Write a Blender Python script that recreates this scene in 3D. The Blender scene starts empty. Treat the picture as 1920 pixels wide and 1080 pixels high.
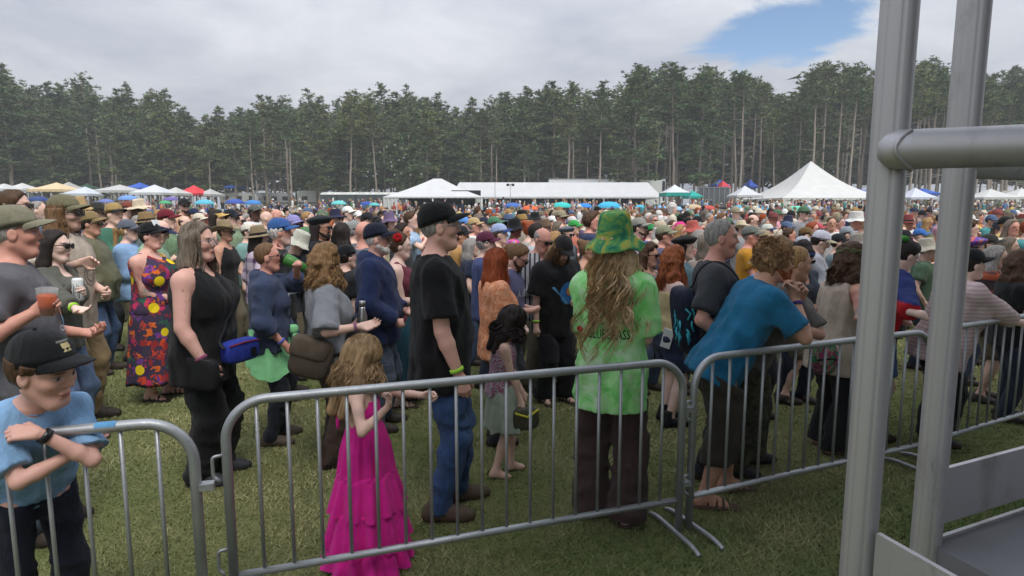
import bpy, bmesh, math, random
import numpy as np
from mathutils import Vector, Matrix
from mathutils.bvhtree import BVHTree

rng = np.random.default_rng(11)
random.seed(11)
scene = bpy.context.scene
COL = scene.collection

# ------------------------------------------------------------------ camera
F_PX, CX, CY = 1159.0, 960.0, 540.0
CAM_H = 1.78
PITCH = math.radians(7.3)
cam_data = bpy.data.cameras.new('camera')
cam_data.sensor_width = 36.0
cam_data.lens = 36.0 * F_PX / 1920.0
cam_data.clip_start = 0.05
cam_data.clip_end = 2000.0
cam = bpy.data.objects.new('camera', cam_data)
cam.location = (0, 0, CAM_H)
cam.rotation_euler = (math.pi / 2 - PITCH, 0, 0)
COL.objects.link(cam)
scene.camera = cam

# ------------------------------------------------------------------ world, sun, exposure
SUN_EL, SUN_AZ = 58.0, 152.0     # azimuth clockwise from +Y
world = bpy.data.worlds.new('World')
scene.world = world
world.use_nodes = True
wn, wl = world.node_tree.nodes, world.node_tree.links
wn.clear()
w_out = wn.new('ShaderNodeOutputWorld')
w_bg = wn.new('ShaderNodeBackground')
w_bg.inputs['Strength'].default_value = 0.1
w_sky = wn.new('ShaderNodeTexSky')
w_sky.sky_type = 'NISHITA'
w_sky.sun_disc = False
w_sky.sun_elevation = math.radians(SUN_EL)
w_sky.sun_rotation = math.radians(SUN_AZ)
w_sky.air_density = 1.0
w_sky.dust_density = 0.0
w_sky.ozone_density = 3.0
w_tc = wn.new('ShaderNodeTexCoord')


def wmath(op, a, b=None, c=None):
    n = wn.new('ShaderNodeMath')
    n.operation = op
    for i, v in enumerate((a, b, c)):
        if v is None:
            continue
        if isinstance(v, (int, float)):
            n.inputs[i].default_value = v
        else:
            wl.new(v, n.inputs[i])
    return n.outputs[0]


w_sep = wn.new('ShaderNodeSeparateXYZ')
wl.new(w_tc.outputs['Generated'], w_sep.inputs[0])
wz = wmath('ADD', wmath('MAXIMUM', w_sep.outputs['Z'], 0.0), 0.16)
w_comb = wn.new('ShaderNodeCombineXYZ')          # cloud deck seen as a plane overhead
wl.new(wmath('DIVIDE', w_sep.outputs['X'], wz), w_comb.inputs['X'])
wl.new(wmath('DIVIDE', w_sep.outputs['Y'], wz), w_comb.inputs['Y'])


def wnoise(scale, detail, loc, rough=0.55, dist=0.0):
    mp = wn.new('ShaderNodeMapping')
    mp.inputs['Location'].default_value = loc
    wl.new(w_comb.outputs[0], mp.inputs['Vector'])
    n = wn.new('ShaderNodeTexNoise')
    n.inputs['Scale'].default_value = scale
    n.inputs['Detail'].default_value = detail
    n.inputs['Roughness'].default_value = rough
    n.inputs['Distortion'].default_value = dist
    wl.new(mp.outputs[0], n.inputs['Vector'])
    return n.outputs['Fac']


# the cloud deck: even grey layer, paler and darker swells, and an opening to blue sky
w_swell = wnoise(0.55, 5.0, (3.1, 1.7, 0.0), 0.5, 0.4)
w_fine = wnoise(1.7, 7.0, (0.4, 5.2, 2.0), 0.6, 0.3)
w_ramp = wn.new('ShaderNodeValToRGB')
w_ramp.color_ramp.elements[0].position = 0.40
w_ramp.color_ramp.elements[0].color = (3.3, 3.58, 4.2, 1)
w_ramp.color_ramp.elements[1].position = 0.62
w_ramp.color_ramp.elements[1].color = (5.25, 5.42, 5.75, 1)
wl.new(wmath('MULTIPLY_ADD', w_fine, 0.48, wmath('MULTIPLY', w_swell, 0.54)), w_ramp.inputs[0])
GAP = (0.97, 2.25)                                # where the deck is open, on the deck plane
gx = wmath('DIVIDE', wmath('SUBTRACT', w_sep.outputs['X'], 0), wz)
gy = wmath('DIVIDE', wmath('SUBTRACT', w_sep.outputs['Y'], 0), wz)
dx = wmath('MULTIPLY', wmath('SUBTRACT', gx, GAP[0]), 3.2)
dy = wmath('MULTIPLY', wmath('SUBTRACT', gy, GAP[1]), 1.9)
gd = wmath('SQRT', wmath('ADD', wmath('MULTIPLY', dx, dx), wmath('MULTIPLY', dy, dy)))
gn = wmath('MULTIPLY', wmath('SUBTRACT', wnoise(2.2, 6.0, (7.3, 2.2, 1.0), 0.6, 0.5), 0.5), 2.6)
gsum = wmath('ADD', gd, gn)
w_mr = wn.new('ShaderNodeMapRange')
w_mr.interpolation_type = 'SMOOTHSTEP'
w_mr.inputs['From Min'].default_value = 0.45
w_mr.inputs['From Max'].default_value = 0.95
wl.new(gsum, w_mr.inputs['Value'])
w_mix = wn.new('ShaderNodeMix')
w_mix.data_type = 'RGBA'
wl.new(w_mr.outputs[0], w_mix.inputs['Factor'])
wl.new(w_sky.outputs[0], w_mix.inputs['A'])
w_lum = wn.new('ShaderNodeVectorMath')             # an overcast deck is brighter towards the zenith
w_lum.operation = 'SCALE'
wl.new(w_ramp.outputs[0], w_lum.inputs[0])
wl.new(wmath('MULTIPLY_ADD', wmath('MAXIMUM', w_sep.outputs['Z'], 0.0), 1.35, 0.76), w_lum.inputs['Scale'])
wl.new(w_lum.outputs[0], w_mix.inputs['B'])
wl.new(w_mix.outputs['Result'], w_bg.inputs['Color'])
wl.new(w_bg.outputs[0], w_out.inputs[0])

sun_data = bpy.data.lights.new('sun', 'SUN')
sun_data.energy = 2.3
sun_data.angle = math.radians(25)
sun_data.color = (1.0, 0.96, 0.9)
sun = bpy.data.objects.new('sun', sun_data)
sun.location = (-20, -30, 60)
_az, _el = math.radians(SUN_AZ), math.radians(SUN_EL)
_sd = Vector((math.sin(_az) * math.cos(_el), math.cos(_az) * math.cos(_el), math.sin(_el)))
sun.rotation_euler = (-_sd).to_track_quat('-Z', 'Y').to_euler()
COL.objects.link(sun)

scene.view_settings.view_transform = 'Standard'
scene.view_settings.look = 'None'
scene.view_settings.gamma = 1.0
scene.view_settings.exposure = 0.5
scene.view_settings.use_curve_mapping = False
scene.render.engine = 'CYCLES'
scene.cycles.max_bounces = 5
scene.cycles.diffuse_bounces = 3
scene.cycles.glossy_bounces = 2
scene.cycles.transmission_bounces = 3
scene.cycles.transparent_max_bounces = 6
scene.cycles.caustics_reflective = False
scene.cycles.caustics_refractive = False


# ------------------------------------------------------------------ picking helpers
def ray(px, py):
    x, y = (px - CX) / F_PX, (CY - py) / F_PX
    c, s = math.cos(PITCH), math.sin(PITCH)
    return np.array([x, c + y * s, -s + y * c])


def at(px, py, Y):
    r = ray(px, py)
    return r * (Y / r[1]) + np.array([0, 0, CAM_H])


def to_px(p):
    c, s = math.cos(PITCH), math.sin(PITCH)
    x, y, z = p[0], p[1], p[2] - CAM_H
    dep = y * c - z * s
    up = y * s + z * c
    return CX + F_PX * x / dep, CY - F_PX * up / dep


def ground_z(x, y):
    return np.clip((np.asarray(y, float) - 26.0), 0, 60) * 0.0285


# ------------------------------------------------------------------ colours and materials
def lin(h):
    r, g, b = ((h >> 16) & 255) / 255, ((h >> 8) & 255) / 255, (h & 255) / 255
    f = lambda c: c / 12.92 if c <= 0.04045 else ((c + 0.055) / 1.055) ** 2.4
    return (f(r), f(g), f(b), 1.0)


MATS = {}


class NT:
    """small wrapper for writing node trees"""
    def __init__(self, name):
        self.m = bpy.data.materials.new(name)
        self.m.use_nodes = True
        self.n, self.l = self.m.node_tree.nodes, self.m.node_tree.links
        self.b = self.n['Principled BSDF']
        MATS[name] = self.m

    def new(self, t, **kw):
        nd = self.n.new(t)
        for k, v in kw.items():
            setattr(nd, k, v)
        return nd

    def put(self, sock, v):
        if isinstance(v, (int, float, tuple, list)):
            sock.default_value = v
        else:
            self.l.new(v, sock)

    def noise(self, scale, detail=4, rough=0.55, coord='Object', sc=(1, 1, 1), dist=0.0):
        tc = self.new('ShaderNodeTexCoord')
        mp = self.new('ShaderNodeMapping')
        mp.inputs['Scale'].default_value = sc
        self.l.new(tc.outputs[coord], mp.inputs[0])
        n = self.new('ShaderNodeTexNoise')
        n.inputs['Scale'].default_value = scale
        n.inputs['Detail'].default_value = detail
        n.inputs['Roughness'].default_value = rough
        n.inputs['Distortion'].default_value = dist
        self.l.new(mp.outputs[0], n.inputs['Vector'])
        return n.outputs['Fac'], n.outputs['Color']

    def ramp(self, fac, stops, interp='LINEAR'):
        r = self.new('ShaderNodeValToRGB')
        r.color_ramp.interpolation = interp
        e = r.color_ramp.elements
        while len(e) < len(stops):
            e.new(0.5)
        for i, (p, c) in enumerate(stops):
            e[i].position = p
            e[i].color = c if len(c) == 4 else (*c, 1)
        self.l.new(fac, r.inputs[0])
        return r.outputs[0]

    def mix(self, fac, a, b, mode='MIX'):
        m = self.new('ShaderNodeMix', data_type='RGBA', blend_type=mode)
        self.put(m.inputs['Factor'], fac)
        self.put(m.inputs['A'], a)
        self.put(m.inputs['B'], b)
        return m.outputs['Result']

    def math(self, op, a, b=0.0):
        m = self.new('ShaderNodeMath', operation=op)
        self.put(m.inputs[0], a)
        self.put(m.inputs[1], b)
        return m.outputs[0]

    def bump(self, h, strength=0.3, dist=0.01):
        b = self.new('ShaderNodeBump')
        b.inputs['Strength'].default_value = strength
        b.inputs['Distance'].default_value = dist
        self.l.new(h, b.inputs['Height'])
        self.l.new(b.outputs[0], self.b.inputs['Normal'])

    def done(self, color=None, rough=0.7, metal=0.0, spec=0.4):
        if color is not None:
            self.put(self.b.inputs['Base Color'], color)
        self.put(self.b.inputs['Roughness'], rough)
        self.put(self.b.inputs['Metallic'], metal)
        self.put(self.b.inputs['Specular IOR Level'], spec)
        return self.m


def varied(t, col, amt, fac):
    """colour with soft light/dark mottling"""
    return t.mix(1.0, col, t.ramp(fac, [(0.25, (1 - amt,) * 3), (0.75, (1 + amt,) * 3)]), 'MULTIPLY')


def build_materials():
    # cloth: colour comes from each object
    for nm, rough, wr in (('cloth', 0.9, 0.35), ('denim', 0.95, 0.45), ('leather', 0.5, 0.2), ('nylon', 0.6, 0.3)):
        t = NT(nm)
        oi = t.new('ShaderNodeObjectInfo')
        f, _ = t.noise(9, 5, 0.6)
        c = varied(t, oi.outputs['Color'], 0.16 if nm != 'denim' else 0.32, f)
        f2, _ = t.noise(8.5, 4, 0.55, sc=(1, 1, 0.5), dist=0.5)
        f3, _ = t.noise(700 if nm != 'denim' else 500, 1)
        h = t.math('MULTIPLY_ADD', f3, 0.06)
        t.l.new(t.math('ABSOLUTE', t.math('SUBTRACT', f2, 0.5)), h.node.inputs[2])
        t.bump(h, wr * 1.7, 0.07)
        t.done(c, rough, 0, 0.2)
        t.b.inputs['Sheen Weight'].default_value = 0.08 if nm in ('cloth', 'denim') else 0.0
    # vertex coloured skin
    t = NT('skin')
    a = t.new('ShaderNodeVertexColor', layer_name='Col')
    f, _ = t.noise(22, 4)
    c = t.mix(t.math('MULTIPLY', f, 0.12), a.outputs[0], (0.45, 0.17, 0.13, 1))
    f2, _ = t.noise(160, 2)
    t.bump(f2, 0.08, 0.004)
    t.done(c, 0.52, 0, 0.35)
    t.b.inputs['Subsurface Weight'].default_value = 0.0
    # hair: streaks along the strands
    t = NT('hair')
    oi = t.new('ShaderNodeObjectInfo')
    f, _ = t.noise(70, 4, 0.6, sc=(1, 1, 0.10))
    f2, _ = t.noise(9, 3)
    c = t.mix(1.0, oi.outputs['Color'], t.ramp(f, [(0.3, (0.5, 0.5, 0.5)), (0.7, (1.55, 1.5, 1.45))]), 'MULTIPLY')
    c = varied(t, c, 0.25, f2)
    t.bump(f, 0.6, 0.01)
    t.done(c, 0.62, 0, 0.25)
    # plain vertex coloured cloth (far crowd, printed cloth)
    t = NT('painted_cloth')
    a = t.new('ShaderNodeVertexColor', layer_name='Col')
    f, _ = t.noise(12, 4)
    t.done(varied(t, a.outputs[0], 0.2, f), 0.85, 0, 0.2)
    # tie dye in greens
    t = NT('tie_dye_green')
    f, _ = t.noise(5.5, 5, 0.6, dist=2.2)
    c = t.ramp(f, [(0.28, lin(0xcfe6cc)), (0.44, lin(0xa9e09c)), (0.56, lin(0x92dc86)), (0.66, lin(0x6ccc66)), (0.80, lin(0x4cb04a))])
    f2, _ = t.noise(14, 4, 0.6, sc=(1, 1, 0.6), dist=0.8)
    t.bump(f2, 0.35, 0.02)
    t.done(c, 0.9, 0, 0.2)
    t = NT('tie_dye_hat')
    f, _ = t.noise(9, 5, 0.6, dist=1.6)
    c = t.ramp(f, [(0.25, lin(0x1d4f4c)), (0.38, lin(0x2f7a5e)), (0.47, lin(0x5f9a58)), (0.55, lin(0x98a652)), (0.63, lin(0xb39a44)), (0.75, lin(0x3a8468))])
    t.bump(f, 0.3, 0.01)
    t.done(c, 0.9, 0, 0.2)
    t = NT('tie_dye_bright')
    f, _ = t.noise(7, 5, 0.6, dist=2.5)
    c = t.ramp(f, [(0.28, lin(0x2b3fb0)), (0.42, lin(0x7a2fb0)), (0.5, lin(0xd04a9a)), (0.58, lin(0xe8853a)), (0.66, lin(0x3f8fd8)), (0.8, lin(0xe8e2f0))])
    t.done(c, 0.9, 0, 0.2)
    # floral: dark ground with bright blots and yellow flowers
    t = NT('floral')
    tc = t.new('ShaderNodeTexCoord')
    _, nc = t.noise(22, 3, 0.6)
    wp = t.new('ShaderNodeVectorMath', operation='MULTIPLY_ADD')
    t.l.new(nc, wp.inputs[0])
    wp.inputs[1].default_value = (0.16, 0.16, 0.16)
    t.l.new(tc.outputs['Object'], wp.inputs[2])
    v = t.new('ShaderNodeTexVoronoi')
    v.inputs['Scale'].default_value = 15
    t.l.new(wp.outputs[0], v.inputs['Vector'])
    sp = t.new('ShaderNodeSeparateColor')
    t.l.new(v.outputs['Color'], sp.inputs[0])
    pal = t.ramp(sp.outputs[0], [(0.0, lin(0x8a2c2c)), (0.18, lin(0x3c2a4a)), (0.34, lin(0xc8622a)), (0.46, lin(0x6a3a86)), (0.6, lin(0xb0315a)), (0.72, lin(0x2f5a4a)), (0.84, lin(0xb8402c))], 'CONSTANT')
    c = t.mix(t.ramp(v.outputs['Distance'], [(0.50, (1, 1, 1)), (0.54, (0, 0, 0))]), lin(0x3a3346), pal)
    v2 = t.new('ShaderNodeTexVoronoi')
    v2.inputs['Scale'].default_value = 7.0
    t.l.new(tc.outputs['Object'], v2.inputs['Vector'])
    sp2 = t.new('ShaderNodeSeparateColor')
    t.l.new(v2.outputs['Color'], sp2.inputs[0])
    yl = t.math('MULTIPLY', t.ramp(v2.outputs['Distance'], [(0.30, (1, 1, 1)), (0.33, (0, 0, 0))]), t.math('GREATER_THAN', sp2.outputs[1], 0.42))
    c = t.mix(yl, c, lin(0xd8bf1c))
    t.done(c, 0.9, 0, 0.2)
    # small blotched prints
    for nm, A, B, C, s in (('coral_print', 0xd98d66, 0xe6b08c, 0xc4744c, 26), ('sequin', 0xb0356a, 0x2a2430, 0xd8dce4, 150),
                           ('camo', 0x3d3f31, 0x53523f, 0x2b2c24, 16), ('bag_print', 0xd8328a, 0x2f9f5a, 0x26262e, 36), ('rainbow', 0xe07a2a, 0x8a3aa0, 0x3a6ac0, 9)):
        t = NT(nm)
        f, _ = t.noise(s, 3, 0.6, dist=1.0)
        c = t.ramp(f, [(0.36, lin(A)), (0.44, lin(B)), (0.54, lin(C)), (0.62, lin(A)), (0.70, lin(C))], 'LINEAR' if nm != 'sequin' else 'CONSTANT')
        t.bump(f, 0.4, 0.01)
        t.done(c, 0.35 if nm == 'sequin' else 0.9, 0, 0.3)
    # plaid and stripes
    for nm, A, B, s in (('plaid_purple', 0xb9a9b8, 0x4a3358, 24), ('plaid_grey', 0x9a9aa0, 0x2d2f36, 60), ('plaid_orange', 0x3a3034, 0xb8552a, 22), ('stripe_pink', 0xc8b4b2, 0xb39c9c, 110)):
        t = NT(nm)
        tc = t.new('ShaderNodeTexCoord')
        sx = t.new('ShaderNodeSeparateXYZ')
        t.l.new(tc.outputs['Object'], sx.inputs[0])
        hz = t.math('SINE', t.math('MULTIPLY', sx.outputs['Z'], s * 2))
        vx = t.math('SINE', t.math('MULTIPLY', t.math('ADD', sx.outputs['X'], sx.outputs['Y']), s * 1.7))
        fz = t.ramp(hz, [(0.25, (0, 0, 0)), (0.5, (1, 1, 1))])
        fx = t.ramp(vx, [(0.25, (0, 0, 0)), (0.5, (1, 1, 1))])
        fac = fz if nm == 'stripe_pink' else (fx if nm == 'plaid_grey' else t.math('MULTIPLY', t.math('ADD', fz, fx), 0.5))
        t.done(t.mix(fac, lin(A), lin(B)), 0.9, 0, 0.2)
    # metals
    t = NT('galvanised')
    f, _ = t.noise(45, 5, 0.7)
    f2, _ = t.noise(5, 4, 0.6)
    c = t.mix(f2, lin(0x8e9194), lin(0xc0c3c6))
    f4, _ = t.noise(16, 6, 0.75)
    c = t.mix(t.ramp(f4, [(0.58, (0, 0, 0)), (0.72, (0.75, 0.75, 0.75))]), c, lin(0x6e6c68))
    t.bump(f, 0.2, 0.004)
    t.done(c, t.math('MULTIPLY_ADD', f, 0.25), 0.75, 0.5)
    r = t.b.inputs['Roughness'].links[0].from_node
    r.inputs[2].default_value = 0.38
    t = NT('aluminium')
    f, _ = t.noise(60, 5, 0.65, sc=(1, 1, 0.04))
    f2, _ = t.noise(7, 6, 0.7, sc=(1, 1, 0.5))
    c = t.mix(t.ramp(f2, [(0.56, (0, 0, 0)), (0.72, (1, 1, 1))]), lin(0xb8b6b8), lin(0x949090))
    f3, _ = t.noise(30, 3, 0.8, sc=(1, 1, 0.3))
    c = t.mix(t.ramp(f3, [(0.70, (0, 0, 0)), (0.76, (0.8, 0.8, 0.8))]), c, lin(0x5c5a5a))
    t.bump(f, 0.10, 0.002)
    t.done(c, 0.50, 0.65, 0.5)
    for nm, h, rough, metal, spec in (('black_plastic', 0x141416, 0.35, 0, 0.5), ('lens', 0x0a0b0d, 0.08, 0, 0.8), ('canvas_white', 0xe4e6e6, 0.75, 0, 0.3),
                                      ('dark_interior', 0x26282a, 0.95, 0, 0.1), ('pole_grey', 0x8a8c8e, 0.5, 0.3, 0.4), ('steel', 0xb9bbbd, 0.28, 0.9, 0.5),
                                      ('lettering', 0x1c2420, 0.9, 0, 0.1), ('red_print', 0xb02430, 0.9, 0, 0.1), ('pale_print', 0xc4ccd8, 0.9, 0, 0.1),
                                      ('rv_white', 0xcfd2d2, 0.5, 0, 0.4), ('window_dark', 0x1c2226, 0.15, 0, 0.6), ('tyre', 0x18181a, 0.9, 0, 0.2)):
        t = NT(nm)
        f, _ = t.noise(8, 4)
        t.done(varied(t, lin(h), 0.08, f), rough, metal, spec)
    t = NT('glass')
    t.done((0.75, 0.78, 0.78, 1), 0.05, 0, 0.6)
    t.b.inputs['Alpha'].default_value = 0.16
    # canvas by object colour, slightly see-through to light
    t = NT('canvas')
    oi = t.new('ShaderNodeObjectInfo')
    f, _ = t.noise(1.2, 4)
    c = varied(t, oi.outputs['Color'], 0.07, f)
    t.done(c, 0.7, 0, 0.3)
    # plain paint by object colour
    t = NT('paint')
    oi = t.new('ShaderNodeObjectInfo')
    f, _ = t.noise(6, 4)
    t.done(varied(t, oi.outputs['Color'], 0.08, f), 0.45, 0, 0.4)
    # bark, needles
    t = NT('bark')
    f, _ = t.noise(3.0, 5, 0.65, sc=(1, 1, 0.25))
    oi = t.new('ShaderNodeObjectInfo')
    c = t.mix(f, lin(0x6a605a), lin(0xb4a89e))
    t.bump(f, 0.6, 0.05)
    t.done(c, 0.95, 0, 0.15)
    t = NT('needles')
    a = t.new('ShaderNodeVertexColor', layer_name='Col')
    oi = t.new('ShaderNodeObjectInfo')
    tint = t.ramp(oi.outputs['Random'], [(0.0, (0.72, 0.86, 0.80)), (0.5, (1.0, 1.0, 0.92)), (1.0, (1.22, 1.12, 0.90))])
    t.done(t.mix(1.0, a.outputs[0], tint, 'MULTIPLY'), 0.75, 0, 0.2)
    # ground
    t = NT('lawn')
    f, _ = t.noise(0.7, 6, 0.6, coord='Object')
    f2, _ = t.noise(9, 6, 0.7, coord='Object')
    f3, _ = t.noise(60, 3, 0.7, coord='Object')
    c = t.mix(t.ramp(f, [(0.35, (0, 0, 0)), (0.65, (1, 1, 1))]), lin(0x5e6e3a), lin(0x85845a))
    c = t.mix(t.ramp(f2, [(0.40, (0, 0, 0)), (0.70, (1, 1, 1))]), c, lin(0x8b8b5e))
    c = t.mix(t.ramp(f3, [(0.45, (0, 0, 0)), (0.75, (0.7, 0.7, 0.7))]), c, lin(0x4c5530))
    t.bump(f3, 0.9, 0.04)
    t.done(c, 0.95, 0, 0.1)
    t = NT('grass_blades')
    a = t.new('ShaderNodeVertexColor', layer_name='Col')
    t.done(a.outputs[0], 0.7, 0, 0.25)
    t = NT('deck_panel')
    f, _ = t.noise(5, 6, 0.7)
    f2, _ = t.noise(90, 2)
    t.bump(f2, 0.2, 0.003)
    t.done(t.mix(f, lin(0x5a5a5e), lin(0x86868a)), 0.7, 0, 0.4)


build_materials()


# ------------------------------------------------------------------ mesh helpers
def mesh_np(name, verts, faces, smooth=True, col=None):
    """verts (n,3); faces (m,3|4) int array or list of such arrays"""
    me = bpy.data.meshes.new(name)
    fl = faces if isinstance(faces, list) else [faces]
    fl = [np.asarray(f, np.int32) for f in fl if len(f)]
    verts = np.asarray(verts, np.float32)
    me.vertices.add(len(verts))
    me.vertices.foreach_set('co', verts.ravel())
    nl = sum(f.size for f in fl)
    nf = sum(len(f) for f in fl)
    me.loops.add(nl)
    me.polygons.add(nf)
    me.loops.foreach_set('vertex_index', np.concatenate([f.ravel() for f in fl]))
    starts, o = [], 0
    for f in fl:
        starts.append(o + np.arange(len(f)) * f.shape[1])
        o += f.size
    me.polygons.foreach_set('loop_start', np.concatenate(starts).astype(np.int32))
    me.update(calc_edges=True)
    me.polygons.foreach_set('use_smooth', np.full(nf, smooth, bool))
    if col is not None:
        at_ = me.color_attributes.new('Col', 'FLOAT_COLOR', 'POINT')
        c = np.ones((len(verts), 4), np.float32)
        c[:, :3] = col[:, :3]
        at_.data.foreach_set('color', c.ravel())
    return me


def link(name, me, mat=None, parent=None, color=None, mw=None):
    o = bpy.data.objects.new(name, me)
    COL.objects.link(o)
    if mat is not None and me is not None:
        if len(me.materials) == 0:
            me.materials.append(MATS[mat])
    if parent is not None:
        o.parent = parent
    if color is not None:
        o.color = lin(color) if isinstance(color, int) else color
    if mw is not None:
        o.matrix_local = mw
    return o


def tag(o, label, cat, group=None):
    o['label'] = label
    o['category'] = cat
    if group:
        o['group'] = group
    return o


def empty(name, loc=(0, 0, 0), rz=0.0):
    o = bpy.data.objects.new(name, None)
    o.empty_display_size = 0.1
    o.location = loc
    o.rotation_euler = (0, 0, rz)
    COL.objects.link(o)
    return o


class MB:
    """collects simple shapes into one mesh"""
    def __init__(self):
        self.v, self.f4, self.f3, self.n = [], [], [], 0

    def add(self, v, quads=None, tris=None):
        v = np.asarray(v, float).reshape(-1, 3)
        if quads is not None and len(quads):
            self.f4.append(np.asarray(quads, int) + self.n)
        if tris is not None and len(tris):
            self.f3.append(np.asarray(tris, int) + self.n)
        self.v.append(v)
        self.n += len(v)
        return self

    def box(self, lo, hi, M=None, taper=None):
        x0, y0, z0 = lo
        x1, y1, z1 = hi
        v = np.array([(x0, y0, z0), (x1, y0, z0), (x1, y1, z0), (x0, y1, z0), (x0, y0, z1), (x1, y0, z1), (x1, y1, z1), (x0, y1, z1)], float)
        if M is not None:
            v = v @ np.asarray(M)[:3, :3].T + np.asarray(M)[:3, 3]
        return self.add(v, [(0, 3, 2, 1), (4, 5, 6, 7), (0, 1, 5, 4), (1, 2, 6, 5), (2, 3, 7, 6), (3, 0, 4, 7)])

    def tube(self, pts, r, seg=10, caps=True):
        pts = np.asarray(pts, float)
        n = len(pts)
        r = np.broadcast_to(np.asarray(r, float), (n,))
        tan = np.gradient(pts, axis=0)
        tan /= np.linalg.norm(tan, axis=1)[:, None] + 1e-12
        up = np.array([0, 0, 1.0]) if abs(tan[0][2]) < 0.9 else np.array([1.0, 0, 0])
        rings = []
        u = np.cross(tan[0], up)
        u /= np.linalg.norm(u)
        a = np.linspace(0, 2 * np.pi, seg, endpoint=False)
        for i in range(n):
            u = u - tan[i] * np.dot(u, tan[i])
            u /= np.linalg.norm(u) + 1e-12
            w = np.cross(tan[i], u)
            rings.append(pts[i] + r[i] * (np.cos(a)[:, None] * u + np.sin(a)[:, None] * w))
        v = np.concatenate(rings)
        i, j = np.meshgrid(np.arange(n - 1), np.arange(seg), indexing='ij')
        j2 = (j + 1) % seg
        q = np.stack([i * seg + j, i * seg + j2, (i + 1) * seg + j2, (i + 1) * seg + j], -1).reshape(-1, 4)
        t = []
        if caps:
            v = np.concatenate([v, pts[:1], pts[-1:]])
            c0, c1 = n * seg, n * seg + 1
            for k in range(seg):
                t.append((c0, (k + 1) % seg, k))
                t.append((c1, (n - 1) * seg + k, (n - 1) * seg + (k + 1) % seg))
        return self.add(v, q, t)

    def rings(self, R, close=True, cap0=False, cap1=False):
        """R (n, m, 3): skin rings of m points"""
        R = np.asarray(R, float)
        n, m = R.shape[:2]
        i, j = np.meshgrid(np.arange(n - 1), np.arange(m if close else m - 1), indexing='ij')
        j2 = (j + 1) % m
        q = np.stack([i * m + j, i * m + j2, (i + 1) * m + j2, (i + 1) * m + j], -1).reshape(-1, 4)
        v = R.reshape(-1, 3)
        t = []
        if cap0:
            v = np.concatenate([v, R[0].mean(0)[None]])
            t += [(len(v) - 1, (k + 1) % m, k) for k in range(m)]
        if cap1:
            v = np.concatenate([v, R[-1].mean(0)[None]])
            t += [(len(v) - 1, (n - 1) * m + k, (n - 1) * m + (k + 1) % m) for k in range(m)]
        return self.add(v, q, t)

    def build(self, name, smooth=False, col=None):
        fs = []
        if self.f4:
            fs.append(np.concatenate(self.f4))
        if self.f3:
            fs.append(np.concatenate(self.f3))
        return mesh_np(name, np.concatenate(self.v), fs, smooth, col)


def bez_arc(p, q, r, n=6):
    pass


def rounded_path(pts, rad, n=6):
    """polyline with rounded corners"""
    pts = [np.asarray(p, float) for p in pts]
    out = [pts[0]]
    for i in range(1, len(pts) - 1):
        a, b, c = pts[i - 1], pts[i], pts[i + 1]
        u, w = (a - b) / np.linalg.norm(a - b), (c - b) / np.linalg.norm(c - b)
        p0, p1 = b + u * rad, b + w * rad
        for t in np.linspace(0, 1, n + 1):
            # quarter-circle like blend
            k = 0.5523
            c0, c1 = p0 - u * rad * k, p1 - w * rad * k
            out.append((1 - t) ** 3 * p0 + 3 * (1 - t) ** 2 * t * c0 + 3 * (1 - t) * t * t * c1 + t ** 3 * p1)
    out.append(pts[-1])
    return np.array(out)


def rotm(axis, deg):
    return np.array(Matrix.Rotation(math.radians(deg), 3, axis))


# ------------------------------------------------------------------ implicit surfaces
def axis_pts(lo, hi, step, fine=()):
    """grid coordinates from lo to hi; inside the (a, b, s) ranges the step is s"""
    out, x = [lo], lo
    while x < hi:
        s = step
        for a, b, fs in fine:
            if a - step < x < b:
                s = min(s, fs)
        x += s
        out.append(x)
    return np.array(out)


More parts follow.
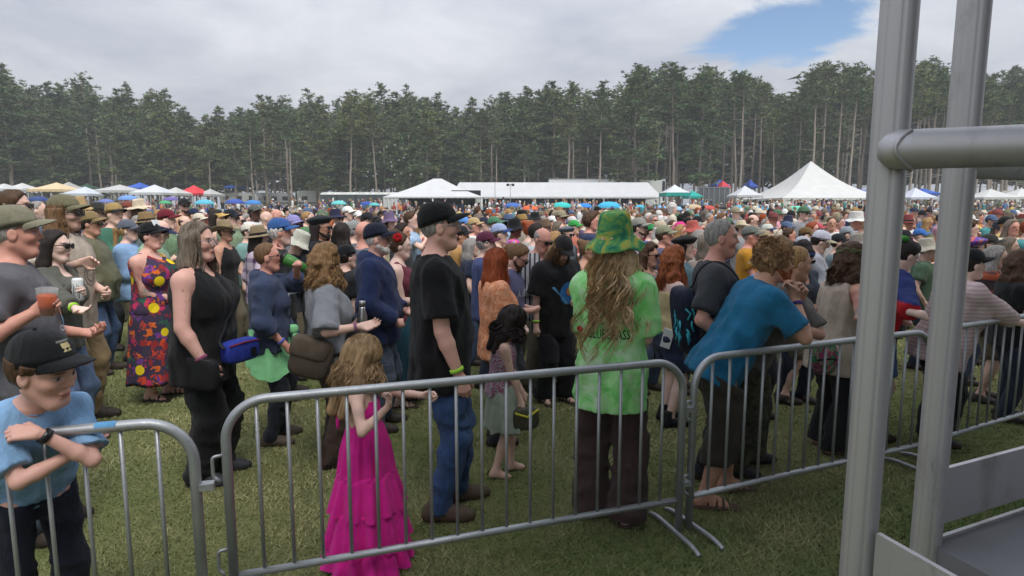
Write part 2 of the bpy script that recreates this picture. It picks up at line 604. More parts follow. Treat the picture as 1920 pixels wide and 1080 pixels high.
class Field:
    def __init__(self, xs, ys, zs):
        self.xs, self.ys, self.zs = xs, ys, zs
        self.F = np.full((len(xs), len(ys), len(zs)), 0.25, np.float32)

    def sub(self, lo, hi):
        s = []
        for ax, a, b in zip((self.xs, self.ys, self.zs), lo, hi):
            i0, i1 = np.searchsorted(ax, a), np.searchsorted(ax, b)
            s.append(slice(max(i0 - 1, 0), min(i1 + 1, len(ax))))
        return tuple(s)

    def grid(self, s):
        return (self.xs[s[0]][:, None, None], self.ys[s[1]][None, :, None], self.zs[s[2]][None, None, :])

    def all(self):
        return (self.xs[:, None, None], self.ys[None, :, None], self.zs[None, None, :])

    def smin(self, s, d, k):
        a = self.F[s]
        if k <= 0:
            self.F[s] = np.minimum(a, d)
        else:
            h = np.maximum(k - np.abs(a - d), 0) / k
            self.F[s] = np.minimum(a, d) - h * h * k * 0.25

    def cap(self, a, b, ra, rb, k=0.02, flat=False):
        a, b = np.asarray(a, float), np.asarray(b, float)
        m = max(ra, rb) + k + 0.03
        s = self.sub(np.minimum(a, b) - m, np.maximum(a, b) + m)
        X, Y, Z = self.grid(s)
        d = b - a
        L2 = d @ d + 1e-12
        px, py, pz = X - a[0], Y - a[1], Z - a[2]
        t0 = (px * d[0] + py * d[1] + pz * d[2]) / L2
        t = np.clip(t0, 0, 1)
        dist = np.sqrt((px - t * d[0]) ** 2 + (py - t * d[1]) ** 2 + (pz - t * d[2]) ** 2) - (ra + (rb - ra) * t)
        if flat:
            dist = np.maximum(dist, (t0 - 1) * math.sqrt(L2))
        self.smin(s, dist, k)

    def ell(self, c, rad, k=0.02, R=None, sub=False):
        c, rad = np.asarray(c, float), np.asarray(rad, float)
        m = rad.max() + k + 0.03
        s = self.sub(c - m, c + m)
        X, Y, Z = self.grid(s)
        x, y, z = X - c[0], Y - c[1], Z - c[2]
        if R is not None:
            x, y, z = (R[0, 0] * x + R[1, 0] * y + R[2, 0] * z, R[0, 1] * x + R[1, 1] * y + R[2, 1] * z, R[0, 2] * x + R[1, 2] * y + R[2, 2] * z)
        k0 = np.sqrt((x / rad[0]) ** 2 + (y / rad[1]) ** 2 + (z / rad[2]) ** 2)
        k1 = np.sqrt((x / rad[0] ** 2) ** 2 + (y / rad[1] ** 2) ** 2 + (z / rad[2] ** 2) ** 2) + 1e-9
        d = k0 * (k0 - 1) / k1
        if sub:
            a = self.F[s]
            d = -d
            if k > 0:
                h = np.maximum(k - np.abs(a - d), 0) / k
                self.F[s] = np.maximum(a, d) + h * h * k * 0.25
            else:
                self.F[s] = np.maximum(a, d)
        else:
            self.smin(s, d, k)

    def loft(self, o, R, tz, rx, ry, cx, k=0.02, ease=0.0, flat=True, power=2.0, folds=None):
        """stack of ellipses along the local z axis of frame (o, R)"""
        m = max(np.max(rx), np.max(ry)) + ease + np.max(np.abs(cx)) + k + 0.05
        o = np.asarray(o, float)
        e0, e1 = o + R @ np.array([0, 0, tz[0]]), o + R @ np.array([0, 0, tz[-1]])
        s = self.sub(np.minimum(e0, e1) - m, np.maximum(e0, e1) + m)
        X, Y, Z = self.grid(s)
        x, y, z = X - o[0], Y - o[1], Z - o[2]
        x, y, z = (R[0, 0] * x + R[1, 0] * y + R[2, 0] * z, R[0, 1] * x + R[1, 1] * y + R[2, 1] * z, R[0, 2] * x + R[1, 2] * y + R[2, 2] * z)
        ax, ay, ac = np.interp(z, tz, rx) + ease, np.interp(z, tz, ry) + ease, np.interp(z, tz, cx)
        u, w = np.abs(x - ac) / ax, np.abs(y) / ay
        q = (u ** power + w ** power) ** (1 / power)
        if folds is not None:
            n, amp, ph = folds
            th = np.arctan2(y, x - ac)
            q = q - amp * np.interp(z, [tz[0], tz[-1]], [1, 0]) * (np.sin(n * th + ph) + 0.5 * np.sin((n * 1.7) * th + 2 * ph))
        d = (q - 1) * np.minimum(ax, ay)
        d = np.maximum(d, np.maximum(tz[0] - z, z - tz[-1]))
        self.smin(s, d, k)

    def clip(self, o, n, s=None):
        """keep the side the normal points away from"""
        X, Y, Z = self.all()
        d = (X - o[0]) * n[0] + (Y - o[1]) * n[1] + (Z - o[2]) * n[2]
        self.F = np.maximum(self.F, d)

    def nets(self):
        F = self.F
        F[0], F[-1] = np.maximum(F[0], 1e-3), np.maximum(F[-1], 1e-3)
        F[:, 0], F[:, -1] = np.maximum(F[:, 0], 1e-3), np.maximum(F[:, -1], 1e-3)
        F[:, :, 0], F[:, :, -1] = np.maximum(F[:, :, 0], 1e-3), np.maximum(F[:, :, -1], 1e-3)
        S = F < 0
        c = np.zeros(tuple(n - 1 for n in F.shape), np.int8)
        off = [(i, j, k) for i in (0, 1) for j in (0, 1) for k in (0, 1)]
        for i, j, k in off:
            c += S[i:i + c.shape[0], j:j + c.shape[1], k:k + c.shape[2]]
        I = np.argwhere((c > 0) & (c < 8))
        if len(I) == 0:
            return np.zeros((0, 3)), np.zeros((0, 4), int)
        idx = np.full(c.shape, -1, np.int32)
        idx[I[:, 0], I[:, 1], I[:, 2]] = np.arange(len(I))
        A = (self.xs, self.ys, self.zs)
        P, W = np.zeros((len(I), 3)), np.zeros(len(I))
        val = {o: F[I[:, 0] + o[0], I[:, 1] + o[1], I[:, 2] + o[2]].astype(float) for o in off}
        for a in off:
            for ax in range(3):
                if a[ax]:
                    continue
                b = list(a)
                b[ax] = 1
                b = tuple(b)
                fa, fb = val[a], val[b]
                m = (fa < 0) != (fb < 0)
                if not m.any():
                    continue
                t = fa[m] / (fa[m] - fb[m])
                for q in range(3):
                    pa = A[q][I[m, q] + a[q]]
                    pb = A[q][I[m, q] + b[q]]
                    P[m, q] += pa + (pb - pa) * t
                W[m] += 1
        P /= W[:, None]
        Q = []
        for ax in range(3):
            o1, o2 = [(1, 2), (2, 0), (0, 1)][ax]
            lo, hi = [slice(None)] * 3, [slice(None)] * 3
            lo[ax], hi[ax] = slice(0, -1), slice(1, None)
            s0, s1 = S[tuple(lo)], S[tuple(hi)]
            E = np.argwhere(s0 != s1)
            ok = (E[:, o1] > 0) & (E[:, o2] > 0) & (E[:, o1] < c.shape[o1]) & (E[:, o2] < c.shape[o2])
            E = E[ok]
            sg = s0[E[:, 0], E[:, 1], E[:, 2]]
            def cell(d1, d2):
                e = E.copy()
                e[:, o1] -= d1
                e[:, o2] -= d2
                return idx[e[:, 0], e[:, 1], e[:, 2]]
            q = np.stack([cell(1, 1), cell(0, 1), cell(0, 0), cell(1, 0)], 1)
            q[~sg] = q[~sg][:, ::-1]
            Q.append(q)
        Q = np.concatenate(Q)
        return P, Q[(Q >= 0).all(1)]


_lat = rng.random((32, 32, 32)).astype(np.float32)


def vnoise(X, Y, Z):
    """value noise, about -1..1, on broadcastable coordinates"""
    X, Y, Z = np.broadcast_arrays(X, Y, Z)
    xi, yi, zi = np.floor(X).astype(int), np.floor(Y).astype(int), np.floor(Z).astype(int)
    fx, fy, fz = X - xi, Y - yi, Z - zi
    fx, fy, fz = fx * fx * (3 - 2 * fx), fy * fy * (3 - 2 * fy), fz * fz * (3 - 2 * fz)
    g = lambda a, b, c: _lat[(xi + a) & 31, (yi + b) & 31, (zi + c) & 31]
    x00 = g(0, 0, 0) * (1 - fx) + g(1, 0, 0) * fx
    x10 = g(0, 1, 0) * (1 - fx) + g(1, 1, 0) * fx
    x01 = g(0, 0, 1) * (1 - fx) + g(1, 0, 1) * fx
    x11 = g(0, 1, 1) * (1 - fx) + g(1, 1, 1) * fx
    return ((x00 * (1 - fy) + x10 * fy) * (1 - fz) + (x01 * (1 - fy) + x11 * fy) * fz) * 2 - 1
# ------------------------------------------------------------------ people: figures grown as implicit surfaces
SKINS = {'fair': 0xd6b2a2, 'pink': 0xd4a697, 'tan': 0xc0937c, 'red': 0xcb9483, 'pale': 0xdcbdb0, 'brown': 0x6e4a38, 'dark': 0x4a3226}
HAIRS = {'brown': 0x4a3626, 'dark': 0x231b18, 'black': 0x141214, 'blond': 0x9c7c52, 'sandy': 0x86684a, 'grey': 0x8d8a87, 'white': 0xc9c6c2, 'red': 0x8a4222,
         'ginger': 0x8c4e2c, 'lightbrown': 0x6b5138, 'greybrown': 0x6d6358, 'saltpepper': 0x5f5b58, 'goldbrown': 0x7d6142}


def unit(v):
    v = np.asarray(v, float)
    return v / (np.linalg.norm(v) + 1e-12)


def two_bone(a, tgt, l1, l2, hint):
    a, tgt = np.asarray(a, float), np.asarray(tgt, float)
    d = tgt - a
    L = np.linalg.norm(d)
    Lc = min(max(L, abs(l1 - l2) + 1e-3), (l1 + l2) * 0.998)
    u = d / (L + 1e-9)
    end = a + u * Lc
    x = (l1 * l1 - l2 * l2 + Lc * Lc) / (2 * Lc)
    hgt = math.sqrt(max(l1 * l1 - x * x, 0))
    hn = np.asarray(hint, float)
    hn = hn - u * (hn @ u)
    hn = unit(hn)
    return a + u * x + hn * hgt, end


ARM_PRESETS = {
    'down': dict(p=(0.04, 0.24, 0.84), e=(-0.6, 0.5, 0), dir=(0.15, 0, -1), pal=(0, -1, 0), curl=0.45),
    'hold': dict(p=(0.27, 0.07, 1.08), e=(-0.5, 0.35, -0.8), dir=(0.6, -0.7, 0.05), pal=(-0.4, 0, 0.9), curl=0.6),
    'belly': dict(p=(0.24, 0.05, 1.02), e=(-0.5, 0.5, -0.7), dir=(0.3, -0.9, 0.0), pal=(-0.9, -0.2, 0.2), curl=0.5),
    'cup': dict(p=(0.30, 0.12, 1.16), e=(-0.4, 0.3, -0.8), dir=(0.75, -0.35, 0.45), pal=(0, -1, 0.2), curl=0.75),
    'drink': dict(p=(0.27, 0.06, 1.43), e=(0.1, 0.9, -0.6), dir=(0.3, -0.55, 0.6), pal=(0.2, -0.9, 0.1), curl=0.8),
    'pocket': dict(p=(0.07, 0.22, 0.92), e=(-0.9, 0.7, 0), dir=(0.35, -0.25, -1), pal=(0, -1, 0), curl=0.3),
    'chin': dict(p=(0.24, 0.05, 1.36), e=(0.3, 0.9, -0.6), dir=(0.1, -0.5, 0.8), pal=(-0.7, -0.5, 0), curl=0.7),
    'fold': dict(p=(0.24, -0.10, 1.14), e=(0.1, 0.9, -0.2), dir=(0.1, -1, 0.1), pal=(-1, 0, 0), curl=0.3),
}
# torso sections (local z above the hips): half depth, half width, centre offset
T_Z = np.array([-0.16, -0.10, 0.0, 0.10, 0.20, 0.30, 0.38, 0.45, 0.50, 0.54])
T_RX = np.array([0.075, 0.105, 0.118, 0.108, 0.108, 0.116, 0.118, 0.105, 0.082, 0.058])
T_RY = np.array([0.10, 0.155, 0.172, 0.155, 0.152, 0.166, 0.176, 0.176, 0.145, 0.07])
T_CX = np.array([0.0, -0.012, -0.010, 0.0, 0.005, 0.008, 0.008, 0.0, -0.012, -0.016])

CLOTH_MAT = {}
HAT_MESH = {}
LENS = {}
ALL_PEOPLE = []


def hand_prims(wrist, d, n, side, curl, fine):
    """palm, four fingers and a thumb; side +1 left, -1 right"""
    d = unit(d)
    n = unit(np.asarray(n, float) - d * (np.asarray(n, float) @ d))
    th = unit(-side * np.cross(d, n))
    P = []
    if not fine:
        P.append((wrist, wrist + d * 0.075, 0.026, 0.032, 0.02))
        P.append((wrist + d * 0.07, wrist + d * 0.115 + n * 0.045 * curl, 0.028, 0.018, 0.02))
        P.append((wrist + d * 0.03 + th * 0.015, wrist + d * 0.08 + th * 0.045 + n * 0.015, 0.015, 0.011, 0.012))
        return P
    off = [0.030, 0.010, -0.010, -0.029]
    lens = [0.070, 0.078, 0.072, 0.056]
    for i in range(4):
        kn = wrist + d * (0.092 - 0.006 * abs(i - 1)) + th * off[i]
        P.append((wrist + th * off[i] * 0.55 + d * 0.01, kn, 0.0155, 0.0125, 0.012))
        c = curl * (0.9 + 0.12 * i)
        a1, a2, a3 = c * 1.0, c * 2.1, c * 2.9
        p = kn
        for a, f, r0, r1 in ((a1, 0.42, 0.0098, 0.0090), (a2, 0.32, 0.0090, 0.0082), (a3, 0.26, 0.0082, 0.0070)):
            q = p + (d * math.cos(a) + n * math.sin(a)) * lens[i] * f
            P.append((p, q, r0, r1, 0.003))
            p = q
    b = wrist + d * 0.022 + th * 0.022
    m = b + unit(d * 0.7 + th * 0.75 + n * 0.35) * 0.042
    e = m + unit(d * 0.9 + th * (0.25 - 0.5 * curl) + n * (0.25 + 0.5 * curl)) * 0.032
    e2 = e + unit(d * 0.9 + th * (0.0 - 0.7 * curl) + n * (0.25 + 0.7 * curl)) * 0.026
    P += [(b, m, 0.016, 0.0125, 0.012), (m, e, 0.0115, 0.0105, 0.004), (e, e2, 0.0105, 0.0082, 0.003)]
    return P


class Fig:
    """pose of one figure in canonical units (about 1.75 tall)"""
    def __init__(g, sp):
        g.sp = sp
        w, belly, bust = sp.get('w', 1.0), sp.get('belly', 0.0), sp.get('bust', 0.0)
        g.w = w
        g.hs = sp.get('hs', 1.0)
        g.fem = sp.get('fem', bust > 0)
        crouch = sp.get('drop', 0.0)
        px, pz = sp.get('pelv', (0.0, 0.0))
        g.pel = np.array([px, 0, 0.93 - crouch + pz])
        g.TR = rotm('Z', sp.get('twist', 0)) @ rotm('Y', sp.get('lean', 0)) @ rotm('X', sp.get('side', 0))
        g.tz = T_Z
        g.rx = T_RX * 0.95 * (1 + (w - 1) * 0.9)
        g.ry = T_RY * 0.95 * (1 + (w - 1) * 0.9) * (1.0 if not g.fem else np.interp(T_Z, [-0.1, 0.0, 0.14, 0.4, 0.5], [1.06, 1.06, 0.93, 0.93, 0.93]))
        bl = np.exp(-((T_Z - 0.10) / 0.15) ** 2) * belly
        g.rx = g.rx + bl * 0.7
        g.ry = g.ry + bl * 0.45
        g.cx = T_CX + bl * 0.55
        g.shw = 0.172 * (1 + (w - 1) * 0.75) * (0.93 if g.fem else 1.0)
        T = lambda v: g.pel + g.TR @ np.asarray(v, float)
        g.T = T
        g.sh = {1: T((-0.01, g.shw, 0.465)), -1: T((-0.01, -g.shw, 0.465))}
        g.neck = T((-0.015, 0, 0.53))
        # head follows a share of the lean, then its own turn
        g.HR = rotm('Z', sp.get('twist', 0)) @ rotm('Y', sp.get('lean', 0) * sp.get('hl', 0.35)) @ rotm('Z', sp.get('hy', 0)) @ rotm('Y', sp.get('hp', 0)) @ rotm('X', sp.get('hr', 0))
        nb = g.neck + (g.TR @ np.array([0.02, 0, 0.06]))
        g.Hc = nb + g.HR @ np.array([0.028, 0, 0.012 + 0.10 * g.hs])
        g.nb = nb
        hat = sp.get('hat')
        g.top = g.Hc + g.HR @ np.array([0, 0, (0.128 if not hat else 0.150) * g.hs])
        # legs
        feet = sp.get('feet', ((0.03, 0.11), (-0.03, -0.11)))
        g.hip, g.knee, g.ank, g.toe = {}, {}, {}, {}
        for sd, ft in zip((1, -1), feet):
            g.hip[sd] = g.pel + g.TR @ np.array([-0.005, 0.088 * (1 + (w - 1) * 0.7), -0.03]) * np.array([1, sd, 1])
            if sd < 0:
                g.hip[sd] = g.pel + g.TR @ np.array([-0.005, -0.088 * (1 + (w - 1) * 0.7), -0.03])
            fz = ft[2] if len(ft) > 2 else 0.0
            g.knee[sd], g.ank[sd] = two_bone(g.hip[sd], (ft[0], ft[1], 0.075 + fz), 0.435, 0.415, (1, 0.15 * sd, 0.1))
            yaw = ft[3] if len(ft) > 3 else 9 * sd
            g.toe[sd] = np.array([math.cos(math.radians(yaw)), math.sin(math.radians(yaw)), -0.0])
            if fz > 0.02:
                g.toe[sd] = unit(g.toe[sd] + np.array([0, 0, -1.2]))
        g.s = 1.0

    def place(g, loc, rz, s):
        g.loc, g.rz, g.s = np.asarray(loc, float), rz, s
        c, q = math.cos(rz), math.sin(rz)
        g.RZ = np.array([[c, -q, 0], [q, c, 0], [0, 0, 1]])

    def local(g, p):
        return g.RZ.T @ (np.asarray(p, float) - g.loc) / g.s

    def world(g, p):
        return g.loc + g.RZ @ (np.asarray(p, float) * g.s)

    def solve_arms(g):
        g.elb, g.wri, g.hd, g.hn, g.curl = {}, {}, {}, {}, {}
        for sd, spec in zip((1, -1), g.sp.get('arms', ('down', 'down'))):
            base = dict(ARM_PRESETS['down'])
            if isinstance(spec, str):
                base.update(ARM_PRESETS[spec])
                mir = True
            else:
                if 'pre' in spec:
                    base.update(ARM_PRESETS[spec['pre']])
                base.update(spec)
                mir = spec.get('mir', True)
            m = np.array([1, sd if mir else 1, 1])
            tgt = g.local(base['w']) if 'w' in base else np.asarray(base['p'], float) * m
            if 'w' not in base and base.get('torso'):
                tgt = g.T(tgt - np.array([0, 0, 0.93]))
            g.elb[sd], g.wri[sd] = two_bone(g.sh[sd], tgt, 0.30, 0.255, np.asarray(base['e'], float) * m)
            fd = unit(g.wri[sd] - g.elb[sd])
            hd = np.asarray(base['dir'], float) * m if base.get('dir') is not None else fd
            g.hd[sd] = unit(unit(hd) * 0.75 + fd * 0.45) if base.get('mixdir', True) else unit(hd)
            g.hn[sd] = np.asarray(base['pal'], float) * m
            g.curl[sd] = base['curl']


def add_torso(f, g, ease=0.0, hang=0.0, zlo=None, zhi=0.54, k=0.03, folds=None):
    tz = g.tz
    rx, ry, cx = g.rx.copy(), g.ry.copy(), g.cx.copy()
    if hang > 0:
        i = 6
        low = tz < tz[i]
        rx[low] = np.maximum(rx[low], rx[i] * hang)
        ry[low] = np.maximum(ry[low], ry[i] * hang)
    z0 = tz[0] if zlo is None else zlo
    if zlo is not None:                      # a garment hangs straight below the hips
        lowh = tz < 0
        rx[lowh], ry[lowh], cx[lowh] = np.maximum(rx[lowh], rx[2]), np.maximum(ry[lowh], ry[2]), cx[2]
    zz = np.unique(np.clip(np.concatenate([[z0], tz, [zhi]]), z0, zhi))
    ex = lambda a: np.interp(zz, tz, a)
    f.loft(g.pel, g.TR, zz, ex(rx), ex(ry), ex(cx), k=k, ease=ease, folds=folds, power=2.25)


def fig_bounds(g, pad=0.12):
    pts = [g.pel, g.Hc, g.top, g.neck] + list(g.sh.values()) + list(g.knee.values()) + list(g.ank.values()) + list(g.elb.values()) + list(g.wri.values())
    pts += [g.wri[s] + g.hd[s] * 0.2 for s in (1, -1)] + [g.ank[s] + g.toe[s] * 0.17 for s in (1, -1)]
    pts = np.array(pts)
    r = 0.13 + 0.1 * (g.w - 1) + g.sp.get('belly', 0)
    lo, hi = pts.min(0) - pad, pts.max(0) + pad
    t = np.array([g.T((0, 0, 0)), g.T((0, 0, 0.4))])
    lo = np.minimum(lo, t.min(0) - r * 1.6)
    hi = np.maximum(hi, t.max(0) + r * 1.6)
    lo[2] = min(lo[2], -0.03)
    return lo, hi


def head_prims(f, g, fine, k=1.0):
    c, R, h = g.Hc, g.HR, g.hs
    P = lambda x, y, z: c + R @ (np.array([x, y, z]) * h)
    E = lambda p, r, kk, sub=False: f.ell(P(*p), np.array(r) * h, kk * h, R, sub)
    nf = 0.92 if g.fem else 1.0
    E((-0.014, 0, 0.030), (0.096, 0.076, 0.096), 0.02)
    E((0.016, 0, -0.030), (0.066, 0.059 * nf, 0.085), 0.04)
    f.cap(P(0.057, -0.014, -0.099), P(0.057, 0.014, -0.099), 0.0235 * h * nf, 0.0235 * h * nf, 0.03 * h)
    f.cap(P(-0.012, -0.053 * nf, -0.055), P(0.048, -0.018, -0.099), 0.018 * h, 0.019 * h, 0.03 * h)
    f.cap(P(-0.012, 0.053 * nf, -0.055), P(0.048, 0.018, -0.099), 0.018 * h, 0.019 * h, 0.03 * h)
    if fine:
        f.cap(P(0.071, -0.034, 0.029), P(0.076, 0.0, 0.027), 0.0125 * h, 0.0115 * h, 0.014 * h)
        f.cap(P(0.071, 0.034, 0.029), P(0.076, 0.0, 0.027), 0.0125 * h, 0.0115 * h, 0.014 * h)
        for s in (1, -1):
            E((0.050, 0.043 * s, -0.022), (0.024, 0.019, 0.020), 0.025)
            E((0.094, 0.033 * s, 0.006), (0.023, 0.019, 0.013), 0.008, True)
            E((0.0655, 0.033 * s, 0.004), (0.0140, 0.0145, 0.0125), 0.003)
            E((-0.010, 0.079 * s, -0.006), (0.021, 0.010, 0.032), 0.008)
            E((-0.004, 0.092 * s, -0.002), (0.011, 0.008, 0.019), 0.006, True)
        f.cap(P(0.079, 0, 0.020), P(0.1015, 0, -0.021), 0.0075 * h, 0.0092 * h, 0.009 * h)
        for s in (1, -1):
            f.cap(P(0.088, 0.009 * s, -0.027), P(0.080, 0.013 * s, -0.026), 0.0078 * h, 0.007 * h, 0.007 * h)
        f.cap(P(0.0795, -0.016, -0.058), P(0.0835, 0.0, -0.0555), 0.0072 * h, 0.0082 * h, 0.006 * h)
        f.cap(P(0.0795, 0.016, -0.058), P(0.0835, 0.0, -0.0555), 0.0072 * h, 0.0082 * h, 0.006 * h)
        f.cap(P(0.0765, -0.013, -0.0695), P(0.0765, 0.013, -0.0695), 0.0088 * h, 0.0088 * h, 0.006 * h)
    else:
        f.cap(P(0.078, 0, 0.016), P(0.099, 0, -0.024), 0.010 * h, 0.013 * h, 0.012 * h)
        f.cap(P(0.070, -0.03, 0.030), P(0.070, 0.03, 0.030), 0.014 * h, 0.014 * h, 0.015 * h)
        f.cap(P(0.077, -0.012, -0.062), P(0.077, 0.012, -0.062), 0.011 * h, 0.011 * h, 0.008 * h)
        for s in (1, -1):
            E((0.094, 0.033 * s, 0.004), (0.022, 0.019, 0.013), 0.008, True)
            E((-0.010, 0.078 * s, -0.006), (0.022, 0.014, 0.032), 0.01)


def make_body(g, vox):
    sp = g.sp
    lo, hi = fig_bounds(g)
    fine = vox < 0.0135
    hz0, hz1 = g.Hc[2] - 0.16 * g.hs, g.Hc[2] + 0.16 * g.hs
    fx, fy, fz = [(g.Hc[0] - 0.13, g.Hc[0] + 0.15, vox * 0.62)], [(g.Hc[1] - 0.11, g.Hc[1] + 0.11, vox * 0.62)], [(hz0, hz1, vox * 0.62)]
    for s in (1, -1):
        c = g.wri[s] + g.hd[s] * 0.09
        for A, i in ((fx, 0), (fy, 1), (fz, 2)):
            A.append((c[i] - 0.10, c[i] + 0.10, vox * (0.6 if vox < 0.0135 else 1.0)))
    big = max(vox * 2.2, 0.019)
    f = Field(axis_pts(lo[0], hi[0], big, fx), axis_pts(lo[1], hi[1], big, fy), axis_pts(lo[2], hi[2], big, fz))
    add_torso(f, g, 0.0)
    b = 1 + (g.w - 1) * 0.8
    for s in (1, -1):
        f.cap(g.neck, g.sh[s], 0.05, 0.05 * b, 0.05)
        f.cap(g.sh[s], g.elb[s], 0.050 * b, 0.037 * b, 0.03)
        f.cap(g.elb[s], g.elb[s] * 0.72 + g.wri[s] * 0.28, 0.036 * b, 0.038 * b, 0.015)
        f.cap(g.elb[s] * 0.72 + g.wri[s] * 0.28, g.wri[s], 0.038 * b, 0.0245 * (1 + (b - 1) * 0.5), 0.015)
        for a, e, r0, r1, k in hand_prims(g.wri[s], g.hd[s], g.hn[s], s, g.curl[s], fine):
            f.cap(a, e, r0 * g.sp.get('hands', 1.0), r1 * g.sp.get('hands', 1.0), k)
        f.cap(g.hip[s], g.knee[s], 0.084 * b, 0.058 * b, 0.04)
        f.cap(g.knee[s], g.knee[s] * 0.7 + g.ank[s] * 0.3, 0.056 * b, 0.058 * b, 0.02)
        f.cap(g.knee[s] * 0.7 + g.ank[s] * 0.3, g.ank[s], 0.058 * b, 0.037, 0.02)
        t = g.toe[s]
        heel, ball = g.ank[s] - t * 0.035 + np.array([0, 0, -0.038]), g.ank[s] + t * 0.115 + np.array([0, 0, -0.048])
        f.cap(g.ank[s], heel, 0.036, 0.033, 0.02)
        f.cap(heel, ball, 0.034, 0.030, 0.02)
        f.cap(g.ank[s], ball, 0.034, 0.027, 0.03)
        if fine:
            sidev = np.cross([0, 0, 1], t)
            for q in range(5):
                o = ball + sidev * (0.024 - 0.012 * q) * s * -1 * -1
                f.cap(o, o + t * (0.045 - 0.005 * q) + np.array([0, 0, -0.004]), 0.012, 0.0095, 0.006)
        else:
            f.cap(ball, ball + t * 0.045, 0.03, 0.018, 0.02)
    if sp.get('bust', 0) > 0:
        for s in (1, -1):
            f.ell(g.T((0.075 + g.cx[5] + (g.w - 1) * 0.08, 0.075 * g.w * s, 0.315)), np.array([0.075, 0.085, 0.085]) * sp['bust'], 0.04, g.TR)
    f.cap(g.neck - np.array([0, 0, 0.02]), g.Hc + g.HR @ np.array([-0.02, 0, -0.05 * g.hs]), 0.057 * b * (0.86 if g.fem else 1), 0.052 * (0.86 if g.fem else 1), 0.03)
    head_prims(f, g, fine)
    v, q = f.nets()
    # colours
    base = np.array(lin(SKINS[sp.get('skin', 'fair')]))[:3]
    col = np.tile(base, (len(v), 1))
    hv = (v - g.Hc) @ g.HR / g.hs
    hx, hy, hz = hv[:, 0], np.abs(hv[:, 1]), hv[:, 2]
    inh = (hx > 0.0) & (hz < 0.14) & (hz > -0.14) & (hy < 0.1)

    def paint(mask_amt, c):
        m = np.clip(mask_amt, 0, 1)[:, None] * inh[:, None]
        col[:] = col * (1 - m) + np.array(c)[:3] * m
    flush = base * np.array([1.06, 0.80, 0.76])
    paint(0.4 * np.exp(-(((hx - 0.075) / 0.04) ** 2 + ((hy - 0.045) / 0.025) ** 2 + ((hz + 0.03) / 0.03) ** 2)), flush)
    paint(0.3 * np.exp(-(((hx - 0.108) / 0.02) ** 2 + (hy / 0.02) ** 2 + ((hz + 0.025) / 0.02) ** 2)), flush)
    hair = sp.get('hair', ('short', 'brown'))
    hc = np.array(lin(HAIRS[hair[1]] if isinstance(hair[1], str) else hair[1]))[:3]
    sm = 1.0 if fine else 1.5
    if fine:
        lip = base * np.array([0.92, 0.55, 0.55])
        paint(1.3 * np.exp(-(((hz + 0.0635) / 0.010) ** 2 + (hy / 0.022) ** 4)) * (hx > 0.07), lip)
        paint(0.9 * np.exp(-(((hz + 0.0635) / 0.0028) ** 2 + (hy / 0.024) ** 4)) * (hx > 0.07), lip * 0.35)
        paint(1.0 * np.exp(-(((hz - 0.026) / 0.0075) ** 2 + ((hy - 0.035) / 0.020) ** 4)) * (hx > 0.05), hc * 0.8)
        ew = np.exp(-(((hz - 0.003) / 0.0075) ** 4 + ((hy - 0.033) / 0.0145) ** 4)) * (hx > 0.05)
        paint(ew, (0.42, 0.37, 0.35))
        paint(1.3 * np.exp(-(((hz - 0.003) / 0.0065) ** 4 + ((hy - 0.034) / 0.0065) ** 4)) * (hx > 0.05), (0.025, 0.03, 0.035))
        paint(0.9 * np.exp(-(((hz - 0.0105) / 0.004) ** 2 + ((hy - 0.034) / 0.017) ** 4)) * (hx > 0.05), base * 0.25)
    else:
        paint(0.6 * np.exp(-(((hz + 0.063) / 0.012) ** 2 + (hy / 0.022) ** 4)) * (hx > 0.065), base * np.array([0.8, 0.5, 0.5]))
        if not sp.get('glasses'):
            paint(0.8 * np.exp(-(((hz - 0.006) / 0.013) ** 2 + ((hy - 0.034) / 0.018) ** 4)) * (hx > 0.05), base * 0.22)
    if sp.get('stubble'):
        paint(sp['stubble'] * (hz < -0.035) * (hx > 0.0), hc)
    if sp.get('tattoo'):
        ux = [np.linalg.norm(np.cross(v - g.sh[s], g.elb[s] - g.sh[s]), axis=1) / np.linalg.norm(g.elb[s] - g.sh[s]) for s in (1, -1)]
        for s, dist in zip((1, -1), ux):
            t = ((v - g.sh[s]) @ (g.elb[s] - g.sh[s])) / ((g.elb[s] - g.sh[s]) @ (g.elb[s] - g.sh[s]))
            m = (dist < 0.09) & (t > 0.12) & (t < 1.05)
            nz = vnoise(v[:, 0] * 26, v[:, 1] * 26, v[:, 2] * 26)
            a = (np.clip((nz + 0.25) * 2.2, 0, 0.75) * m)[:, None]
            tc = np.where((vnoise(v[:, 0] * 14 + 5, v[:, 1] * 14, v[:, 2] * 14) > 0.1)[:, None], np.array([[0.12, 0.16, 0.17]]), np.array([[0.30, 0.10, 0.09]]))
            col[:] = col * (1 - a) + tc * a
    return v, q, col


def coarsen(v, q, col, level, cells):
    """merge vertices onto coarser lattices where less detail shows; the surface stays in one piece"""
    full = -1 - np.arange(len(v))
    for lv, cell in enumerate(cells, 1):
        k = np.floor(v / cell).astype(np.int64) + 4096
        k = k[:, 0] * 100000000 + k[:, 1] * 10000 + k[:, 2] + lv * 10 ** 13
        full = np.where(level == lv, k, full)
    _, inv = np.unique(full, return_inverse=True)
    n = inv.max() + 1
    cnt = np.bincount(inv, minlength=n)[:, None]
    nv = np.stack([np.bincount(inv, v[:, i], n) for i in range(3)], 1) / cnt
    nc = np.stack([np.bincount(inv, col[:, i], n) for i in range(3)], 1) / cnt
    f = inv[q]
    t = np.concatenate([f[:, [0, 1, 2]], f[:, [0, 2, 3]]])
    t = t[(t[:, 0] != t[:, 1]) & (t[:, 1] != t[:, 2]) & (t[:, 2] != t[:, 0])]
    _, i, n = np.unique(np.sort(t, 1), axis=0, return_index=True, return_counts=True)
    return nv, t[np.sort(i[n % 2 == 1])], nc


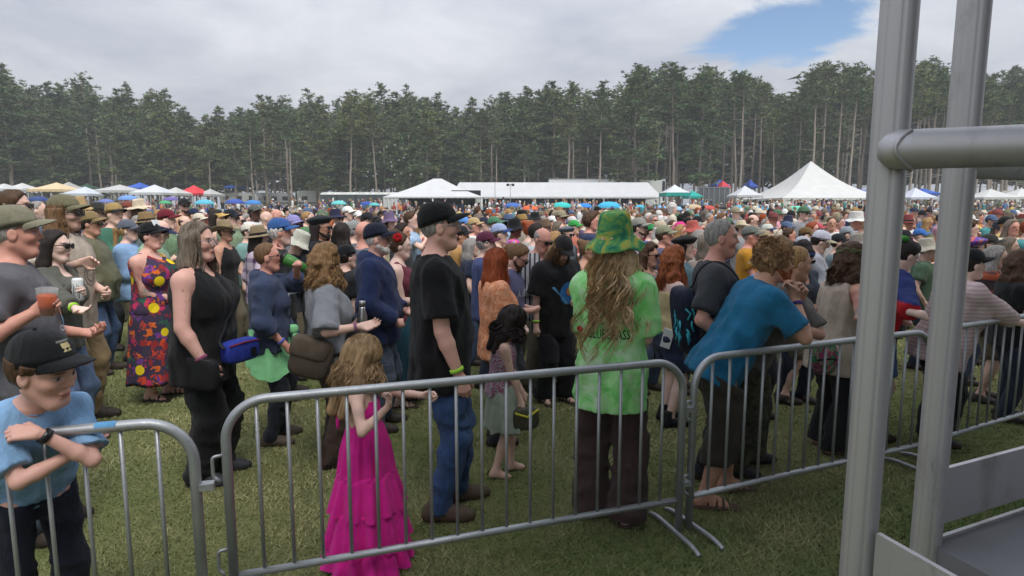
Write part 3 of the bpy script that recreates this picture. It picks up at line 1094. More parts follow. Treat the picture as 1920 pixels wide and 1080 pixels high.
def seg_t(v, a, b):
    d = b - a
    t = ((v - a) @ d) / (d @ d)
    return t, np.linalg.norm(v - a - np.clip(t, 0, 1)[:, None] * d, axis=1)


def covered_by_clothes(g, v, legs_seen):
    """which skin vertices lie well under the garments"""
    sp = g.sp
    b = 1 + (g.w - 1) * 0.8
    zt = (v - g.pel) @ g.TR[:, 2]
    arm = np.zeros(len(v), bool)
    under = np.zeros(len(v), bool)
    top = sp.get('top')
    sl = 0.0
    if top:
        sl = {'tee': 0.62, 'long': 2, 'hoodie': 2, 'tank': 0, 'blouse': 0.9, 'shirt': 0.75, 'cardigan': 1.5, 'cami': 0}[top[0]]
        sl = (top[2] if len(top) > 2 else {}).get('sl', sl)
    for s in (1, -1):
        t, d = seg_t(v, g.sh[s], g.elb[s])
        t2, d2 = seg_t(v, g.elb[s], g.wri[s])
        h = np.linalg.norm(v - (g.wri[s] + g.hd[s] * 0.09), axis=1) < 0.13
        arm |= (d < 0.062 * b) & (t > 0.2) | (d2 < 0.056 * b) | h
        if sl > 0.3:
            under |= (d < 0.062 * b) & (t > 0.05) & (t < min(sl, 1.0) - 0.18)
        if sl > 1.6:
            under |= (d2 < 0.056 * b) & (t2 > 0.05) & (t2 < sl - 1.25) & ~h
    if top:
        under |= ~arm & (zt < (0.40 if top[0] not in ('tank', 'cami') else 0.26)) & (zt > -0.02)
    bot = sp.get('bottom', ('jeans', 0))
    if bot:
        o = bot[2] if len(bot) > 2 else {}
        cut = o.get('cut', {'shorts': 0.50, 'skirt': o.get('hem', 0.3)}.get(bot[0], 0.05)) + 0.12
        under |= ~arm & (zt <= 0.0) & (v[:, 2] > cut)
    if not legs_seen:
        under |= ~arm & (v[:, 2] < 0.6)
    return under


FOLD_SEED = [0]


def add_folds(f, amp, freq=1.0, legs=False):
    """soft creases: ridged noise, running down on tops and across on trouser legs"""
    FOLD_SEED[0] += 7.31
    X, Y, Z = f.all()
    p = FOLD_SEED[0]
    kx, kz = (7.0, 13.0) if legs else (10.0, 5.5)
    w = vnoise(X * 4 + p, Y * 4, Z * 4)
    n1 = vnoise(X * kx * freq + p + 0.9 * w, Y * kx * freq + 0.7 * w, Z * kz * freq + p + X * 3)
    n2 = vnoise(X * 19 * freq + p, Y * 19 * freq, Z * 13 * freq + p)
    dg = vnoise((X + Y) * 9 * freq + p, (X - Y) * 5 * freq, Z * 8 * freq + (X + Y) * 5 + p)
    f.F = f.F + (amp * (1.7 * np.abs(n1) + 0.9 * np.abs(dg) - 1.12 + 0.30 * n2)).astype(np.float32)


def cloth_field(g, vox, zlo, zhi, extra=()):
    lo, hi = fig_bounds(g, 0.16)
    lo[2], hi[2] = zlo, zhi
    return Field(axis_pts(lo[0], hi[0], vox), axis_pts(lo[1], hi[1], vox), axis_pts(lo[2], hi[2], vox))


def make_top(g, vox, o):
    """o: sl sleeve length (0 none, 0.6 tee, 1.5 three quarter, 2 full), ease, hem, neck ('crew', 'scoop', 'vee'), fold, hood, puff"""
    sl, ease, hem = o.get('sl', 0.6), o.get('ease', 0.018), o.get('hem', -0.15)
    ease = max(ease, 0.014 + vox * 0.35)
    zs = [g.T((0, 0, hem))[2], g.neck[2], g.sh[1][2], g.sh[-1][2]]
    for s in (1, -1):
        if sl > 0:
            zs.append(g.elb[s][2])
        if sl > 1:
            zs.append(g.wri[s][2])
    f = cloth_field(g, vox, min(zs) - 0.14, max(zs) + 0.24)
    b = 1 + (g.w - 1) * 0.8
    hang = o.get('hang', 0.0 if g.fem else 0.97)
    add_torso(f, g, ease, hang, zlo=hem - 0.02, zhi=0.54 if sl > 0 else 0.53, folds=o.get('drape', (9, 0.03, 1.0)))
    if g.sp.get('bust', 0) > 0:
        for s in (1, -1):
            f.ell(g.T((0.075 + g.cx[5] + (g.w - 1) * 0.08, 0.075 * g.w * s, 0.315)), np.array([0.075, 0.085, 0.085]) * g.sp['bust'] + ease, 0.06, g.TR)
    for s in (1, -1):
        if sl > 0:
            f.cap(g.T((-0.015, 0.05 * s, 0.488)), g.sh[s], 0.048 + ease * 0.7, 0.050 * b + ease * 0.6, 0.05)
            e = g.sh[s] + (g.elb[s] - g.sh[s]) * min(sl, 1.0)
            fl = o.get('flare', 0.012)
            pf = o.get('puff', 0.0)
            if sl <= 1:
                f.cap(g.sh[s], e, 0.053 * b + ease * 0.6 + pf * 0.5, 0.045 * b + ease * 0.75 + fl + pf, 0.03, flat=True)
            else:
                f.cap(g.sh[s], e, 0.053 * b + ease * 0.7, 0.044 * b + ease * 0.8, 0.03)
                e2 = g.elb[s] + (g.wri[s] - g.elb[s]) * min(sl - 1, 0.97)
                f.cap(g.elb[s], e2, 0.046 * b + ease, 0.036 * b + ease * 0.8, 0.02, flat=True)
        elif o.get('straps', True):
            yy = 0.10 * g.w
            for xx in (0.055, -0.07):
                f.cap(g.T((xx * g.w, yy * s, 0.40)), g.T((-0.015, yy * 0.95 * s, 0.525)), 0.028, 0.024, 0.02)
    if o.get('hood'):
        for s in (1, -1):
            f.cap(g.T((-0.085, 0, 0.55)), g.T((-0.035, 0.085 * s, 0.555)), 0.05, 0.035, 0.03)
            f.cap(g.T((-0.035, 0.085 * s, 0.555)), g.T((0.06, 0.05 * s, 0.50)), 0.033, 0.022, 0.03)
    if o.get('fold', 0.005) > 0 and vox < 0.03:
        add_folds(f, o.get('fold', 0.013))
    if sl <= 0:
        for s in (1, -1):
            f.ell(g.sh[s] + g.TR @ np.array([0, 0.035 * s * 1.0, 0.0]), (0.085, 0.075 * b, 0.13), 0.01, g.TR, True)
    nk = o.get('neck', 'crew')
    if nk == 'crew':
        f.ell(g.T((-0.008, 0, 0.585)), (0.068, 0.070, 0.05), 0.005, g.TR, True)
    elif nk == 'scoop':
        f.ell(g.T((0.035, 0, 0.545)), (0.115, 0.085, 0.095), 0.005, g.TR, True)
    elif nk == 'vee':
        f.ell(g.T((0.10, 0, 0.48)), (0.06, 0.055, 0.16), 0.005, g.TR, True)
        f.ell(g.T((-0.008, 0, 0.58)), (0.072, 0.078, 0.05), 0.005, g.TR, True)
    elif nk == 'bare':      # strapless edge
        f.clip(g.T((0, 0, o.get('edge', 0.38))), g.TR @ np.array([0.25, 0, 1.0]))
    f.clip(g.T((0, 0, hem)), g.TR @ np.array([0, 0, -1.0]) if g.sp.get('lean', 0) < 20 else g.TR @ np.array([0.0, 0, -1.0]))
    if sl > 0:
        pass
    return f.nets()


def make_bottom(g, vox, o):
    """o: cut height above ground, ease, flare at the cuff, fold"""
    cut, ease, fl = o.get('cut', 0.045), max(o.get('ease', 0.014), 0.009 + vox * 0.3), o.get('flare', 0.0)
    wz = o.get('waist', 0.06)
    zt = g.T((0, 0, wz))[2] + 0.08
    f = cloth_field(g, vox, max(cut - 0.05, -0.02), zt)
    add_torso(f, g, ease * 0.6, 0, zhi=wz + 0.03)
    b = 1 + (g.w - 1) * 0.8
    for s in (1, -1):
        f.cap(g.hip[s], g.knee[s], 0.084 * b + ease * 0.8, 0.060 * b + ease + fl * 0.4, 0.03)
        f.cap(g.knee[s], g.ank[s] + np.array([0, 0, -0.03]), 0.060 * b + ease + fl * 0.4, 0.046 + ease + fl, 0.02)
    if o.get('fold', 0.006) > 0 and vox < 0.03:
        add_folds(f, o.get('fold', 0.014), 1.0, True)
    f.clip((0, 0, cut), (0, 0, -1.0))
    f.clip(g.T((0, 0, wz)), g.TR @ np.array([0, 0, 1.0]))
    return f.nets()


def make_skirt(g, vox, o):
    """loft from waist to hem with hanging folds: z is height above the ground"""
    zt, zb = g.T((0, 0, o.get('waist', 0.14)))[2], o['hem']
    n, m = 26, 72
    th = np.linspace(0, 2 * np.pi, m, endpoint=False)
    wx, wy = np.interp(o.get('waist', 0.14), g.tz, g.rx) + 0.015, np.interp(o.get('waist', 0.14), g.tz, g.ry) + 0.015
    hx, hy = np.max(g.rx[:4]) + 0.03, np.max(g.ry[:4]) + 0.03
    rings = []
    ph = rng.random(4) * 6.28
    c0 = g.T((np.interp(0.1, g.tz, g.cx), 0, 0.1))[:2]
    c1 = (g.ank[1] + g.ank[-1])[:2] / 2 + np.array([0.02, 0])
    flare = o.get('flare', 0.10)
    for i in range(n):
        t = i / (n - 1)
        z = zt + (zb - zt) * t
        e = min(1, t * 3.2)
        e = e * e * (3 - 2 * e)
        rx, ry = wx + (hx - wx) * e + flare * t, wy + (hy - wy) * e + flare * t
        am = o.get('wave', 0.10) * t ** 1.3
        r = 1 + am * (np.sin(o.get('n', 9) * th + ph[0] + 0.6 * t) + 0.6 * np.sin((o.get('n', 9) + 4) * th + ph[1]) + 0.3 * np.sin(23 * th + ph[2]))
        c = c0 + (c1 - c0) * t
        rings.append(np.stack([c[0] + rx * r * np.cos(th), c[1] + ry * r * np.sin(th), np.full(m, z) + 0.012 * np.sin(5 * th + ph[3]) * t], 1))
    inner = [rings[-1] * np.array([1, 1, 1]) * 1.0]
    k = rings[-1].copy()
    ctr = k.mean(0)
    k[:, :2] = ctr[:2] + (k[:, :2] - ctr[:2]) * 0.96
    k[:, 2] += 0.02
    rings.append(k)
    mb = MB().rings(np.array(rings)[:, ::-1], cap0=True)
    return mb


def make_shoe(g, s, vox, o):
    """closed shoe with a raised sole; sandals leave the foot bare above the straps"""
    t = g.toe[s]
    a = g.ank[s]
    heel, ball = a - t * 0.04 + np.array([0, 0, -0.042]), a + t * 0.13 + np.array([0, 0, -0.048])
    c = (heel + ball) / 2
    xs = [axis_pts(c[i] - 0.22, c[i] + 0.22, vox) for i in range(2)]
    f = Field(xs[0], xs[1], axis_pts(a[2] - 0.10, a[2] + 0.14, min(vox, 0.011) if vox < 0.028 else 0.026))
    if o.get('sandal'):
        side = np.cross([0, 0, 1], t)
        f.cap(heel + np.array([0, 0, -0.028]), ball + t * 0.045 + np.array([0, 0, -0.022]), 0.044, 0.046, 0.02)
        f.clip(a + np.array([0, 0, -0.068 + 0.012]), (0, 0, 1))
        for q in (0.02, 0.075, 0.115):
            p = a + t * q + np.array([0, 0, -0.02 - q * 0.12])
            f.ell(p + np.array([0, 0, -0.012]), (0.012, 0.046, 0.046), 0.0, np.stack([t, side, [0, 0, 1]], 1))
    else:
        f.cap(heel, ball, 0.045, 0.044, 0.02)
        f.cap(ball, ball + t * 0.05, 0.044, 0.033, 0.02)
        f.cap(a + np.array([0, 0, 0.03 + o.get('high', 0.0)]), heel, 0.046, 0.045, 0.03)
        f.cap(a, ball, 0.044, 0.036, 0.03)
        f.clip(a + np.array([0, 0, 0.035 + o.get('high', 0.0)]), (0, 0, 1))
    f.clip((0, 0, a[2] - 0.0735), (0, 0, -1))
    return f.nets()


def make_hair(g, vox, style, hat, noise=1.0):
    """in the head frame"""
    vox = vox / g.hs
    L = {'short': 0.10, 'crop': 0.09, 'bald': 0.09, 'bob': 0.26, 'long': 0.46, 'verylong': 0.60, 'curly': 0.30, 'mop': 0.14, 'pony': 0.36, 'bun': 0.12, 'updo': 0.14, 'shoulder': 0.34}[style]
    f = Field(axis_pts(-0.26, 0.16, vox), axis_pts(-0.19, 0.19, vox), axis_pts(-L - 0.06, 0.26, vox))
    inf = {'crop': 0.006, 'bald': 0.005, 'mop': 0.030, 'curly': 0.032}.get(style, 0.016)
    f.ell((-0.014, 0, 0.030), (0.098 + inf, 0.077 + inf, 0.096 + inf), 0.0)
    # face opening
    n = unit((0.86, 0, -0.50))
    f.clip((0.052 if style not in ('crop', 'bald') else 0.040, 0, 0.075), n)
    f.clip((0, 0, -0.085 if style != 'crop' else -0.06), (0, 0, -1))
    f.ell((0.02, 0.1, -0.03), (0.045, 0.05, 0.055), 0.01, None, True)
    f.ell((0.02, -0.1, -0.03), (0.045, 0.05, 0.055), 0.01, None, True)
    if style == 'bald':
        f.ell((0.03, 0, 0.12), (0.13, 0.085, 0.085), 0.01, None, True)
    if style in ('long', 'verylong', 'bob', 'curly', 'shoulder'):
        wd = 1.25 if style == 'curly' else 1.0
        for s in (1, -1):
            f.cap((-0.03, 0.068 * s, 0.02), (-0.055, 0.085 * s * wd, -0.14), 0.042, 0.046 * wd, 0.03)
            f.cap((-0.055, 0.085 * s * wd, -0.14), (-0.085, 0.085 * s * wd, -L), 0.046 * wd, 0.03, 0.03)
        f.cap((-0.075, 0, 0.02), (-0.095, 0, -0.14), 0.055, 0.055 * wd, 0.04)
        f.cap((-0.095, 0, -0.14), (-0.12, 0, -L), 0.055 * wd, 0.035, 0.04)
    if style == 'pony':
        f.cap((-0.09, 0, 0.06), (-0.15, 0, 0.04), 0.035, 0.032, 0.02)
        f.cap((-0.15, 0, 0.04), (-0.17, 0, -L), 0.038, 0.018, 0.02)
    if style in ('bun', 'updo'):
        f.ell((-0.10, 0, 0.11) if style == 'bun' else (-0.07, 0, 0.12), (0.055, 0.055, 0.05) if style == 'bun' else (0.08, 0.08, 0.06), 0.015)
    X, Y, Z = f.all()
    a = {'curly': 0.022, 'mop': 0.016, 'crop': 0.002, 'bald': 0.002}.get(style, 0.007) * noise
    fr = {'curly': 26, 'mop': 30}.get(style, 42)
    zf = 0.8 if style in ('curly', 'mop') else 0.16
    f.F = f.F + (a * vnoise(X * fr, Y * fr, Z * fr * zf) + a * 0.6 * vnoise(X * fr * 2.3, Y * fr * 2.3, Z * fr * 2.3 * zf)).astype(np.float32)
    if hat:
        f.F = np.maximum(f.F, Z - 0.045)
        f.ell((-0.012, 0, 0.05), (0.09, 0.07, 0.08), 0.0, None, True)
    return f.nets()


def make_beard(g, vox, length):
    vox = vox / g.hs
    f = Field(axis_pts(-0.04, 0.17, vox), axis_pts(-0.11, 0.11, vox), axis_pts(-0.24, 0.03, vox))
    f.cap((-0.005, -0.056, -0.04), (0.052, -0.022, -0.092), 0.026, 0.030, 0.03)
    f.cap((-0.005, 0.056, -0.04), (0.052, 0.022, -0.092), 0.026, 0.030, 0.03)
    f.cap((0.056, 0, -0.09), (0.066, 0, -0.10 - length), 0.038, 0.02 + length * 0.1, 0.03)
    f.cap((0.088, -0.026, -0.055), (0.091, 0.0, -0.046), 0.009, 0.010, 0.01)
    f.cap((0.088, 0.026, -0.055), (0.091, 0.0, -0.046), 0.009, 0.010, 0.01)
    f.ell((0.088, 0, -0.064), (0.022, 0.02, 0.009), 0.004, None, True)
    X, Y, Z = f.all()
    f.F = f.F + (0.005 * vnoise(X * 60, Y * 60, Z * 25)).astype(np.float32)
    f.F = np.maximum(f.F, Z - 0.0)
    return f.nets()


def ell_ring(rx, ry, z, m=28, cx=0.0):
    th = np.linspace(0, 2 * np.pi, m, endpoint=False)
    return np.stack([cx + rx * np.cos(th), ry * np.sin(th), np.full(m, z)], 1)


def hat_meshes(kind):
    """(main mesh, {sub-part name: mesh}) in the head frame, shared by every hat of a kind"""
    if kind in HAT_MESH:
        return HAT_MESH[kind]
    subs = {}
    mb = MB()
    if kind in ('cap', 'backcap', 'flatcap'):
        R = []
        for t in np.linspace(0, 1, 9):
            a = t * math.pi / 2
            rr = math.cos(a) ** 0.75
            z = 0.022 + 0.116 * math.sin(a) ** 0.82
            rg = ell_ring(0.116 * rr + 1e-4, 0.094 * rr + 1e-4, z, 32, -0.012 - 0.012 * t)
            rg[:, 2] -= 0.018 * np.clip(-rg[:, 0] / 0.11, 0, 1) * (1 - t)
            R.append(rg)
        R.insert(0, R[0] * np.array([0.97, 0.97, 1]) + np.array([0, 0, 0.004]))
        mb.rings(R, cap1=True)
        mb.add(*sphere_patch((-0.024, 0, 0.139), 0.008))
        v = MB()
        sgn = -1 if kind == 'backcap' else 1
        top, bot = [], []
        n, m = 7, 17
        for i in range(n):
            t = i / (n - 1)
            row = []
            for j in range(m):
                u = (j / (m - 1) - 0.5) * 2
                a = u * math.radians(64)
                x0, y0 = -0.012 + 0.114 * math.cos(a), 0.093 * math.sin(a)
                ln = 0.082 * (1 - abs(u) ** 2.6) * t
                row.append((x0 + ln, y0 * (1 + 0.10 * t * (1 - abs(u))), 0.036 + 0.008 * (1 - u * u) - 0.020 * (y0 / 0.093) ** 2 * (0.4 + t) - 0.012 * t * t))
            top.append(row)
        top = np.array(top) * np.array([sgn, 1, 1])
        bot = top - np.array([0, 0, 0.0045])
        ring = np.concatenate([top, bot[::-1]], 0)
        v.rings(ring if sgn < 0 else ring[::-1], close=False)
        subs['visor'] = v.build('visor', True)
    elif kind in ('bucket', 'sunhat', 'straw', 'cowboy', 'fedora', 'boonie'):
        br, tilt, th_, top_r, hgt = {'bucket': (0.062, -0.055, 0.006, 0.80, 0.118), 'sunhat': (0.095, -0.035, 0.005, 0.85, 0.115), 'straw': (0.105, -0.012, 0.006, 0.74, 0.118),
                                     'cowboy': (0.10, 0.0, 0.006, 0.72, 0.125), 'fedora': (0.062, -0.004, 0.006, 0.74, 0.115), 'boonie': (0.075, -0.05, 0.005, 0.82, 0.11)}[kind]
        R = []
        for i, t in enumerate((1.0, 0.66, 0.33, 0.0)):
            rg = ell_ring(0.113 + br * t, 0.095 + br * t, 0.030 + tilt * t, 40, -0.012)
            if kind == 'cowboy':
                rg[:, 2] += 0.055 * t * np.clip(np.abs(rg[:, 1]) / (0.095 + br), 0, 1) ** 2 - 0.02 * t * np.clip(np.abs(rg[:, 0]) / 0.2, 0, 1) ** 2
            if kind in ('sunhat', 'boonie', 'bucket'):
                th = np.linspace(0, 2 * np.pi, 40, endpoint=False)
                rg[:, 2] += 0.008 * t * np.sin(5 * th + 1) + 0.006 * t * np.sin(8 * th)
            R.append(rg)
        under = [r - np.array([0, 0, th_]) for r in R[::-1]]
        for t in np.linspace(0.15, 1, 6):
            k = 1 + (top_r - 1) * t ** 1.2
            z = 0.030 + hgt * min(1, t * 1.02)
            R.append(ell_ring(0.113 * k, 0.095 * k, z, 40, -0.012))
        cr = ell_ring(0.113 * top_r * 0.72, 0.095 * top_r * 0.72, 0.030 + hgt + 0.010, 40, -0.012)
        R.append(cr)
        c2 = ell_ring(0.113 * top_r * 0.3, 0.095 * top_r * 0.3, 0.030 + hgt + (0.012 if kind in ('bucket', 'sunhat', 'boonie') else -0.008), 40, -0.012)
        R.append(c2)
        mb.rings(under + R, cap1=True)
        if kind in ('straw', 'cowboy', 'fedora'):
            b = MB().rings([ell_ring(0.1155, 0.0975, 0.034, 40, -0.012), ell_ring(0.112, 0.094, 0.062, 40, -0.012)])
            subs['hat_band'] = b.build('hat_band', True)
    elif kind == 'visorband':
        mb.rings([ell_ring(0.112, 0.092, 0.02, 28, -0.012), ell_ring(0.115, 0.095, 0.021, 28, -0.012), ell_ring(0.113, 0.093, 0.06, 28, -0.012), ell_ring(0.110, 0.09, 0.06, 28, -0.012)])
        _, s2 = hat_meshes('cap')
        subs['visor'] = s2['visor']
    elif kind == 'beret':
        R = []
        for t in np.linspace(0, 1, 9):
            a = t * math.pi
            rg = ell_ring(0.10 + 0.052 * math.sin(a * 0.85) - 0.15 * max(0, t - 0.6) * 1.6, 0.085 + 0.055 * math.sin(a * 0.85) - 0.15 * max(0, t - 0.6) * 1.5, 0.03 + 0.105 * t, 32, -0.014 + 0.0 * t)
            R.append(rg)
        mb.rings(R, cap1=True)
    elif kind == 'headband':
        mb.rings([ell_ring(0.104, 0.084, 0.02, 28, -0.012), ell_ring(0.114, 0.094, 0.028, 28, -0.012), ell_ring(0.113, 0.094, 0.07, 28, -0.014), ell_ring(0.104, 0.086, 0.078, 28, -0.014)])
    me = mb.build('hat_' + kind, True)
    HAT_MESH[kind] = (me, subs)
    return HAT_MESH[kind]


def sphere_patch(c, r, n=5, m=8, sz=1.0):
    v, q = [], []
    for i in range(n + 1):
        a = -math.pi / 2 + math.pi * i / n
        for j in range(m):
            b = 2 * math.pi * j / m
            v.append((c[0] + r * math.cos(a) * math.cos(b), c[1] + r * math.cos(a) * math.sin(b), c[2] + r * math.sin(a) * sz))
    for i in range(n):
        for j in range(m):
            q.append((i * m + j, i * m + (j + 1) % m, (i + 1) * m + (j + 1) % m, (i + 1) * m + j))
    return np.array(v), np.array(q)


def glasses_meshes(kind):
    if kind in LENS:
        return LENS[kind]
    fr, out = MB(), []
    rr = 0.0042 if kind == 'sun' else 0.0026
    for s in (1, -1):
        th = np.linspace(0, 2 * np.pi, 15)
        cx, cy, cz = 0.0985, 0.034 * s, 0.003
        e = np.sign(np.cos(th)) * np.abs(np.cos(th)) ** 0.7, np.sign(np.sin(th)) * np.abs(np.sin(th)) ** 0.7
        y = cy + 0.0265 * e[0]
        z = cz + (0.019 if kind == 'sun' else 0.020) * e[1]
        x = cx - 2.2 * (y * y) + 0.012 - 0.006
        loop = np.stack([x, y, z], 1)
        fr.tube(loop, rr, 6, False)
        lv = np.concatenate([loop[:-1], loop[:-1].mean(0)[None] + np.array([[0.003, 0, 0]])])
        k = len(lv) - 1
        out.append(MB().add(lv, None, [(k, i, (i + 1) % k) if s > 0 else (k, (i + 1) % k, i) for i in range(k)]).build('lens', True))
        fr.tube([(0.090, 0.060 * s, 0.012), (0.06, 0.079 * s, 0.014), (-0.02, 0.083 * s, 0.010), (-0.035, 0.082 * s, -0.008)], rr * 0.9, 6)
    fr.tube([(0.1035, 0.009, 0.008), (0.106, 0, 0.010), (0.1035, -0.009, 0.008)], rr, 6)
    LENS[kind] = (fr.build('glasses_frame', True), out)
    return LENS[kind]


def strand_mesh(paths, r0, sides=2):
    """many tapered locks in one mesh; paths (n, k, 3)"""
    P = np.asarray(paths, float)
    n, k = P.shape[:2]
    tan = np.gradient(P, axis=1)
    tan /= np.linalg.norm(tan, axis=2, keepdims=True) + 1e-9
    ref = np.tile(np.array([0.3, 0.8, 0.2]), (n, k, 1)) + rng.normal(0, 0.3, (n, 1, 3))
    u = np.cross(tan, ref)
    u /= np.linalg.norm(u, axis=2, keepdims=True) + 1e-9
    w = np.cross(tan, u)
    rr = np.asarray(r0).reshape(-1, 1) * (np.sin(np.linspace(0.35, np.pi * 0.97, k)) ** 0.7)[None]
    V = []
    for j in range(sides):
        a = 2 * np.pi * j / sides
        V.append(P + rr[..., None] * (1.5 if sides == 2 else 1.0) * (math.cos(a) * u + math.sin(a) * w * 0.7))
    V = np.stack(V, 2)      # n, k, sides, 3
    base = (np.arange(n) * k * sides)[:, None, None]
    i, j = np.arange(k - 1)[None, :, None], np.arange(1 if sides == 2 else sides)[None, None, :]
    j2 = (j + 1) % sides
    q = np.stack([base + i * sides + j, base + i * sides + j2, base + (i + 1) * sides + j2, base + (i + 1) * sides + j], -1).reshape(-1, 4)
    return V.reshape(-1, 3), q


def fall_strands(n, length, wave, az=(60, 300), spread=0.13, r=0.006, back=0.0, el0=(5, 75), jitter=0.2, clump=1, K=16, turns=(1.3, 2.4), loose=0.010, short=False):
    """locks that follow the scalp and then hang; head frame, azimuth 0 is the face; clump strands share one wave"""
    out = []
    while len(out) < n:
        a0 = rng.uniform(*az)
        e0 = rng.uniform(*el0)
        L0 = length * (1 + rng.uniform(-jitter, jitter))
        ph, fq = rng.uniform(0, 6.28), rng.uniform(*turns)
        sp = spread * rng.uniform(0.3, 1.1)
        for _ in range(clump):
            j = 1.0 if clump > 1 else 0.0
            a = math.radians(a0 + j * rng.normal(0, 5))
            e = math.radians(e0 + j * rng.normal(0, 6))
            L = L0 * (1 + j * rng.normal(0, 0.06))
            pts = []
            rad = rng.uniform(1.06, 1.20)
            m = 6
            for t in np.linspace(0, 1, m):
                ee = e + (math.radians(-28) - e) * t
                if short:
                    ee, rad = e - math.radians(26) * t, 1.10 + 0.22 * t
                    a += 0.10 * math.sin(ph + 5 * t)
                pts.append(np.array([-0.014 + 0.098 * rad * math.cos(ee) * math.cos(a), 0.079 * rad * math.cos(ee) * math.sin(a), 0.03 + 0.096 * rad * math.sin(ee)]))
            p = pts[-1].copy()
            o = unit((math.cos(math.radians(a0)), math.sin(math.radians(a0)), 0))
            dv = rng.normal(0, loose, 3) * j
            for t in np.linspace(0, 1, K - m + 1)[1:]:
                q = p * (1 - 0.0 * t) + np.array([0, 0, -L * t]) + o * sp * (t ** 0.6) * 0.5 + np.array([back * t ** 0.7, 0, 0])
                wv = wave * (0.25 + t)
                q = q + np.array([math.sin(ph + fq * 6.28 * t), math.cos(ph + fq * 6.28 * t), 0]) * wv + dv * math.sin(3.1 * t)
                pts.append(q)
            out.append(pts)
    out = out[:n]
    return np.array(out), rng.uniform(0.6, 1.3, n) * r * 0.85


CLOTH_OF = {'denim': 'denim', 'jeans': 'denim'}


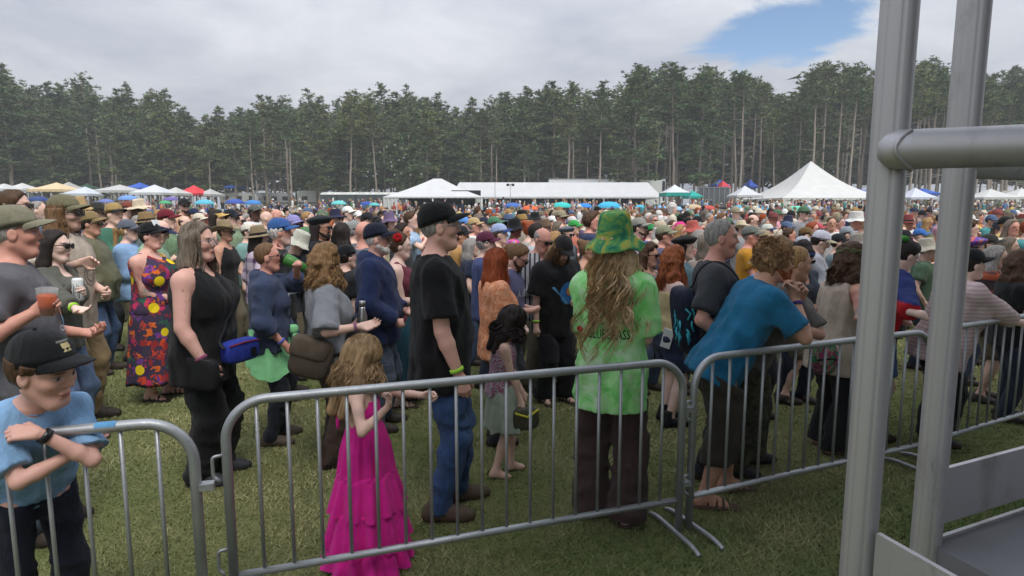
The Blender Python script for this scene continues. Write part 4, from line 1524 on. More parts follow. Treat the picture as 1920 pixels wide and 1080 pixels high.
def person(px, py, d, label, **sp):
    g = Fig(sp)
    rz = math.radians(sp.get('rz', 0) + (0 if sp.get('absrz') else math.degrees(math.atan((CX - px) / F_PX))))
    P = at(px, py, d)
    gz = float(ground_z(P[0], P[1]))
    s = sp['h'] / g.top[2] if 'h' in sp else (P[2] - gz) / g.top[2]
    c, q = math.cos(rz), math.sin(rz)
    tx, ty = g.top[0] * s, g.top[1] * s
    loc = (P[0] - (c * tx - q * ty), P[1] - (q * tx + c * ty), gz)
    g.place(loc, rz, s)
    g.solve_arms()
    vox = sp.get('vox', min(max(d * 0.0026, 0.005), 0.032)) / s
    cv = max(vox * 1.4, 0.0115)
    v, f, col = make_body(g, vox)
    ls = sp.get('legs_seen', d < 7)
    lev = np.where(covered_by_clothes(g, v, ls), 2, 1)
    hv = (v - g.Hc) @ g.HR / g.hs
    keep = (hv[:, 2] > -0.13) & (np.abs(hv[:, 2]) < 0.2) & (hv[:, 0] > -0.03)
    for sd in (1, -1):
        keep |= np.linalg.norm(v - (g.wri[sd] + g.hd[sd] * 0.09), axis=1) < 0.12
    v, f, col = coarsen(v, f, col, np.where(keep, 0, lev), (vox * 1.7, 0.06))
    body = link('person', mesh_np('person', v * s, f, True, col), 'skin')
    body.location = loc
    body.rotation_euler = (0, 0, rz)
    tag(body, label, 'person', sp.get('group'))
    S = Matrix.Scale(s, 4)

    def part(name, vq, mat, color=None, parent=body):
        vv, qq = vq
        if len(qq) == 0:
            return None
        return link(name, mesh_np(name, np.asarray(vv) * s, qq, True), mat, parent, color)
    g.part, g.body = part, body
    top = sp.get('top')
    if top:
        o = dict(top[2]) if len(top) > 2 else {}
        kind = top[0]
        pre = {'tee': dict(sl=0.62, ease=0.02), 'long': dict(sl=2, ease=0.024), 'hoodie': dict(sl=2, ease=0.034, hood=True, hem=-0.14, fold=0.016), 'tank': dict(sl=0, ease=0.012, neck='scoop', hang=0.0),
               'blouse': dict(sl=0.9, ease=0.02, puff=0.03, neck='scoop', hang=0.0), 'shirt': dict(sl=0.75, ease=0.03, neck='vee'), 'cardigan': dict(sl=1.5, ease=0.022, neck='vee', hang=0.0), 'cami': dict(sl=0, ease=0.010, neck='bare', straps=False)}[kind]
        pre.update(o)
        g.topvq = make_top(g, cv if d < 7 else cv * 1.3, pre)
        nm = {'tee': 't_shirt', 'long': 'sweatshirt', 'hoodie': 'hoodie', 'tank': 'tank_top', 'blouse': 'blouse', 'shirt': 'shirt', 'cardigan': 'cardigan', 'cami': 'top'}[kind]
        mat, colr = (top[1], None) if isinstance(top[1], str) else (pre.get('mat', 'cloth'), top[1])
        g.top_o = part(nm, g.topvq, mat, colr)
        if kind == 'tee' and d < 6.2:
            th = np.linspace(0, 2 * np.pi, 33)
            ring = MB().tube([g.T((-0.008 + 0.064 * math.cos(a), 0.067 * math.sin(a), 0.548 - 0.014 * math.cos(a))) for a in th], 0.0065, 6, False)
            part('collar', (np.concatenate(ring.v), np.concatenate(ring.f4)), mat, colr, g.top_o)
    bot = sp.get('bottom', ('jeans', 0x3a4658))
    if bot:
        o = dict(bot[2]) if len(bot) > 2 else {}
        pre = {'jeans': dict(ease=0.014), 'trousers': dict(ease=0.02), 'wide': dict(ease=0.02, flare=0.035), 'shorts': dict(cut=0.50, ease=0.028), 'skirt': {}}[bot[0]]
        pre.update(o)
        if top and bot[0] != 'skirt' and 'waist' not in pre:
            hem = (top[2] if len(top) > 2 else {}).get('hem', -0.15 if top[0] not in ('cami',) else 0.1)
            pre['waist'] = min(0.06, hem + 0.055)
        mat, colr = (bot[1], None) if isinstance(bot[1], str) else ('denim' if bot[0] == 'jeans' or o.get('denim') else 'cloth', bot[1])
        if bot[0] == 'skirt':
            mb = make_skirt(g, cv, pre)
            me = mb.build('skirt', True)
            me.transform(S)
            link('skirt', me, mat, body, colr)
        else:
            part('shorts' if bot[0] == 'shorts' else 'trousers', make_bottom(g, cv if ls else max(cv * 1.8, 0.035), pre), mat, colr)
    sh = sp.get('shoes', 0x3a332e)
    if sh is not None:
        o = sh[1] if isinstance(sh, tuple) else {}
        cc = sh[0] if isinstance(sh, tuple) else sh
        for sd in (1, -1):
            part('sandal' if o.get('sandal') else 'shoe', make_shoe(g, sd, max(vox, 0.009) if ls else 0.03, o), 'leather', cc)
    HM = Matrix.Translation(Vector(g.Hc * s)) @ Matrix(g.HR.tolist()).to_4x4() @ Matrix.Scale(s * g.hs, 4)
    g.HM = HM
    hair = sp.get('hair', ('short', 'brown'))
    hat = sp.get('hat')
    if hair and hair[0] != 'none':
        vv, qq = make_hair(g, max(vox * 1.1, 0.006), hair[0], hat and hat[0] not in ('visorband', 'headband', 'flowers'))
        if 'strands' in sp:
            paths, rr = fall_strands(**sp['strands'])
            v2, q2 = strand_mesh(paths, rr)
            qq = np.concatenate([qq, q2 + len(vv)]) if len(qq) else q2
            vv = np.concatenate([vv, v2]) if len(vv) else v2
        if len(qq):
            link('hair', mesh_np('hair', vv, qq, True), 'hair', body, HAIRS[hair[1]] if isinstance(hair[1], str) else hair[1], HM)
    if sp.get('beard'):
        bl, bc = sp['beard']
        vv, qq = make_beard(g, max(vox, 0.006), bl)
        link('beard', mesh_np('beard', vv, qq, True), 'hair', body, HAIRS[bc], HM)
    if hat and hat[0] != 'flowers':
        me, subs = hat_meshes(hat[0])
        hm = HM @ Matrix.Translation((0, 0, 0.016)) @ Matrix.Rotation(math.radians(hat[3] if len(hat) > 3 else -7), 4, 'Y') @ Matrix.Scale(sp.get('hatscale', 0.955), 4)
        mat = hat[1] if isinstance(hat[1], str) else 'cloth'
        mesh = me
        if mat != 'cloth':
            mesh = me.copy()
            mesh.materials.clear()
        nm = 'cap' if hat[0] in ('cap', 'backcap') else ('headband' if hat[0] == 'headband' else ('visor_hat' if hat[0] == 'visorband' else 'hat'))
        ho = link(nm, mesh, mat, body, None if mat != 'cloth' else hat[1], hm)
        g.hat_o = ho
        for k2, m2 in subs.items():
            c2 = hat[2] if len(hat) > 2 and hat[2] is not None else (hat[1] if isinstance(hat[1], int) else 0x333333)
            if mat != 'cloth' and k2 == 'visor':
                m3 = m2.copy()
                m3.materials.clear()
                link(k2, m3, mat, ho)
            else:
                link(k2, m2, 'cloth', ho, c2)
    gl = sp.get('glasses')
    if gl:
        fr, lenses = glasses_meshes(gl)
        go = link('sunglasses' if gl == 'sun' else 'eyeglasses', fr, 'black_plastic' if gl == 'sun' else 'pole_grey', body, None, HM)
        for l in lenses:
            if gl == 'sun':
                link('lens', l, 'lens', go)
            else:
                link('lens', l, 'glass', go)
    for sd, cc in sp.get('bands', ()):
        a = g.wri[sd] + (g.elb[sd] - g.wri[sd]) * 0.14
        ax = unit(g.elb[sd] - g.wri[sd])
        u = unit(np.cross(ax, [0.3, 0.5, 0.8]))
        w_ = np.cross(ax, u)
        th = np.linspace(0, 2 * np.pi, 16, endpoint=False)
        b = 0.034 * (1 + (g.w - 1) * 0.4)
        R = [a + ax * z + (np.cos(th)[:, None] * u + np.sin(th)[:, None] * w_) * (b + dr) for z, dr in ((-0.011, -0.004), (-0.009, 0.002), (0.009, 0.002), (0.011, -0.004))]
        part('wristband', (np.concatenate(R), np.concatenate([[(i * 16 + j, i * 16 + (j + 1) % 16, (i + 1) * 16 + (j + 1) % 16, (i + 1) * 16 + j) for j in range(16)] for i in range(3)])), 'cloth', cc)
    hx, hy = to_px(g.world(g.Hc))
    ALL_PEOPLE.append((loc[0], loc[1], hx, hy, label))
    return g


def drape_band(g, pts, width, thick=0.004, steps=40, lift=0.006):
    """a strap laid over the top along straight guides; canonical coordinates"""
    vv, qq = g.topvq
    tree = BVHTree.FromPolygons([Vector(p) for p in vv], [tuple(int(i) for i in f) for f in qq])
    pts = [np.asarray(p, float) for p in pts]
    path = []
    for a, b in zip(pts[:-1], pts[1:]):
        for t in np.linspace(0, 1, steps // (len(pts) - 1)):
            path.append(a + (b - a) * t)
    out = []
    for p in path:
        co, no, _, dd = tree.find_nearest(Vector(p))
        if co is None:
            continue
        inside = (Vector(p) - co).dot(no) < 0
        out.append(np.array(co + no * lift) if inside or dd < 0.05 else np.array(p))
    out = np.array(out)
    for _ in range(2):
        out[1:-1] = (out[:-2] + out[1:-1] * 2 + out[2:]) / 4
    tan = np.gradient(out, axis=0)
    tan /= np.linalg.norm(tan, axis=1)[:, None] + 1e-9
    ctr = g.T((0, 0, 0.3))
    nrm = out - ctr
    nrm[:, 2] *= 0.3
    nrm -= tan * (nrm * tan).sum(1)[:, None]
    nrm /= np.linalg.norm(nrm, axis=1)[:, None] + 1e-9
    sd = np.cross(tan, nrm)
    h = width / 2
    R = np.stack([out + sd * h - nrm * thick, out + sd * h + nrm * thick, out - sd * h + nrm * thick, out - sd * h - nrm * thick], 1)
    mb = MB().rings(R)
    return np.concatenate(mb.v), np.concatenate(mb.f4)


def rounded_box(c, size, R=None, r=0.25, n=10):
    """soft bag-like block: superellipsoid rings"""
    v, q = [], []
    e = r
    A, B = np.linspace(-math.pi / 2, math.pi / 2, n + 1), np.linspace(-math.pi, math.pi, 2 * n, endpoint=False)
    pw = lambda t, k: np.sign(t) * np.abs(t) ** k
    for a in A:
        for b in B:
            v.append((pw(math.cos(a), e) * pw(math.cos(b), e), pw(math.cos(a), e) * pw(math.sin(b), e), pw(math.sin(a), e)))
    m = 2 * n
    for i in range(n):
        for j in range(m):
            q.append((i * m + j, i * m + (j + 1) % m, (i + 1) * m + (j + 1) % m, (i + 1) * m + j))
    v = np.array(v) * np.asarray(size) / 2
    if R is not None:
        v = v @ np.asarray(R).T
    return v + np.asarray(c), np.array(q)
# ------------------------------------------------------------------ ground
def on_plane(px, py, z):
    r = ray(px, py)
    return r * ((z - CAM_H) / r[2]) + np.array([0, 0, CAM_H])


def build_ground():
    xs = np.concatenate([np.linspace(-400, -100, 6), np.linspace(-80, 80, 41), np.linspace(100, 400, 6)])
    ys = np.concatenate([np.linspace(-100, -5, 6), np.linspace(0, 100, 51), np.linspace(120, 400, 6)])
    X, Y = np.meshgrid(xs, ys, indexing='ij')
    Z = ground_z(X, Y)
    n, m = X.shape
    i, j = np.meshgrid(np.arange(n - 1), np.arange(m - 1), indexing='ij')
    q = np.stack([i * m + j, (i + 1) * m + j, (i + 1) * m + j + 1, i * m + j + 1], -1).reshape(-1, 4)
    o = link('ground', mesh_np('ground', np.stack([X, Y, Z], -1).reshape(-1, 3), q, True), 'lawn')
    o['kind'] = 'structure'
    # blades of grass in front: too many to count
    N = 210000
    u = rng.random(N)
    y = 1.7 * (9.5 / 1.7) ** (u ** 0.85)
    x = rng.uniform(-0.95, 0.95, N) * y
    patch = vnoise(x * 1.3, y * 1.3, x * 0) * 0.6 + vnoise(x * 4.1 + 9, y * 4.1, x * 0) * 0.4
    side = np.clip((x - 0.25 * y + 0.4) / 1.2, 0, 1)                      # lusher, longer grass beyond the barriers
    front = np.clip((3.15 + 0.33 * x - y) / 0.25, 0, 1)
    lush = np.clip(front * (0.35 + 0.65 * side) + 0.15 * patch, 0, 1)
    h = (0.009 + 0.013 * rng.random(N)) * (1 + 1.3 * lush) * (1 + 0.3 * patch)
    a = rng.uniform(0, 2 * np.pi, N)
    wd = 0.0022 * np.clip(y / 2.2, 0.9, 3.2) * (0.7 + 0.6 * rng.random(N))
    ln = rng.uniform(0.5, 2.4, N) * h
    la = rng.uniform(0, 2 * np.pi, N)
    b0 = np.stack([x - wd * np.cos(a), y - wd * np.sin(a), np.full(N, -0.002)], 1)
    b1 = np.stack([x + wd * np.cos(a), y + wd * np.sin(a), np.full(N, -0.002)], 1)
    tp = np.stack([x + ln * np.cos(la), y + ln * np.sin(la), h], 1)
    v = np.stack([b0, b1, tp], 1).reshape(-1, 3)
    dry = np.clip(0.52 + 0.9 * patch + rng.normal(0, 0.15, N) - 0.42 * lush, 0, 1)[:, None]
    g1, g2 = np.array(lin(0x4e6632))[:3], np.array(lin(0x9c986e))[:3]
    c = (g1 * (1 - dry) + g2 * dry) * rng.uniform(0.8, 1.2, (N, 1))
    go = link('grass', mesh_np('grass', v, np.arange(3 * N).reshape(-1, 3), False, np.repeat(c, 3, 0)), 'grass_blades')
    go['kind'] = 'stuff'
    go['label'] = 'short trampled lawn grass, greener beyond the barriers'


# ------------------------------------------------------------------ crowd barriers
BAR_H, RAIL_Z = 1.0, 0.20
BARRIERS = {}


def barrier(name, A, B, label, nbars, stickers=()):
    A, B = np.array([*A, 0.0]), np.array([*B, 0.0])
    L = np.linalg.norm(B - A)
    root = empty('crowd_barrier', A, math.atan2(B[1] - A[1], B[0] - A[0]))
    tag(root, label, 'barrier', 'steel crowd barriers along the front')
    r = 0.0205
    fp = rounded_path([(0, 0, 0.012), (0, 0, BAR_H - r), (L, 0, BAR_H - r), (L, 0, 0.012)], 0.17, 9)
    link('frame', MB().tube(fp, r, 14).build('frame', True), 'galvanised', root)
    link('lower_rail', MB().tube([(r, 0, RAIL_Z), (L / 2, 0, RAIL_Z), (L - r, 0, RAIL_Z)], 0.017, 12).build('lower_rail', True), 'galvanised', root)
    bm = None
    step = L / (nbars + 1)
    for i in range(nbars):
        x = step * (i + 1)
        zt = BAR_H - r - 0.012
        if x < 0.17:
            zt = BAR_H - r - 0.17 + math.sqrt(max(0.17 ** 2 - (0.17 - x) ** 2, 0)) - 0.01
        elif x > L - 0.17:
            zt = BAR_H - r - 0.17 + math.sqrt(max(0.17 ** 2 - (0.17 - (L - x)) ** 2, 0)) - 0.01
        m = MB().tube([(0, 0, RAIL_Z), (0, 0, 0.6), (0, 0, zt)], 0.0082, 8).build('bar', True)
        link('bar', m, 'galvanised', root).location = (x, 0, 0)
    for x in (0.0, L):
        ft = MB().tube(rounded_path([(0, -0.24, 0.008), (0, -0.19, 0.028), (0, 0.19, 0.028), (0, 0.24, 0.008)], 0.05, 3), 0.014, 8)
        link('foot', ft.build('foot', True), 'galvanised', root).location = (x + (0.03 if x == 0 else -0.03), 0, 0)
    for z in (0.30, 0.72):      # hooks on one upright, loops on the other
        hk = rounded_path([(0.0, 0.0, 0.03), (-0.055, -0.01, 0.03), (-0.055, -0.012, -0.055), (-0.03, -0.02, -0.075)], 0.014, 4)
        link('hook', MB().tube(hk, 0.0075, 8).build('hook', True), 'galvanised', root).location = (0, 0, z)
        lp = MB().box((0.0, -0.020, -0.013), (0.052, 0.020, 0.013))
        link('loop_plate', lp.build('loop_plate'), 'galvanised', root).location = (L + r * 0.6, 0, z - 0.01)
    for sx, sw, cc in stickers:
        st = MB().rings([[(x_, (r + 0.0012) * math.sin(t), BAR_H - r + (r + 0.0012) * math.cos(t)) for t in np.linspace(-1.25, 0.5, 8)] for x_ in (sx, sx + sw)], close=False)
        link('tape', st.build('tape', True), 'cloth', root, cc)
    BARRIERS[name] = (root, A, B)
    return root


# ------------------------------------------------------------------ aluminium platform at the stage side
def build_platform():
    root = empty('stage_platform', (1.2, 0.9, 0.0))
    tag(root, 'scuffed aluminium platform with two round posts, handrails and toe plates', 'platform')
    off = np.array([1.2, 0.9, 0.0])

    def prof(r):
        th = np.linspace(0, 2 * np.pi, 64, endpoint=False)
        rr = np.full(64, r)
        for a in (200, 255, 20, 110):       # extrusion grooves
            dd = np.abs((np.degrees(th) - a + 180) % 360 - 180)
            rr = rr - 0.0016 * (dd < 3.5)
        return np.stack([rr * np.cos(th), rr * np.sin(th)], 1)
    Y1, Y2 = 0.86, 1.04
    p1, p2 = at(1647, 540, Y1), at(1779, 540, Y2)
    zt = at(1640, 980, Y1)[2]
    zd = zt - 0.13
    for p, r in ((p1, 0.0232), (p2, 0.0236)):
        pr = prof(r)
        R = [np.concatenate([pr + p[:2], np.full((64, 1), z)], 1) - off for z in np.linspace(0.02, 2.45, 8)]
        link('post', MB().rings(R, cap0=True, cap1=True).build('post', True), 'aluminium', root)
    # toe plates
    a1, b1 = p1[:2], on_plane(1790, 1080, zt)[:2]
    u1 = unit(b1 - a1)
    a2, b2 = p2[:2], on_plane(1920, 838, zt)[:2]
    u2 = unit(b2 - a2)
    u1, u2 = np.array([*u1, 0]), np.array([*u2, 0])

    def plate(p, u, ln, z0, z1, th, name, start=0.03):
        n = np.array([-u[1], u[0], 0])
        c = np.array([p[0], p[1], 0])
        mb = MB()
        v = []
        for s, t, z in ((start, -1, z0), (ln, -1, z0), (ln, 1, z0), (start, 1, z0), (start, -1, z1), (ln, -1, z1), (ln, 1, z1), (start, 1, z1)):
            v.append(c + u * s + n * th * t + np.array([0, 0, z]) - off)
        mb.add(v, [(0, 3, 2, 1), (4, 5, 6, 7), (0, 1, 5, 4), (1, 2, 6, 5), (2, 3, 7, 6), (3, 0, 4, 7)])
        return link(name, mb.build(name), 'aluminium', root)
    plate(p1, u1, 1.5, zt - 0.105, zt, 0.004, 'toe_plate')
    plate(p2, u2, 1.6, zt - 0.105, zt, 0.004, 'toe_plate')
    # weld beads at the plates
    for p, u in ((p2, u2),):
        for z in (zt - 0.01, zt - 0.045, zt - 0.095):
            w = MB().add(*sphere_patch(np.array([p[0], p[1], z]) + u * 0.030 - off, 0.009, 5, 8))
            link('weld', w.build('weld', True), 'aluminium', root)
    # deck with bright edge trim
    e = on_plane(1745, 1020, zd)
    c0 = e
    q = [c0, c0 + u2 * 1.7, c0 + u2 * 1.7 + u1 * 1.7, c0 + u1 * 1.7]
    mb = MB()
    mb.add([p_ - off + np.array([0, 0, dz]) for dz in (-0.03, 0.0) for p_ in q], [(0, 1, 2, 3), (7, 6, 5, 4), (0, 4, 5, 1), (1, 5, 6, 2), (2, 6, 7, 3), (3, 7, 4, 0)])
    link('deck', mb.build('deck'), 'deck_panel', root)
    n2 = np.array([-u2[1], u2[0], 0])
    if n2[1] < 0:
        n2 = -n2
    tb = MB().add([c0 + u2 * s + n2 * t + np.array([0, 0, z]) - off for s in (-0.01, 1.7) for t, z in ((0.0, -0.035), (0.007, -0.035), (0.007, 0.006), (0.0, 0.006))],
                  [(0, 1, 5, 4), (1, 2, 6, 5), (2, 3, 7, 6), (3, 0, 4, 7), (3, 2, 1, 0), (4, 5, 6, 7)])
    link('edge_trim', tb.build('edge_trim'), 'aluminium', root)
    # handrails
    zr = at(1690, 281, 0.83)[2]
    ra, rb = on_plane(1668, 281, zr), on_plane(1920, 273, zr)
    ra = at(1672, 281, 0.83)
    ur = unit(np.array([rb[0] - ra[0], rb[1] - ra[1], 0]))
    n = 14
    path = [ra + ur * s for s in np.linspace(-0.012, 0.9, n)]
    rad = np.full(n, 0.0270)
    pp = [ra + ur * s - off for s in (-0.016, -0.008, 0.004, 0.02, 0.3, 0.6, 0.9)]
    link('handrail', MB().tube(pp, [0.010, 0.020, 0.0252, 0.0255, 0.0255, 0.0255, 0.0255], 40).build('handrail', True), 'aluminium', root)
    bead = MB()
    th = np.linspace(math.radians(40), math.radians(330), 18)
    nn = np.array([-ur[1], ur[0], 0])
    bead.tube([ra + ur * (0.012 + 0.012 * math.cos(2 * t)) + (nn * math.sin(t) + np.array([0, 0, 1]) * math.cos(t)) * 0.0258 - off for t in th], 0.0028 + 0.0006 * np.sin(th * 9), 8)
    link('weld', bead.build('weld', True), 'aluminium', root)
    pr2 = np.array([p2[0], p2[1], zr])
    link('handrail', MB().tube([pr2 + u2 * s - off for s in (0.0, 0.4, 0.9, 1.6)], 0.027, 32).build('handrail', True), 'aluminium', root)
    # legs under the deck
    for p_ in (q[1], q[2], q[3]):
        link('leg', MB().tube([np.array([p_[0], p_[1], 0.01]) - off, np.array([p_[0], p_[1], zd - 0.03]) - off], 0.024, 16).build('leg', True), 'aluminium', root)


def build_stage():
    """the festival stage beside the camera: roof, deck and towers outside the picture, its roof shades the near lawn"""
    root = empty('stage', (9.0, -6.0, 0.0))
    tag(root, 'large roofed festival stage beside the aluminium platform', 'stage')
    link('deck', MB().box((-5.6, -8.0, 1.0), (7.0, 6.2, 1.18)).build('deck'), 'deck_panel', root)
    link('skirt_board', MB().box((-5.55, -7.9, 0.02), (6.9, 6.1, 0.98)).build('skirt_board'), 'dark_interior', root)
    rf = [[(x, y, 7.6 + 1.6 * (1 - (x / 8.3) ** 2) + dz) for x in np.linspace(-8.3, 8.3, 15)] for y, dz in ((-8.4, 0.0), (8.2, 0.0))]
    link('roof', MB().rings(rf, close=False).build('roof'), 'dark_interior', root)
    link('back_wall', MB().box((6.9, -8.0, 1.2), (7.0, 6.2, 7.8)).build('back_wall'), 'dark_interior', root)
    for x in (-5.3, 6.7):
        for y in (-7.7, 5.6):
            for dx in (-0.18, 0.18):
                for dy in (-0.18, 0.18):
                    link('tower_tube', MB().tube([(x + dx, y + dy, 0), (x + dx, y + dy, 7.6)], 0.03, 8).build('tower_tube', True), 'aluminium', root)


# ------------------------------------------------------------------ tents, canopies, trailers
def roof_pyramid(w, dp, z0, z1, sag=0.10, n=8, ridge=0.0):
    """hipped canvas roof with slightly hollow slopes; ridge is the half length of the ridge along x"""
    R = []
    per = lambda hx, hy: [(-hx + 2 * hx * t, -hy) for t in np.linspace(0, 1, n, endpoint=False)] + [(hx, -hy + 2 * hy * t) for t in np.linspace(0, 1, n, endpoint=False)] + \
        [(hx - 2 * hx * t, hy) for t in np.linspace(0, 1, n, endpoint=False)] + [(-hx, hy - 2 * hy * t) for t in np.linspace(0, 1, n, endpoint=False)]
    for t in np.linspace(0, 1, 9):
        hx, hy = ridge + (w / 2 - ridge) * (1 - t), (dp / 2) * (1 - t) + 0.01
        z = z0 + (z1 - z0) * (t - sag * math.sin(math.pi * t))
        R.append([(x, y, z) for x, y in per(hx, hy)])
    return np.array(R)


def canopy(x0, x1, yp, ye, Y, color, label, dp=None, ridge=0.0, valance=0.22, vcol=None, sag=0.06, walls=(), name='canopy_tent', cat='canopy', legs=True, wallmat='canvas', wallcol=None, group='small canopy tents around the field'):
    if isinstance(color, int) and min(color >> 16, color >> 8 & 255, color & 255) > 0xb0:      # pale canvas taken down to a slightly greyer white
        color = sum(int((color >> k & 255) * 0.86) << k for k in (16, 8, 0))
    dp = dp or 3.0
    Y = Y + dp / 2
    L_, R_ = at(x0, ye, Y - dp / 2), at(x1, ye, Y - dp / 2)
    w = R_[0] - L_[0]
    cx = at((x0 + x1) / 2, yp, Y)[0]
    ze, zp = L_[2], at((x0 + x1) / 2, yp, Y)[2]
    gz = float(ground_z(cx, Y))
    root = empty(name, (cx, Y, gz))
    tag(root, label, cat, group)
    zE, zP = ze - gz, zp - gz
    rf = MB().rings(roof_pyramid(w, dp, zE, zP, sag, 8, ridge), cap1=True)
    link('roof', rf.build('roof'), 'canvas', root, color)
    n = max(4, int(w / 1.0) * 2)
    vb = MB()
    pts = []
    for a, b in (((-1, -1), (1, -1)), ((1, -1), (1, 1)), ((1, 1), (-1, 1)), ((-1, 1), (-1, -1))):
        for t in np.linspace(0, 1, n * 2, endpoint=False):
            pts.append((a[0] + (b[0] - a[0]) * t, a[1] + (b[1] - a[1]) * t, t))
    top = [(p[0] * w / 2 * 1.002, p[1] * dp / 2 * 1.002, zE + 0.01) for p in pts]
    bot = [(p[0] * w / 2 * 1.002, p[1] * dp / 2 * 1.002, zE - valance * (0.85 + 0.25 * (i % 2))) for i, p in enumerate(pts)]
    link('valance', vb.rings([bot, top]).build('valance'), 'canvas', root, vcol if vcol is not None else color)
    if legs:
        nx = max(1, int(round(w / 4.5)))
        for i in range(nx + 1):
            for sy in (-1, 1):
                x = -w / 2 + w * i / nx
                x = min(max(x, -w / 2 + 0.06), w / 2 - 0.06)
                lg = MB().tube([(x, sy * (dp / 2 - 0.06), 0.0), (x, sy * (dp / 2 - 0.06), zE - 0.02)], 0.045, 6)
                link('leg', lg.build('leg', True), 'canvas_white' if w > 6 else 'pole_grey', root)
    for side, f0, f1 in walls:
        if side == 'front':
            a, b = (-w / 2 + w * f0, -dp / 2 + 0.02), (-w / 2 + w * f1, -dp / 2 + 0.02)
        elif side == 'back':
            a, b = (-w / 2 + w * f0, dp / 2 - 0.05), (-w / 2 + w * f1, dp / 2 - 0.05)
        elif side == 'left':
            a, b = (-w / 2 + 0.03, -dp / 2 + dp * f0), (-w / 2 + 0.03, -dp / 2 + dp * f1)
        else:
            a, b = (w / 2 - 0.03, -dp / 2 + dp * f0), (w / 2 - 0.03, -dp / 2 + dp * f1)
        m = 14
        t = np.linspace(0, 1, m)
        nx_, ny_ = (b[1] - a[1]), -(b[0] - a[0])
        ln = math.hypot(nx_, ny_)
        wv = 0.05 * np.sin(t * 26)
        row = lambda z: [(a[0] + (b[0] - a[0]) * tt + nx_ / ln * wq, a[1] + (b[1] - a[1]) * tt + ny_ / ln * wq, z) for tt, wq in zip(t, wv)]
        link('side_wall', MB().rings([row(0.0), row(zE - 0.02)], close=False).build('side_wall'), wallmat if side == 'back' else 'canvas', root, wallcol if wallcol is not None else color)  # a back wall in the dark material stands in for the tent's dark inside
    return root


def umbrella(px, py, wpx, Y, color, label, dome=True, name='shade_umbrella'):
    """beach umbrella or low sun shelter standing in the crowd; py is the top"""
    top = at(px, py, Y)
    w = wpx / F_PX * Y
    gz = float(ground_z(top[0], Y))
    hgt = top[2] - gz
    root = empty(name, (top[0], Y, gz))
    tag(root, label, 'umbrella', 'umbrellas and shade domes in the crowd')
    R, m = [], 32
    th = np.linspace(0, 2 * np.pi, m, endpoint=False)
    rise = min(w * 0.26, hgt * 0.5)
    for t in np.linspace(0, 1, 7):
        sc = 1 + 0.035 * np.cos(8 * th) * (1 - t)
        rr = (w / 2) * math.cos(t * math.pi / 2 * 0.97)
        R.append(np.stack([rr * sc * np.cos(th), rr * sc * np.sin(th), np.full(m, hgt - rise + rise * math.sin(t * math.pi / 2))], 1))
    link('canopy', MB().rings(R, cap1=True).build('canopy', True), 'canvas', root, color)
    link('pole', MB().tube([(0, 0, 0), (0, 0, hgt + 0.05)], 0.018, 6).build('pole', True), 'pole_grey', root)
    return root


def wheel_mesh(r=0.35, w=0.22):
    mb = MB()
    R = []
    th = np.linspace(0, 2 * np.pi, 20, endpoint=False)
    for rr, y in ((r * 0.55, -w / 2), (r * 0.95, -w / 2), (r, -w / 4), (r, w / 4), (r * 0.95, w / 2), (r * 0.55, w / 2)):
        R.append(np.stack([rr * np.cos(th), np.full(20, y), rr * np.sin(th)], 1))
    return mb.rings(R, cap0=True, cap1=True).build('wheel', True)


def rv(px, ybot, wpx, hpx, Y, label, color=0xc9cbca, rz=0, tint=0x6a6f74):
    """camper or trailer parked under the trees"""
    c = at(px, ybot, Y)
    w, h = wpx / F_PX * Y, hpx / F_PX * Y
    gz = float(ground_z(c[0], Y))
    root = empty('camper', (c[0], Y, gz), math.radians(rz))
    tag(root, label, 'camper', 'campers parked under the pines')
    z0 = 0.55
    h = max(h, 2.2)
    prof = [(-w / 2, z0), (w / 2 - 0.3, z0), (w / 2, z0 + 0.5), (w / 2 - 0.1, h - 0.5), (w / 2 - 0.6, h), (-w / 2 + 0.25, h), (-w / 2, h - 0.35)]
    R = [[(x, y, z) for x, z in prof] for y in (-1.1, 1.1)]
    link('body', MB().rings(R, cap0=True, cap1=True).build('body'), 'paint', root, color)
    n = max(2, int(w / 1.6))
    for i in range(n):
        x = -w / 2 + w * (i + 0.5) / n
        wd = MB().box((x - 0.4, -1.125, z0 + 0.75), (x + 0.4, -1.103, z0 + 1.35))
        link('window', wd.build('window'), 'window_dark', root)
    st = MB().box((-w / 2 + 0.02, -1.118, z0 + 0.25), (w / 2 - 0.35, -1.104, z0 + 0.48))
    link('stripe', st.build('stripe'), 'paint', root, tint)
    for x in (-w * 0.28, w * 0.28):
        for y in (-0.95, 0.95):
            link('wheel', WHEEL, 'tyre', root).location = (x, y, 0.35)


WHEEL = wheel_mesh()
# ------------------------------------------------------------------ place the setting
build_ground()
_u = unit((2.13, 0.70))
barrier('main', (-1.205, 2.50), (0.915, 3.21), 'long steel crowd barrier in the middle with the pink dress against it', 17)
barrier('first', (-1.225 - _u[0] * 2.2, 2.28 - _u[1] * 2.2 * 0.9), (-1.225, 2.28), 'steel crowd barrier at lower left that the boy leans on', 17, ((1.86, 0.07, 0x6aa8d8),))
barrier('third', (0.985, 3.25), (2.78, 4.02), 'steel crowd barrier under the arms of the man in the blue t-shirt', 15)
barrier('fourth', (2.93, 4.10), (4.75, 5.05), 'steel crowd barrier at the right edge past the aluminium posts', 15)
build_platform()
build_stage()

